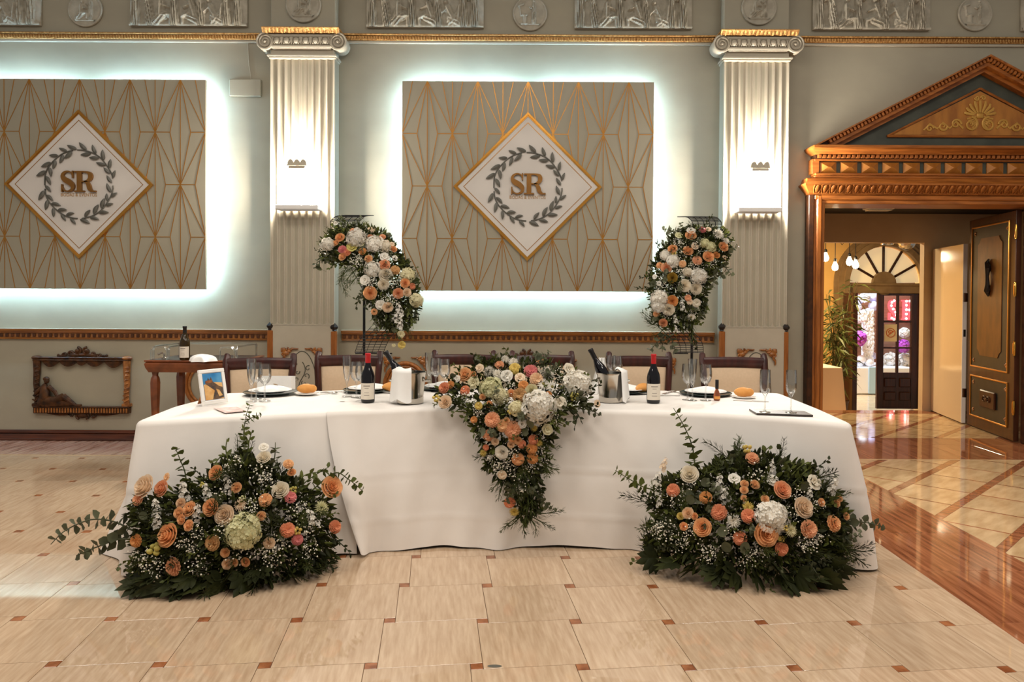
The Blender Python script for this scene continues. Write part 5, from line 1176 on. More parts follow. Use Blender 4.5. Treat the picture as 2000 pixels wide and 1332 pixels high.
# front face with a real hole: strips around it
n = len(hole); cxh, czh = p.x-.005, zt-.055
def onb(a):
    dx, dz = math.cos(a), math.sin(a); t = 9.
    if dx > 1e-6: t = min(t, (gx1-cxh)/dx)
    if dx < -1e-6: t = min(t, (gx0-cxh)/dx)
    if dz > 1e-6: t = min(t, (zt-czh)/dz)
    if dz < -1e-6: t = min(t, (.494-czh)/dz)
    return (cxh+dx*t, czh+dz*t)
angs = sorted(set([2*PI*i/32 for i in range(32)]+[math.atan2(b-czh, a-cxh) % (2*PI) for a, b in ((gx0, .494), (gx1, .494), (gx1, zt), (gx0, zt))]))
for yy in (5.12, 5.22):
    inn = [(cxh+.034*math.cos(a), czh+.012*math.sin(a)) for a in angs]; ou = [onb(a) for a in angs]; k = len(angs)
    m.add([(x, yy, z) for x, z in inn]+[(x, yy, z) for x, z in ou], [(i, (i+1) % k, k+(i+1) % k, k+i) for i in range(k)])
for a in (gx0, gx1): m.add([(a, 5.12, .494), (a, 5.22, .494), (a, 5.22, zt), (a, 5.12, zt)], [(0, 1, 2, 3)])
m.add([(gx0, 5.12, .494), (gx1, 5.12, .494), (gx1, 5.22, .494), (gx0, 5.22, .494)], [(0, 1, 2, 3)])
m.build('carrier_body', 'napkin', wbg)
# crumpled napkin on the serving table
p = onz(394, 706, SZ+.001); m = MB()
m.grid(lambda u, v: (p.x+(.10*(1-v)*(1+.25*math.sin(u*PI*6)))*math.cos(2*PI*u)-.0, p.y+.08*(1-v)*(1+.2*math.sin(u*PI*10))*math.sin(2*PI*u), p.z+.002+.058*v**.45*(1+.35*math.sin(u*19)*(1-v))), 48, 10, True); tag(m.build('crumpled_napkin', 'napkin', sharp=0), 'crumpled white napkin beside the brown bottle on the serving table', 'napkin')
# ------------------------------------------------------------------ flowers
COLS = dict(cream=(248, 228, 202), ivory=(246, 240, 224), white=(246, 245, 238), peach=(246, 192, 140), peach2=(248, 204, 156), lpeach=(249, 218, 182), salmon=(244, 186, 146), coral=(240, 164, 126), pink=(234, 148, 148), orange=(234, 172, 108), tan=(218, 176, 124), yellow=(236, 216, 130), ygreen=(212, 204, 120), pgreen=(226, 226, 184), cgreen=(236, 232, 196), olive=(170, 140, 60))
def pcol(k):
    n = 'petal_'+k
    if n not in MATS:
        c = COLS[k]; pmat(n, C(*c), C(*[max(0, int(v*f)) for v, f in zip(c, (.96, .90, .82))]), rough=.6, scale=26, perobj=True, spec=.2, lo=.35, hi=.75, tl=.30)
    return MATS[n]
pmat('leafdark', C(56, 60, 28), C(36, 40, 20), rough=.55, scale=9, perobj=True, spec=.25, tl=.2); pmat('leafmid', C(100, 106, 50), C(70, 78, 36), rough=.5, scale=9, perobj=True, spec=.3, tl=.25); pmat('leafeuc', C(104, 106, 80), C(76, 80, 58), rough=.55, scale=7, perobj=True, spec=.3, tl=.2); pmat('leaffern', C(78, 86, 42), C(54, 62, 30), rough=.55, scale=9, perobj=True, spec=.25, tl=.2); pmat('stem', C(88, 90, 50), rough=.6); pmat('gyp', C(238, 232, 214), rough=.7); pmat('daisyeye', C(120, 110, 50), rough=.7)
def rose_base():
    m = MB(); rng = random.Random(1)
    for n, R0, R1, zb, zt, dl, curl in ((2, .03, .07, .05, .40, 1.9, 0), (3, .06, .14, .02, .42, 1.25, .0), (4, .10, .23, .0, .41, 1.0, .02), (5, .15, .33, -.04, .36, .86, .05), (5, .20, .42, -.10, .27, .82, .09), (6, .22, .50, -.14, .16, .74, .10)):
        ph = rng.uniform(0, 6)
        for k in range(n):
            p0 = ph+2*PI*k/n
            def f(u, v):
                uu = 2*u-1; vm = v*(1-.22*uu*uu); a = p0+uu*dl*(.35+.65*v**.6); rr = R0+(R1-R0)*vm**.7+curl*max(0, v-.7)*2+.012*(1-abs(uu)); z = zb+(zt-zb)*vm-curl*1.6*max(0, v-.7)
                return (rr*math.cos(a), rr*math.sin(a), z)
            m.grid(f, 6, 5)
    m.lathe([(.05, -.30), (.12, -.22), (.2, -.14), (.24, -.06)], 8)
    return m
def carn_base():
    m = MB(); rng = random.Random(2)
    for n, R_, z, tl in ((9, .5, .0, .12), (9, .43, .08, .3), (8, .34, .16, .5), (7, .24, .23, .8), (5, .14, .27, 1.1)):
        for k in range(n):
            a0 = 2*PI*(k+rng.random()*.6)/n; jz = rng.uniform(-.03, .03); ph = rng.uniform(0, 6)
            def f(u, v):
                uu = 2*u-1; a = a0+uu*.50; rr = R_*(.15+.85*v)*(1-.05*math.sin(u*17+ph)*v); return (rr*math.cos(a), rr*math.sin(a), z+jz-.05+R_*v*math.sin(tl)*.8+.035*math.sin(u*13+ph)*v)
            m.grid(f, 7, 4)
    m.lathe([(.06, -.34), (.1, -.15), (.14, .0)], 7); return m
def hyd_base():
    m = MB(); rng = random.Random(3); n = 150
    for k in range(n):
        z = 1-1.5*(k+.5)/n; t = k*2.39996; s = math.sqrt(max(0, 1-z*z)); d = Vector((s*math.cos(t), s*math.sin(t), z)); lump = 1+.10*math.sin(d.x*7+1)*math.sin(d.y*6)+.07*math.sin(d.z*9+d.x*4)
        P = Vector((d.x, d.y, d.z*.82))*.44*lump*rng.uniform(.90, 1.08); d = (d+Vector((rng.uniform(-.5, .5), rng.uniform(-.5, .5), rng.uniform(-.5, .5)))).normalized()
        a = d.orthogonal().normalized(); a.rotate(Matrix.Rotation(rng.uniform(0, 6), 3, d)); b = d.cross(a); L_ = rng.uniform(.075, .11)
        for q in range(4):
            w = PI/2*q; e = a*math.cos(w)+b*math.sin(w); g = a*math.cos(w+PI/2)+b*math.sin(w+PI/2)
            m.add([P-d*.01, P+e*L_*.62+g*L_*.50+d*.025, P+e*L_*1.1+d*.008, P+e*L_*.62-g*L_*.50+d*.025], [(0, 3, 2, 1)])
    m.ell((0, 0, 0), (.34, .34, .28), 10, 7); return m
def mum_base():
    m = MB(); rng = random.Random(4)
    for n, L_, el in ((18, .5, .05), (17, .48, .35), (14, .42, .65), (11, .36, .95), (8, .28, 1.25)):
        for k in range(n):
            a = 2*PI*(k+rng.random()*.5)/n; e = el+rng.uniform(-.1, .1); c_, s_ = math.cos(a), math.sin(a)
            def f(u, v):
                w = .052*math.sin(PI*min(1, .12+.88*v)**.8)*(1 if v < 1 else .3); r_ = L_*v*math.cos(e); y = (u-.5)*2*w; return (r_*c_-y*s_, r_*s_+y*c_, L_*v*math.sin(e)*.9-.06*v*v+.03*abs(2*u-1)-.02)
            m.grid(f, 3, 5)
    return m
def daisy_base(eye=False):
    m = MB()
    if eye: m.ell((0, 0, .05), (.13, .13, .07), 12, 6); return m
    for ly, n, L_, e in ((0, 14, .5, .08), (1, 12, .42, .25)):
        for k in range(n):
            a = 2*PI*(k+.4*ly)/n; c_, s_ = math.cos(a), math.sin(a)
            def f(u, v):
                w = .07*math.sin(PI*(.1+.85*v)); r_ = .06+L_*v*math.cos(e); y = (u-.5)*2*w; return (r_*c_-y*s_, r_*s_+y*c_, .04*ly+L_*v*math.sin(e)-.05*v*v)
            m.grid(f, 3, 5)
    return m
def lis_base():
    m = MB(); rng = random.Random(6)
    for n, R_, h, dl in ((5, .30, .42, .8), (6, .5, .30, .75)):
        for k in range(n):
            a0 = 2*PI*(k+rng.random()*.4)/n; ph = rng.uniform(0, 6)
            def f(u, v):
                uu = 2*u-1; a = a0+uu*dl*(.4+.6*v); rr = R_*(.12+.88*v**1.2)*(1-.12*uu*uu*v); return (rr*math.cos(a), rr*math.sin(a), h*v**.6-.10*v**3+.03*math.sin(u*9+ph)*v-.12)
            m.grid(f, 6, 5)
    m.lathe([(.04, -.3), (.09, -.12), (.10, .02)], 7); m.ell((0, 0, .04), (.08, .08, .1), 8, 5); return m
def stock_base():
    m = MB(); rng = random.Random(7); L1 = lis_base()
    for k in range(13):
        t = k/12; a = k*2.4; R_ = .20*(1-.55*t); c_ = Vector((R_*math.cos(a), R_*math.sin(a), -.5+1.0*t)); d = Vector((math.cos(a), math.sin(a), .35+.6*t)).normalized(); s_ = .30*(1-.5*t)
        b = d.orthogonal().normalized(); e = d.cross(b)
        for q in range(5):
            w = 2*PI*q/5; p = b*math.cos(w)+e*math.sin(w); g = d.cross(p); m.add([c_, c_+p*s_*.5+g*s_*.3+d*s_*.25, c_+p*s_*.72+d*s_*.12, c_+p*s_*.5-g*s_*.3+d*s_*.25], [(0, 3, 2, 1)])
    m.tube([(0, 0, -.55), (0, 0, .5)], .03, 5); return m
def bud_base():
    m = MB(); rng = random.Random(8)
    for k in range(5):
        a = 2*PI*k/5; c_ = Vector((.26*math.cos(a), .26*math.sin(a), rng.uniform(-.1, .2))); m.lathe([(.0, -.2), (.13, -.12), (.18, .02), (.13, .18), (.04, .26), (0, .27)], 8, c_)
    return m
def gyp_base(seed):
    m = MB(); rng = random.Random(seed)
    for k in range(34):
        d = Vector((rng.gauss(0, 1), rng.gauss(0, 1), rng.gauss(.5, .7))); d = d.normalized()*rng.uniform(.3, 1.0)*.5; r_ = rng.uniform(.022, .038)
        m.ell(d, (r_, r_, r_*.9), 6, 4)
        if k % 3 == 0: m.tube([(0, 0, -.45), d], .006, 3, cap=False)
    return m
BASE = dict(rose=rose_base(), carn=carn_base(), hyd=hyd_base(), mum=mum_base(), lis=lis_base(), stock=stock_base(), bud=bud_base(), daisy=daisy_base())
BN = dict(rose='rose', carn='carnation', hyd='hydrangea', mum='chrysanthemum', lis='lisianthus', stock='stock_flower', bud='flower_bud', daisy='daisy')
EYE_ME = daisy_base(True).mesh('daisy_eye', 'daisyeye')
_bm = {}
def bloom_me(t, c):
    if (t, c) not in _bm:
        b0 = next((v for k, v in _bm.items() if k[0] == t), None)
        if b0 is None: me = BASE[t].mesh(BN[t], pcol(c), sharp=0)
        else: me = b0.copy(); me.materials.clear(); me.materials.append(pcol(c))
        _bm[(t, c)] = me
    return _bm[(t, c)]
GYP = [gyp_base(k).mesh('babys_breath', 'gyp', sharp=0) for k in (11, 12, 13)]
def leafq(m, P, d, n, L_, w):     # a folded pointed leaf, 4 faces
    d = d.normalized(); s = d.cross(n)
    if s.length < 1e-5: s = d.orthogonal()
    s.normalize(); n = s.cross(d)
    m.add([P, P+d*L_*.35+s*w-n*w*.25, P+d*L_*.72+s*w*.75-n*w*.1, P+d*L_, P+d*L_*.72-s*w*.75-n*w*.1, P+d*L_*.35-s*w-n*w*.25, P+d*L_*.5+n*w*.15], [(0, 6, 1), (1, 6, 2), (2, 6, 3), (3, 6, 4), (4, 6, 5), (5, 6, 0)])
def sprig_on(m, pts, kind, rng, s=1.0):
    """leaves along a polyline"""
    pts = [Vector(p) for p in pts]; P = []; k = len(pts); n = 9
    for i in range(k-1):
        p0, p1, p2, p3 = pts[max(i-1, 0)], pts[i], pts[i+1], pts[min(i+2, k-1)]
        for j in range(n): t = j/n; P.append(.5*((2*p1)+(p2-p0)*t+(2*p0-5*p1+4*p2-p3)*t*t+(3*p1-p0-3*p2+p3)*t**3))
    P.append(pts[-1]); L_ = sum((P[i+1]-P[i]).length for i in range(len(P)-1))
    m.tube(P, [.0028*s*(1-.7*i/len(P))+.0006 for i in range(len(P))], 4)
    step = {'euc': .021, 'ruscus': .016, 'fern': .009, 'pist': .02}[kind]*s; acc = 0; cnt = 0; spin = rng.uniform(0, 6); tot = 0
    for i in range(len(P)-1):
        d = P[i+1]-P[i]; acc += d.length; tot += d.length; t = d.normalized(); f = tot/L_
        while acc > step:
            acc -= step; cnt += 1; a = t.orthogonal().normalized(); sp_ = spin+cnt*(PI/2 if kind == 'euc' else 2.4); a.rotate(Matrix.Rotation(sp_, 3, t)); q = P[i]
            if kind == 'euc':
                for sg in (-1, 1):
                    e = (a*sg+t*.25).normalized(); leafq(m, q, e+Vector((rng.uniform(-.2, .2), rng.uniform(-.2, .2), rng.uniform(-.3, .1))), t+a.cross(t)*rng.uniform(-.6, .6), .040*s*(1.1-.45*f), .0185*s*(1.1-.4*f))
            elif kind == 'ruscus': leafq(m, q, a+t*1.0, t.cross(a), .040*s*(1-.4*f), .0075*s)
            elif kind == 'pist': leafq(m, q, a+t*.6, t.cross(a), .034*s*(1-.3*f), .010*s)
            else:
                for z_ in range(2):
                    e = (a+t*.7).normalized(); l_ = .055*s*(1-.75*abs(f-.35)); leafq(m, q, e, t, l_, .0016*s); leafq(m, q+e*l_*.4, (e+t*.8).normalized(), t, l_*.6, .0014*s); a = -a
def sprig_me(kind, mat, L_, bend, seed, s=1.0):
    m = MB(); rng = random.Random(seed); sprig_on(m, [(0, 0, 0), (bend*.25*L_, 0, L_*.35), (bend*.6*L_, 0, L_*.7), (bend*1.1*L_, 0, L_*.95)], kind, rng, s); return m.mesh(kind+'_sprig', mat, sharp=0)
SPR = [('leaf_sprig', sprig_me('ruscus', 'leafdark', .17, .25, 1)), ('leaf_sprig', sprig_me('pist', 'leafmid', .15, -.3, 2)), ('eucalyptus_sprig', sprig_me('euc', 'leafeuc', .17, .3, 3)), ('fern_sprig', sprig_me('fern', 'leaffern', .19, .35, 4)), ('leaf_sprig', sprig_me('ruscus', 'leafmid', .16, -.2, 5)), ('fern_sprig', sprig_me('fern', 'leafdark', .22, -.3, 6, 1.3)), ('eucalyptus_sprig', sprig_me('euc', 'leafeuc', .14, -.4, 7, 1.25))]
def broad_me(seed, mat):
    m = MB(); rng = random.Random(seed)
    for k in range(7):
        a = -1.2+2.4*k/6; leafq(m, Vector(), Vector((math.sin(a), rng.uniform(-.1, .1), math.cos(a))), Vector((0, 1, 0)), .11*(1-.25*abs(a)), .020)
    m.tube([(0, 0, 0), (0, .02, -.06)], .002, 4); return m.mesh('fan_leaf', mat, sharp=0)
def round_me():
    m = MB(); m.grid(lambda u, v: (.030*v*math.cos(2*PI*u), .006*math.sin(3*PI*v)*.4-.004*v, .030+.034*v*math.sin(2*PI*u)), 14, 4, True); m.tube([(0, 0, .03), (0, .01, -.05)], .0015, 4); return m.mesh('round_leaf', 'leafeuc', sharp=0)
FAN = [broad_me(1, 'leafdark'), broad_me(2, 'leafdark')]; RND = round_me()
def inpoly(x, y, P):
    c = False; j = len(P)-1
    for i in range(len(P)):
        if (P[i][1] > y) != (P[j][1] > y) and x < (P[j][0]-P[i][0])*(y-P[i][1])/(P[j][1]-P[i][1])+P[i][0]: c = not c
        j = i
    return c
def face_rot(d, spin, rng):
    d = Vector(d).normalized(); q = Vector((0, 0, 1)).rotation_difference(d).to_matrix(); return q @ Matrix.Rotation(spin, 3, 'Z')
def arrange(name, label, cat, base, org, sc, blooms, gyps, poly, depth, core, sprigs, nfill, nleaf, seed, fillmix, fansl=(), rounds=(), gscale=1.0, lo=(.02, .13), fo=.06, zmin=None):
    """blooms etc. in zoomed picture coordinates: org + v/sc gives pixels"""
    rng = random.Random(seed); px = lambda x, y: (org[0]+x/sc, org[1]+y/sc)
    r = empty(name, base, label, cat); core = Vector(core)
    def W(x, y, off=0.):
        X, Y = px(x, y); return at(X, Y, depth(X, Y)+off)
    for x, y, dm, t, c in blooms:
        P = W(x, y); D = dm/sc/F_PX*P.y; n = (P-core).normalized()*.9+Vector((0, -1.0, .35))+Vector((rng.uniform(-.3, .3), 0, rng.uniform(-.25, .25)))
        if t == 'stock': n = Vector((rng.uniform(-.35, .35), -.25, 1))
        s_ = D*{'rose': 1.04, 'carn': 1.06, 'hyd': 1.06, 'mum': 1.1, 'lis': 1.1, 'stock': 1.35, 'bud': 1.25, 'daisy': 1.05}[t]
        o = inst(BN[t], bloom_me(t, c), r, P, face_rot(n, rng.uniform(0, 6), rng), s_)
        if t == 'daisy': inst('eye', EYE_ME, r, P, face_rot(n, 0, rng), s_)
    for i, (x, y) in enumerate(gyps):
        P = W(x, y, .015); tag(inst('babys_breath', GYP[i % 3], r, P, face_rot((rng.uniform(-.5, .5), -1, rng.uniform(0, .8)), rng.uniform(0, 6), rng), .112*gscale*rng.uniform(.85, 1.2)), kind='stuff')
    xs = [p[0] for p in poly]; ys = [p[1] for p in poly]
    def samp():
        while True:
            x, y = rng.uniform(min(xs), max(xs)), rng.uniform(min(ys), max(ys))
            if inpoly(x, y, poly): return x, y
    lms = (MB(), MB())
    for k in range(nleaf):
        lm = lms[0 if k % 8 < 5 else 1]
        x, y = samp(); P = W(x, y, rng.uniform(*lo)); P.z = max(P.z, (base[2] if zmin is None else zmin)+.012)
        d = (P-core).normalized()+Vector((rng.gauss(0, .7), rng.gauss(-.3, .5), rng.gauss(0, .7))); leafq(lm, P, d, Vector((rng.gauss(0, 1), -1, rng.gauss(0, 1))), rng.uniform(.03, .065), rng.uniform(.006, .012))
    for lm, mt in zip(lms, ('leafdark', 'leafmid')): tag(lm.build('leaf_mass', mt, r, sharp=0), kind='stuff')
    for k in range(nfill):
        x, y = samp(); P = W(x, y, fo); d = (P-core).normalized()*1.1+Vector((rng.gauss(0, .45), rng.gauss(-.35, .35), rng.gauss(0, .45)))
        if P.z < (base[2] if zmin is None else zmin)+.06: d.z = abs(d.z)*.3+.1
        nm, me = SPR[rng.choice(fillmix)]; inst(nm, me, r, P, face_rot(d, rng.uniform(0, 6), rng), rng.uniform(.6, 1.0))
    for x, y, s_ in fansl:
        P = W(x, y, .0); P.z = max(P.z, base[2]+.05); d = Vector((P.x-core.x, -.18, -.10+rng.uniform(-.03, .05))); q = face_rot(d, rng.uniform(0, 6), rng); inst('fan_leaf', FAN[rng.randint(0, 1)], r, P, q, s_)
    for x, y, s_ in rounds:
        P = W(x, y, -.015); inst('round_leaf', RND, r, P-Vector((0, 0, .03*s_)), Matrix.Rotation(rng.uniform(-1, 1), 3, 'Y') @ Matrix.Rotation(rng.uniform(-.9, .9), 3, 'Z') @ Matrix.Rotation(rng.uniform(-.5, .5), 3, 'X'), s_*.68)
    for kind, mat, path, offs, s_ in sprigs:
        m = MB(); k = len(path); sprig_on(m, [W(x, y, .03+(offs-.03)*i/(k-1)) for i, (x, y) in enumerate(path)], kind, rng, s_); m.build({'euc': 'eucalyptus_sprig', 'ruscus': 'leaf_sprig', 'pist': 'leaf_sprig', 'fern': 'fern_sprig'}[kind], mat, r, sharp=0)
    return r
def flim(y, z): return (EYE-z)*F_PX/max(1., y-581)
# left floor arrangement
def dA(X, Y):
    b = math.sqrt(max(0, 1-((X-455)/240.)**2))*min(1, max(0, (Y-860)/170.)); v = 3.70+(X-258)*.00078-.06-.24*b
    return min(v, flim(Y, .03))
B1 = [(640, 535, 130, 'rose', 'cream'), (740, 545, 90, 'rose', 'salmon'), (592, 612, 70, 'carn', 'salmon'), (1070, 450, 85, 'rose', 'peach'), (1195, 540, 60, 'rose', 'peach2'), (1462, 555, 95, 'rose', 'ivory'), (1522, 597, 75, 'carn', 'pink'), (1772, 537, 118, 'rose', 'peach'), (1370, 615, 80, 'carn', 'peach'), (1040, 660, 95, 'rose', 'peach'), (910, 670, 85, 'rose', 'peach2'), (843, 692, 62, 'rose', 'peach2'), (860, 733, 56, 'rose', 'peach2'), (905, 770, 62, 'rose', 'peach2'), (855, 632, 55, 'rose', 'lpeach'), (1122, 705, 108, 'rose', 'cream'), (1230, 805, 215, 'hyd', 'pgreen'), (782, 830, 130, 'rose', 'peach'), (1047, 875, 95, 'carn', 'tan'), (700, 912, 80, 'bud', 'ygreen'), (812, 1020, 108, 'carn', 'salmon'), (1125, 935, 52, 'rose', 'peach2'), (1137, 1005, 58, 'rose', 'lpeach'), (1180, 997, 46, 'rose', 'peach2'), (1250, 992, 52, 'rose', 'peach'), (1345, 712, 52, 'rose', 'peach2'), (1394, 875, 64, 'rose', 'cream'), (1505, 797, 88, 'carn', 'coral'), (1565, 855, 68, 'carn', 'pink'), (1565, 803, 50, 'bud', 'yellow'), (1795, 778, 78, 'carn', 'coral'), (1360, 357, 78, 'rose', 'ivory'), (1360, 294, 58, 'lis', 'white'), (872, 570, 95, 'stock', 'white'), (1010, 565, 75, 'stock', 'white'), (1140, 515, 80, 'stock', 'white'), (702, 660, 80, 'stock', 'white'), (708, 740, 80, 'stock', 'white'), (950, 690, 80, 'stock', 'white'), (1215, 645, 78, 'mum', 'cream'), (1510, 395, 62, 'carn', 'peach2'), (1530, 447, 48, 'rose', 'peach'), (1650, 718, 85, 'stock', 'white'), (1712, 660, 92, 'mum', 'pgreen'), (1540, 553, 46, 'bud', 'ygreen'), (582, 862, 78, 'carn', 'orange'), (770, 475, 50, 'lis', 'peach2'), (985, 522, 34, 'bud', 'ygreen'), (1232, 605, 40, 'bud', 'pgreen')]
G1 = [(880, 880), (960, 820), (960, 1000), (985, 1050), (640, 1010), (720, 990), (700, 1050), (1080, 590), (1290, 640), (1380, 510), (1340, 440), (1200, 370), (1590, 640), (1540, 690), (1660, 870), (1620, 940), (1400, 920), (1340, 930), (1385, 1000), (1450, 890), (1110, 780), (1200, 940), (590, 950), (920, 910), (1130, 440), (1270, 690), (650, 950), (1640, 790)]
POLY1 = [(560, 640), (640, 600), (820, 560), (960, 540), (1060, 420), (1200, 330), (1380, 400), (1500, 480), (1640, 560), (1740, 620), (1780, 760), (1780, 1000), (1600, 1060), (1340, 1120), (1000, 1180), (640, 1150), (560, 1060), (600, 900), (570, 760)]
S1_ = [('euc', 'leafeuc', [(560, 800), (440, 745), (300, 735), (150, 800), (60, 885)], -.12, 1.5), ('euc', 'leafeuc', [(550, 855), (470, 855), (370, 890), (280, 925), (215, 955)], -.10, 1.45), ('euc', 'leafmid', [(890, 560), (880, 450), (850, 370), (822, 300)], .0, 1.3), ('euc', 'leafeuc', [(1390, 470), (1425, 360), (1430, 262)], 0, 1.2), ('euc', 'leafmid', [(1650, 560), (1790, 450), (1880, 490), (1965, 560)], -.05, 1.2), ('euc', 'leafmid', [(1235, 360), (1235, 230), (1250, 110), (1275, 30)], .05, .9), ('euc', 'leafmid', [(1245, 140), (1300, 105), (1345, 92)], .05, .8),
       ('ruscus', 'leafmid', [(1180, 450), (1120, 340), (1060, 390), (1040, 370)], 0, 1.3), ('ruscus', 'leafmid', [(1160, 430), (1130, 320), (1135, 240)], 0, 1.3), ('ruscus', 'leafmid', [(1240, 420), (1245, 280), (1240, 165)], 0, 1.3), ('ruscus', 'leafmid', [(1250, 400), (1270, 260), (1290, 190)], 0, 1.2), ('ruscus', 'leafmid', [(1540, 600), (1620, 500), (1760, 410)], 0, 1.3), ('ruscus', 'leafmid', [(1540, 590), (1600, 470), (1720, 440)], 0, 1.3), ('ruscus', 'leafdark', [(640, 800), (620, 700), (600, 640)], 0, 1.2),
       ('fern', 'leafdark', [(640, 1090), (590, 1140), (540, 1165)], -.05, 1.4), ('fern', 'leafdark', [(900, 1100), (860, 1160), (800, 1185)], -.05, 1.4), ('fern', 'leafdark', [(1000, 1100), (1010, 1160), (1000, 1190)], -.05, 1.4), ('fern', 'leafdark', [(1680, 960), (1740, 1000), (1800, 1000)], 0, 1.4), ('fern', 'leafdark', [(1700, 820), (1760, 820), (1790, 800)], 0, 1.2), ('fern', 'leafdark', [(1600, 1020), (1680, 1040), (1730, 1030)], -.05, 1.3)]
FN1 = [(620, 1110, 1.1), (740, 1140, 1.2), (860, 1140, 1.2), (980, 1130, 1.2), (1100, 1110, 1.1), (1240, 1080, 1.2), (1380, 1060, 1.1), (1500, 1040, 1.1), (1620, 1010, 1.1), (690, 1080, 1.0), (920, 1080, 1.0), (1170, 1050, 1.0), (1320, 1040, 1.0)]
arrange('floor_flower_arrangement', 'peach and white flower arrangement on the floor at the left of the table', 'flowers', (-1.32, 3.62, 0), (80, 780), 3.125, B1, G1, POLY1, dA, (-1.32, 3.86, .18), S1_, 80, 4800, 21, [0, 0, 1, 3, 5, 4, 0], FN1, [(1560, 480, 1.0), (640, 690, .9), (1420, 620, .9), (1060, 600, .9)])
# right floor arrangement
def dB(X, Y):
    b = math.sqrt(max(0, 1-((X-1450)/215.)**2))*min(1, max(0, (Y-880)/150.)); v = 4.03-(X-1270)*.00055-.06-.24*b
    return min(v, flim(Y, .03))
B2 = [(585, 515, 112, 'rose', 'ivory'), (472, 622, 88, 'carn', 'coral'), (695, 672, 85, 'carn', 'orange'), (785, 772, 108, 'carn', 'coral'), (575, 780, 72, 'rose', 'lpeach'), (523, 800, 46, 'rose', 'yellow'), (545, 870, 52, 'rose', 'peach'), (675, 877, 112, 'rose', 'peach'), (985, 735, 84, 'mum', 'yellow'), (988, 800, 98, 'carn', 'coral'), (960, 580, 52, 'rose', 'peach2'), (1030, 585, 62, 'rose', 'peach2'), (958, 622, 52, 'rose', 'peach2'), (957, 678, 42, 'rose', 'peach2'), (1100, 683, 52, 'rose', 'peach2'), (1217, 622, 112, 'rose', 'salmon'), (1145, 808, 220, 'hyd', 'white'), (1105, 922, 148, 'rose', 'peach'), (1360, 742, 128, 'rose', 'cream'), (1485, 705, 52, 'rose', 'peach2'), (1400, 887, 118, 'carn', 'salmon'), (1567, 850, 112, 'carn', 'peach'), (1590, 712, 50, 'rose', 'peach2'), (1612, 680, 40, 'rose', 'peach2'), (1655, 800, 48, 'rose', 'peach2'), (930, 952, 92, 'carn', 'coral'), (1215, 1022, 94, 'carn', 'coral'), (1212, 958, 52, 'mum', 'yellow'), (885, 832, 105, 'mum', 'white'), (1278, 897, 92, 'mum', 'cgreen'), (790, 570, 85, 'stock', 'white'), (822, 650, 85, 'stock', 'white'), (890, 545, 78, 'lis', 'white'), (1435, 570, 104, 'lis', 'ivory'), (1408, 640, 62, 'stock', 'white'), (372, 620, 84, 'stock', 'white'), (362, 545, 80, 'stock', 'white'), (380, 695, 60, 'stock', 'white'), (412, 440, 62, 'stock', 'cream'), (1565, 600, 84, 'stock', 'white'), (1585, 540, 56, 'stock', 'white'), (1015, 405, 92, 'carn', 'salmon'), (1150, 555, 80, 'lis', 'white'), (975, 340, 62, 'bud', 'yellow'), (1147, 458, 62, 'stock', 'white'), (620, 800, 44, 'rose', 'peach'), (1240, 880, 40, 'bud', 'yellow')]
G2 = [(380, 880), (440, 930), (560, 940), (520, 985), (600, 880), (700, 1030), (720, 1110), (760, 1050), (980, 1090), (1060, 1060), (1350, 980), (1420, 970), (1480, 960), (1050, 520), (1330, 660), (560, 610), (480, 690), (1300, 780), (1400, 1010), (430, 870), (350, 900), (1010, 1040), (860, 900), (1450, 720)]
POLY2 = [(330, 690), (420, 560), (560, 500), (700, 500), (800, 420), (900, 400), (1030, 380), (1180, 400), (1260, 440), (1400, 470), (1480, 580), (1580, 640), (1640, 760), (1640, 930), (1600, 1120), (1500, 1240), (1240, 1220), (960, 1180), (620, 1150), (320, 1060), (290, 960), (360, 800)]
S2_ = [('euc', 'leafmid', [(350, 620), (270, 600), (180, 550), (75, 485)], -.04, 1.25), ('euc', 'leafmid', [(625, 500), (605, 330), (550, 190), (475, 60)], .07, 1.35), ('euc', 'leafeuc', [(1640, 850), (1740, 840), (1830, 850), (1900, 872)], -.06, 1.3), ('euc', 'leafeuc', [(900, 480), (895, 370), (925, 270)], .02, 1.5), ('euc', 'leafeuc', [(860, 480), (830, 440), (790, 430)], 0, 1.5), ('euc', 'leafeuc', [(960, 470), (910, 330), (870, 320)], .02, 1.5), ('pist', 'leafmid', [(1040, 470), (1080, 380), (1135, 320)], 0, 1.3), ('pist', 'leafdark', [(1160, 450), (1190, 400), (1215, 330)], 0, 1.5), ('ruscus', 'leafmid', [(1250, 560), (1330, 470), (1390, 430)], 0, 1.4), ('ruscus', 'leafmid', [(1290, 580), (1370, 500), (1415, 470)], 0, 1.4), ('ruscus', 'leafmid', [(1240, 540), (1290, 460), (1310, 430)], 0, 1.3), ('ruscus', 'leafmid', [(640, 560), (720, 500), (790, 480)], 0, 1.2),
       ('fern', 'leafdark', [(340, 950), (290, 900), (310, 820)], 0, 1.4), ('fern', 'leafdark', [(340, 1020), (290, 1000), (270, 940)], 0, 1.4), ('fern', 'leafdark', [(1560, 1010), (1700, 1030), (1830, 990)], 0, 1.2), ('fern', 'leafdark', [(1560, 1020), (1680, 1060), (1790, 1130)], 0, 1.2), ('fern', 'leafdark', [(1540, 1060), (1640, 1130), (1710, 1190)], 0, 1.2), ('fern', 'leafdark', [(1580, 960), (1640, 930), (1650, 900)], 0, 1.3), ('fern', 'leafdark', [(1470, 660), (1520, 590), (1560, 560)], 0, 1.2), ('fern', 'leafdark', [(340, 1060), (290, 1060), (280, 1050)], 0, 1.2)]
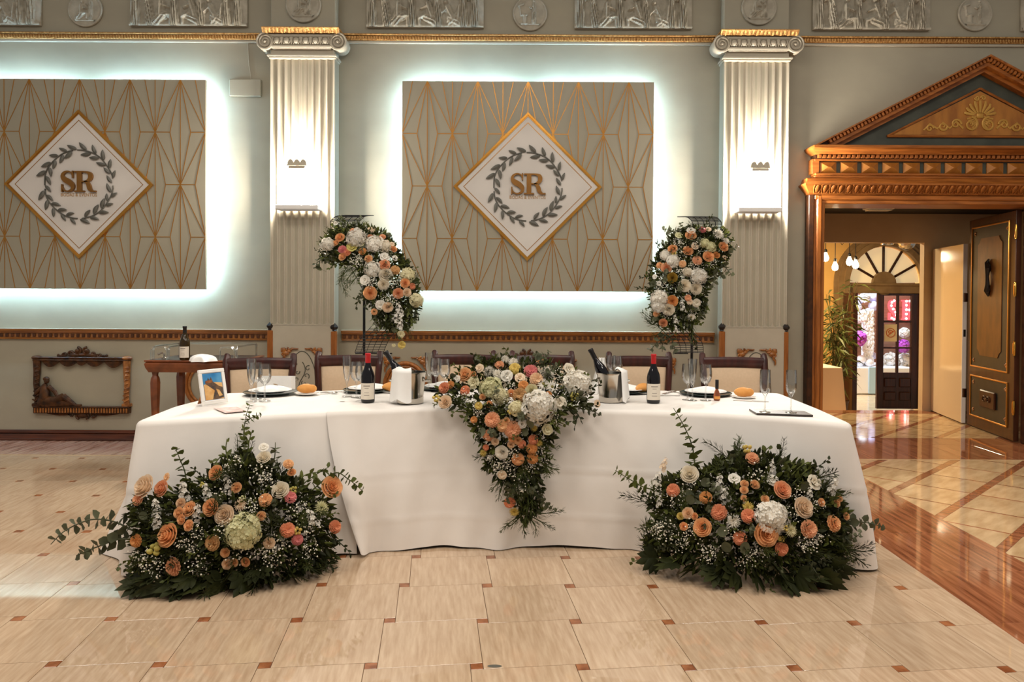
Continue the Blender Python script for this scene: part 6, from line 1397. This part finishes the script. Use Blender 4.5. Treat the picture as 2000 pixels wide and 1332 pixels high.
FN2 = [(360, 1080, 1.1), (480, 1110, 1.1), (620, 1140, 1.1), (780, 1170, 1.2), (900, 1180, 1.2), (1040, 1190, 1.1), (1220, 1220, 1.3), (1320, 1200, 1.1), (1480, 1240, 1.2), (1400, 1190, 1.1), (1560, 1150, 1.0), (820, 1100, 1.0), (1160, 1120, 1.1)]
arrange('floor_flower_arrangement', 'peach and white flower arrangement on the floor at the right of the table', 'flowers', (1.15, 3.72, 0), (1180, 780), 3.505, B2, G2, POLY2, dB, (1.15, 3.92, .18), S2_, 80, 4800, 22, [0, 0, 1, 3, 5, 4, 0, 2], FN2, [(790, 880, 1.2), (985, 975, 1.4), (835, 985, 1.3), (640, 660, 1.3), (670, 540, 1.1), (1380, 570, 1.2), (610, 620, 1.1), (600, 670, 1.1), (1190, 390, 1.3)])
# central arrangement cascading over the table front
def dC(X, Y):
    if Y > 792: return 4.125-(Y-792)*.0003-.10*math.sqrt(max(0, 1-((X-1005)/110.)**2))*max(.25, 1-(Y-792)/230.)
    return min(4.09+(792-Y)*.0028+.0004*abs(X-1010), flim(Y, .80))
B3 = [(105, 370, 84, 'rose', 'cream'), (95, 272, 78, 'carn', 'coral'), (45, 345, 52, 'bud', 'yellow'), (240, 182, 88, 'rose', 'peach2'), (295, 183, 46, 'rose', 'peach'), (338, 140, 64, 'lis', 'cream'), (405, 160, 84, 'mum', 'white'), (475, 115, 62, 'carn', 'salmon'), (515, 75, 62, 'mum', 'white'), (570, 95, 72, 'mum', 'white'), (580, 140, 78, 'carn', 'yellow'), (460, 178, 80, 'mum', 'white'), (525, 190, 80, 'lis', 'white'), (240, 290, 68, 'carn', 'coral'), (300, 238, 84, 'lis', 'cgreen'), (415, 278, 158, 'hyd', 'pgreen'), (485, 332, 116, 'hyd', 'cgreen'), (690, 158, 94, 'carn', 'pink'), (755, 78, 62, 'daisy', 'peach'), (615, 205, 70, 'lis', 'cream'), (640, 257, 72, 'carn', 'orange'), (730, 217, 98, 'carn', 'lpeach'), (695, 290, 78, 'rose', 'cgreen'), (800, 175, 124, 'mum', 'white'), (775, 245, 84, 'daisy', 'white'), (835, 265, 84, 'daisy', 'white'), (950, 142, 80, 'lis', 'ivory'), (1010, 248, 196, 'hyd', 'white'), (555, 310, 52, 'rose', 'peach'), (612, 322, 98, 'carn', 'tan'), (745, 402, 226, 'hyd', 'white'), (590, 412, 104, 'hyd', 'cgreen'), (885, 377, 94, 'lis', 'ivory'), (810, 320, 46, 'rose', 'orange'), (827, 440, 42, 'rose', 'peach'), (360, 335, 42, 'rose', 'peach2'), (405, 385, 44, 'rose', 'peach'), (332, 395, 52, 'carn', 'yellow'), (300, 490, 48, 'carn', 'orange'), (425, 490, 104, 'carn', 'salmon'), (497, 532, 84, 'carn', 'peach2'), (565, 557, 114, 'carn', 'salmon'), (400, 597, 78, 'carn', 'salmon'), (446, 640, 48, 'rose', 'cream'), (632, 520, 58, 'lis', 'white'), (525, 497, 42, 'rose', 'peach2'), (637, 465, 38, 'rose', 'peach2'), (552, 432, 46, 'bud', 'yellow'), (712, 547, 52, 'mum', 'yellow'), (802, 557, 74, 'lis', 'cgreen'), (562, 617, 48, 'rose', 'peach'), (600, 632, 52, 'rose', 'peach2'), (627, 657, 58, 'carn', 'coral'), (555, 660, 46, 'rose', 'lpeach'), (707, 627, 68, 'carn', 'coral'), (748, 652, 48, 'mum', 'yellow'), (697, 687, 74, 'carn', 'orange'), (492, 712, 84, 'rose', 'white'), (602, 760, 84, 'carn', 'peach'), (702, 752, 78, 'carn', 'orange'), (365, 718, 52, 'mum', 'yellow'), (382, 680, 42, 'carn', 'coral'), (495, 867, 60, 'lis', 'cream'), (545, 1057, 76, 'carn', 'coral'), (576, 1120, 72, 'mum', 'yellow'), (985, 332, 62, 'bud', 'ygreen'), (1142, 380, 52, 'lis', 'cream'), (185, 210, 48, 'lis', 'white'), (140, 250, 54, 'carn', 'orange')]
G3 = [(280, 370), (250, 340), (320, 420), (560, 250), (540, 370), (760, 500), (850, 490), (900, 190), (880, 220), (450, 800), (480, 830), (560, 700), (585, 725), (560, 860), (680, 820), (640, 940), (400, 640), (750, 690), (420, 760), (520, 790), (760, 760)]
POLY3 = [(60, 300), (180, 190), (320, 120), (480, 70), (640, 90), (820, 110), (960, 150), (1060, 240), (1100, 340), (1060, 390), (900, 440), (850, 560), (800, 700), (800, 800), (740, 860), (760, 980), (730, 1120), (640, 1180), (580, 1100), (540, 980), (470, 880), (380, 800), (350, 640), (280, 520), (220, 400), (120, 400)]
S3_ = [('ruscus', 'leafdark', [(640, 800), (720, 900), (730, 1010), (730, 1140)], 0, 1.5), ('ruscus', 'leafdark', [(680, 820), (740, 900), (790, 940)], 0, 1.6), ('fern', 'leaffern', [(600, 820), (660, 940), (670, 1060), (660, 1180)], 0, 1.5), ('fern', 'leaffern', [(620, 840), (690, 980), (700, 1120)], 0, 1.4), ('fern', 'leaffern', [(560, 840), (600, 960), (610, 1060)], 0, 1.4), ('fern', 'leaffern', [(520, 860), (460, 930), (420, 970)], 0, 1.2), ('fern', 'leaffern', [(520, 880), (480, 980), (470, 1030)], 0, 1.2), ('fern', 'leaffern', [(700, 1130), (800, 1130), (920, 1110)], 0, .9), ('fern', 'leaffern', [(660, 1130), (720, 1220), (720, 1280)], 0, 1.0), ('fern', 'leaffern', [(640, 1130), (560, 1210), (520, 1210)], 0, 1.0), ('fern', 'leaffern', [(650, 1150), (640, 1240), (660, 1280)], 0, 1.1), ('fern', 'leaffern', [(690, 1150), (780, 1200), (850, 1240)], 0, .9), ('fern', 'leaffern', [(620, 1140), (540, 1200), (480, 1260)], 0, .8), ('pist', 'leafdark', [(930, 400), (1000, 480), (990, 540)], -.04, 1.2), ('pist', 'leafdark', [(960, 420), (1010, 450), (1045, 520)], -.04, 1.0), ('euc', 'leafeuc', [(1020, 390), (1090, 420), (1175, 462)], -.05, 1.0), ('euc', 'leafeuc', [(920, 330), (960, 300), (1060, 350)], -.03, 1.3), ('ruscus', 'leafmid', [(320, 440), (260, 460), (215, 480)], -.03, 1.2), ('ruscus', 'leafmid', [(340, 540), (300, 570), (310, 600)], -.02, 1.2), ('ruscus', 'leafdark', [(740, 640), (820, 610), (860, 590)], -.02, 1.1), ('fern', 'leaffern', [(780, 800), (830, 820), (880, 835)], -.02, 1.1), ('ruscus', 'leafmid', [(60, 370), (40, 385), (20, 395)], -.02, .9), ('euc', 'leafeuc', [(340, 130), (345, 90), (350, 60)], 0, 1.3), ('fern', 'leaffern', [(390, 700), (350, 740), (310, 750)], -.02, 1.0)]
arrange('centre_flower_garland', 'wide flower garland cascading over the front of the head table', 'flowers', (-.05, 4.35, TT_), (840, 680), 3.506, B3, G3, POLY3, dC, (-.05, 4.55, .72), S3_, 60, 3000, 23, [0, 1, 1, 4, 3, 2, 0], (), [(335, 60, 1.2), (345, 560, 1.1), (690, 495, 1.2), (170, 180, 1.0), (920, 340, 1.2), (660, 560, 1.0)], .9, (.03, .085), .045, 0.05)
# ------------------------------------------------------------------ tall stands with flowers
YS = 6.15
def wire_stand(xp, path, label):
    b = at(xp, 700, YS); r = empty('wire_flower_stand', (b.x, YS, 0), label, 'flower stand', 'black wire flower stands')
    MB().box(b.x-.15, b.x+.15, YS-.15, YS+.15, .003, .012, .003).build('base_plate', 'black', r); zt = at(xp, 500, YS).z
    MB().tube([(b.x, YS, .01), (b.x, YS, zt)], .011, 8).build('pole', 'black', r)
    q = at(xp-12, 690, YS); e = at(xp+50 if xp < 1000 else xp-30, 690, YS); MB().tube([(min(q.x, e.x)-.02, YS, q.z), (max(q.x, e.x)+.02, YS, q.z)], .007, 6).build('cross_bar', 'black', r)
    P = [at(x, y, YS-.05) for x, y in path]; dep = [-.02, -.14, -.08, -.04, -.03, -.12, -.02]
    P = [Vector((p.x, p.y+dd, p.z)) for p, dd in zip(P, dep)]; Q = []; k = len(P)
    for i in range(k-1):
        p0, p1, p2, p3 = P[max(i-1, 0)], P[i], P[i+1], P[min(i+2, k-1)]
        for j in range(6): t = j/6; Q.append(.5*((2*p1)+(p2-p0)*t+(2*p0-5*p1+4*p2-p3)*t*t+(3*p1-p0-3*p2+p3)*t**3))
    Q.append(P[-1]); m = MB()
    for w in np.linspace(-.115, .115, 6): m.tube([q+Vector((w, 0, 0)) for q in Q], .0028, 4)
    for q in Q[::1]: m.tube([q+Vector((-.115, 0, 0)), q+Vector((.115, 0, 0))], .0028, 4)
    tag(m.build('wire_grid', 'black', r), kind='stuff')
wire_stand(711, [(703, 421), (688, 429), (682, 455), (735, 560), (762, 620), (738, 660), (722, 688)], 'black wire flower stand left of the centre panel')
wire_stand(1351, [(1350, 424), (1366, 430), (1372, 455), (1322, 560), (1302, 620), (1334, 662), (1345, 688)], 'black wire flower stand right of the centre panel')
def dS(cx0, cy0, cx1, cy1, w):
    def f(X, Y):
        t = max(0, min(1, ((X-cx0)*(cx1-cx0)+(Y-cy0)*(cy1-cy0))/((cx1-cx0)**2+(cy1-cy0)**2))); d = math.hypot(X-cx0-t*(cx1-cx0), Y-cy0-t*(cy1-cy0)); return YS-.14-.13*math.sqrt(max(0, 1-(d/w)**2))
    return f
B4 = [(165, 320, 112, 'hyd', 'white'), (267, 268, 70, 'rose', 'peach'), (235, 312, 54, 'rose', 'peach2'), (285, 362, 68, 'carn', 'pink'), (325, 387, 68, 'carn', 'coral'), (290, 422, 64, 'rose', 'peach2'), (400, 268, 156, 'hyd', 'white'), (365, 342, 84, 'lis', 'ygreen'), (430, 310, 74, 'lis', 'cgreen'), (448, 377, 64, 'carn', 'orange'), (372, 217, 62, 'carn', 'salmon'), (520, 207, 62, 'lis', 'cream'), (540, 317, 146, 'hyd', 'white'), (622, 337, 114, 'hyd', 'ivory'), (512, 262, 44, 'rose', 'salmon'), (500, 440, 58, 'rose', 'peach2'), (630, 427, 78, 'lis', 'white'), (612, 262, 54, 'carn', 'salmon'), (640, 310, 54, 'carn', 'salmon'), (700, 362, 54, 'rose', 'peach'), (712, 435, 48, 'lis', 'white'), (527, 522, 130, 'hyd', 'white'), (628, 490, 82, 'rose', 'salmon'), (638, 572, 104, 'rose', 'ivory'), (620, 647, 82, 'rose', 'ivory'), (470, 612, 78, 'lis', 'white'), (715, 532, 80, 'carn', 'tan'), (815, 572, 120, 'hyd', 'cgreen'), (795, 637, 74, 'rose', 'peach'), (855, 662, 52, 'carn', 'coral'), (512, 717, 98, 'rose', 'peach'), (740, 720, 78, 'rose', 'salmon'), (810, 712, 64, 'rose', 'cream'), (887, 777, 114, 'hyd', 'cgreen'), (595, 812, 78, 'lis', 'white'), (655, 832, 78, 'rose', 'cream'), (545, 870, 52, 'carn', 'peach'), (750, 850, 80, 'stock', 'white'), (725, 905, 80, 'stock', 'white'), (757, 965, 70, 'stock', 'white'), (767, 1137, 62, 'lis', 'yellow'), (762, 1050, 60, 'lis', 'cgreen'), (703, 1142, 30, 'lis', 'cgreen'), (690, 320, 40, 'lis', 'cream'), (235, 150, 44, 'lis', 'white')]
G4 = [(400, 440), (430, 460), (520, 650), (690, 650), (690, 760), (770, 560), (740, 620), (150, 380), (700, 790), (530, 600), (380, 470), (640, 780)]
POLY4 = [(120, 300), (230, 190), (400, 180), (560, 200), (680, 280), (760, 420), (870, 580), (890, 700), (900, 840), (880, 940), (800, 1010), (640, 1010), (550, 940), (520, 820), (470, 740), (440, 600), (380, 500), (240, 500), (130, 430)]
S4_ = [('fern', 'leaffern', [(330, 500), (280, 580), (290, 660), (330, 750)], -.02, 1.2), ('fern', 'leaffern', [(400, 520), (330, 600), (330, 680)], -.02, 1.5), ('fern', 'leaffern', [(420, 560), (370, 620), (300, 640)], -.02, 1.4), ('fern', 'leaffern', [(380, 500), (300, 560), (250, 650)], -.02, 1.2), ('fern', 'leafmid', [(380, 230), (430, 180), (480, 150)], 0, 1.2), ('ruscus', 'leafdark', [(470, 700), (420, 770), (390, 850)], -.02, 1.3), ('ruscus', 'leafdark', [(480, 740), (480, 800), (475, 850)], -.02, 1.2), ('euc', 'leafeuc', [(230, 450), (140, 440), (80, 470), (70, 520)], -.04, 1.3), ('ruscus', 'leafmid', [(250, 470), (200, 500), (180, 530)], -.04, 1.3), ('pist', 'leafmid', [(290, 250), (230, 200), (210, 130)], 0, 1.4), ('pist', 'leafmid', [(300, 240), (280, 180), (290, 110)], 0, 1.3), ('ruscus', 'leafdark', [(820, 780), (880, 860), (910, 920)], -.02, 1.3), ('ruscus', 'leafmid', [(790, 820), (850, 920), (860, 1010)], -.02, 1.3), ('euc', 'leafeuc', [(560, 900), (560, 980), (555, 1060)], -.02, 1.2), ('pist', 'leafdark', [(660, 960), (640, 1020), (650, 1080)], -.02, 1.2), ('ruscus', 'leafmid', [(720, 980), (740, 1050), (770, 1100)], -.02, 1.0), ('ruscus', 'leafdark', [(740, 430), (790, 450), (810, 500)], 0, 1.0)]
arrange('stand_flower_arrangement', 'peach and white flower cascade on the left wire stand', 'flowers', (at(735, 560, YS).x, YS-.15, at(735, 690, YS).z), (600, 400), 4.162, B4, G4, POLY4, dS(650, 480, 775, 620, 75), (at(725, 540, YS).x, YS-.02, at(725, 540, YS).z), S4_, 56, 3400, 24, [0, 1, 4, 3, 2, 0], (), [(118, 490, 1.2), (460, 310, 1.2)], 1.05)
B5 = [(540, 213, 72, 'lis', 'white'), (538, 252, 84, 'rose', 'peach'), (632, 205, 60, 'carn', 'pink'), (682, 200, 44, 'lis', 'cream'), (390, 360, 70, 'rose', 'peach'), (515, 377, 78, 'rose', 'peach'), (570, 337, 62, 'lis', 'cream'), (650, 312, 80, 'hyd', 'pgreen'), (702, 342, 84, 'hyd', 'pgreen'), (762, 237, 94, 'mum', 'white'), (822, 290, 62, 'mum', 'white'), (800, 342, 78, 'rose', 'peach'), (680, 422, 84, 'rose', 'peach'), (745, 410, 54, 'rose', 'orange'), (590, 452, 78, 'carn', 'salmon'), (335, 410, 94, 'hyd', 'white'), (395, 458, 106, 'hyd', 'white'), (340, 514, 80, 'rose', 'salmon'), (387, 594, 78, 'rose', 'olive'), (470, 480, 60, 'carn', 'peach2'), (285, 492, 56, 'carn', 'peach'), (510, 547, 78, 'hyd', 'ivory'), (600, 582, 136, 'hyd', 'white'), (487, 657, 94, 'rose', 'ivory'), (578, 682, 88, 'rose', 'ivory'), (387, 782, 84, 'rose', 'orange'), (515, 757, 52, 'carn', 'salmon'), (530, 790, 48, 'lis', 'cream'), (582, 797, 68, 'lis', 'ivory'), (280, 762, 136, 'hyd', 'white'), (272, 822, 114, 'hyd', 'white'), (357, 850, 90, 'rose', 'ivory'), (470, 820, 62, 'stock', 'white'), (540, 912, 64, 'daisy', 'white'), (257, 887, 46, 'rose', 'peach2'), (314, 958, 64, 'rose', 'salmon'), (413, 930, 52, 'stock', 'white'), (417, 1010, 46, 'stock', 'white'), (440, 250, 62, 'lis', 'pgreen'), (400, 392, 38, 'lis', 'yellow'), (812, 430, 42, 'bud', 'cream'), (245, 585, 40, 'lis', 'white'), (280, 640, 40, 'lis', 'white')]
G5 = [(460, 330), (420, 310), (560, 490), (470, 420), (720, 480), (300, 600), (280, 660), (600, 330), (450, 540), (330, 910), (560, 860)]
POLY5 = [(330, 330), (430, 220), (560, 190), (700, 200), (840, 240), (850, 380), (800, 500), (700, 560), (660, 680), (660, 820), (600, 920), (520, 980), (400, 1010), (300, 980), (230, 880), (220, 740), (210, 620), (240, 480)]
S5_ = [('euc', 'leafeuc', [(480, 260), (400, 220), (310, 195)], -.02, 1.5), ('euc', 'leafeuc', [(450, 300), (390, 260), (370, 190)], -.02, 1.4), ('euc', 'leafeuc', [(480, 290), (380, 300), (280, 320)], -.03, 1.3), ('euc', 'leafeuc', [(700, 520), (730, 590), (710, 660)], -.05, 1.5), ('euc', 'leafeuc', [(740, 500), (780, 550), (780, 600)], -.05, 1.5), ('euc', 'leafeuc', [(790, 470), (830, 520), (870, 570)], -.05, 1.4), ('ruscus', 'leafmid', [(560, 800), (640, 830), (670, 870)], -.02, 1.3), ('pist', 'leafdark', [(580, 760), (640, 740), (680, 730)], -.02, 1.3), ('euc', 'leafeuc', [(600, 840), (640, 880), (600, 920)], -.03, 1.3), ('ruscus', 'leafmid', [(270, 560), (210, 580), (170, 560)], -.02, 1.3), ('pist', 'leafdark', [(290, 450), (255, 420), (270, 400)], -.02, 1.1), ('euc', 'leafeuc', [(340, 1040), (280, 1100), (205, 1185)], -.05, 1.4), ('euc', 'leafeuc', [(330, 1040), (310, 1120), (305, 1195)], -.05, 1.3), ('euc', 'leafeuc', [(360, 1040), (390, 1120), (418, 1200)], -.05, 1.4), ('fern', 'leaffern', [(310, 940), (220, 930), (140, 870)], -.02, 1.2), ('fern', 'leaffern', [(310, 980), (220, 970), (160, 910)], -.02, 1.2), ('fern', 'leaffern', [(330, 1000), (260, 1060), (230, 1060)], -.02, 1.2), ('ruscus', 'leafdark', [(520, 960), (550, 1060), (590, 1180)], -.02, 1.2), ('fern', 'leafmid', [(540, 960), (550, 1040), (545, 1120)], -.02, 1.3), ('euc', 'leafmid', [(550, 950), (610, 960), (640, 970)], 0, .8), ('pist', 'leafmid', [(790, 250), (820, 200), (800, 170)], 0, 1.1), ('ruscus', 'leafdark', [(830, 330), (880, 360), (900, 370)], 0, .9), ('euc', 'leafeuc', [(520, 230), (510, 180), (535, 130)], 0, 1.1)]
arrange('stand_flower_arrangement', 'peach and white flower cascade on the right wire stand', 'flowers', (at(1325, 560, YS).x, YS-.15, at(1325, 690, YS).z), (1220, 400), 4.162, B5, G5, POLY5, dS(1390, 470, 1305, 620, 70), (at(1335, 545, YS).x, YS-.02, at(1335, 545, YS).z), S5_, 56, 3400, 25, [0, 1, 4, 2, 2, 0], (), [(855, 360, 1.0), (470, 620, 1.2), (440, 660, 1.2)], 1.05)
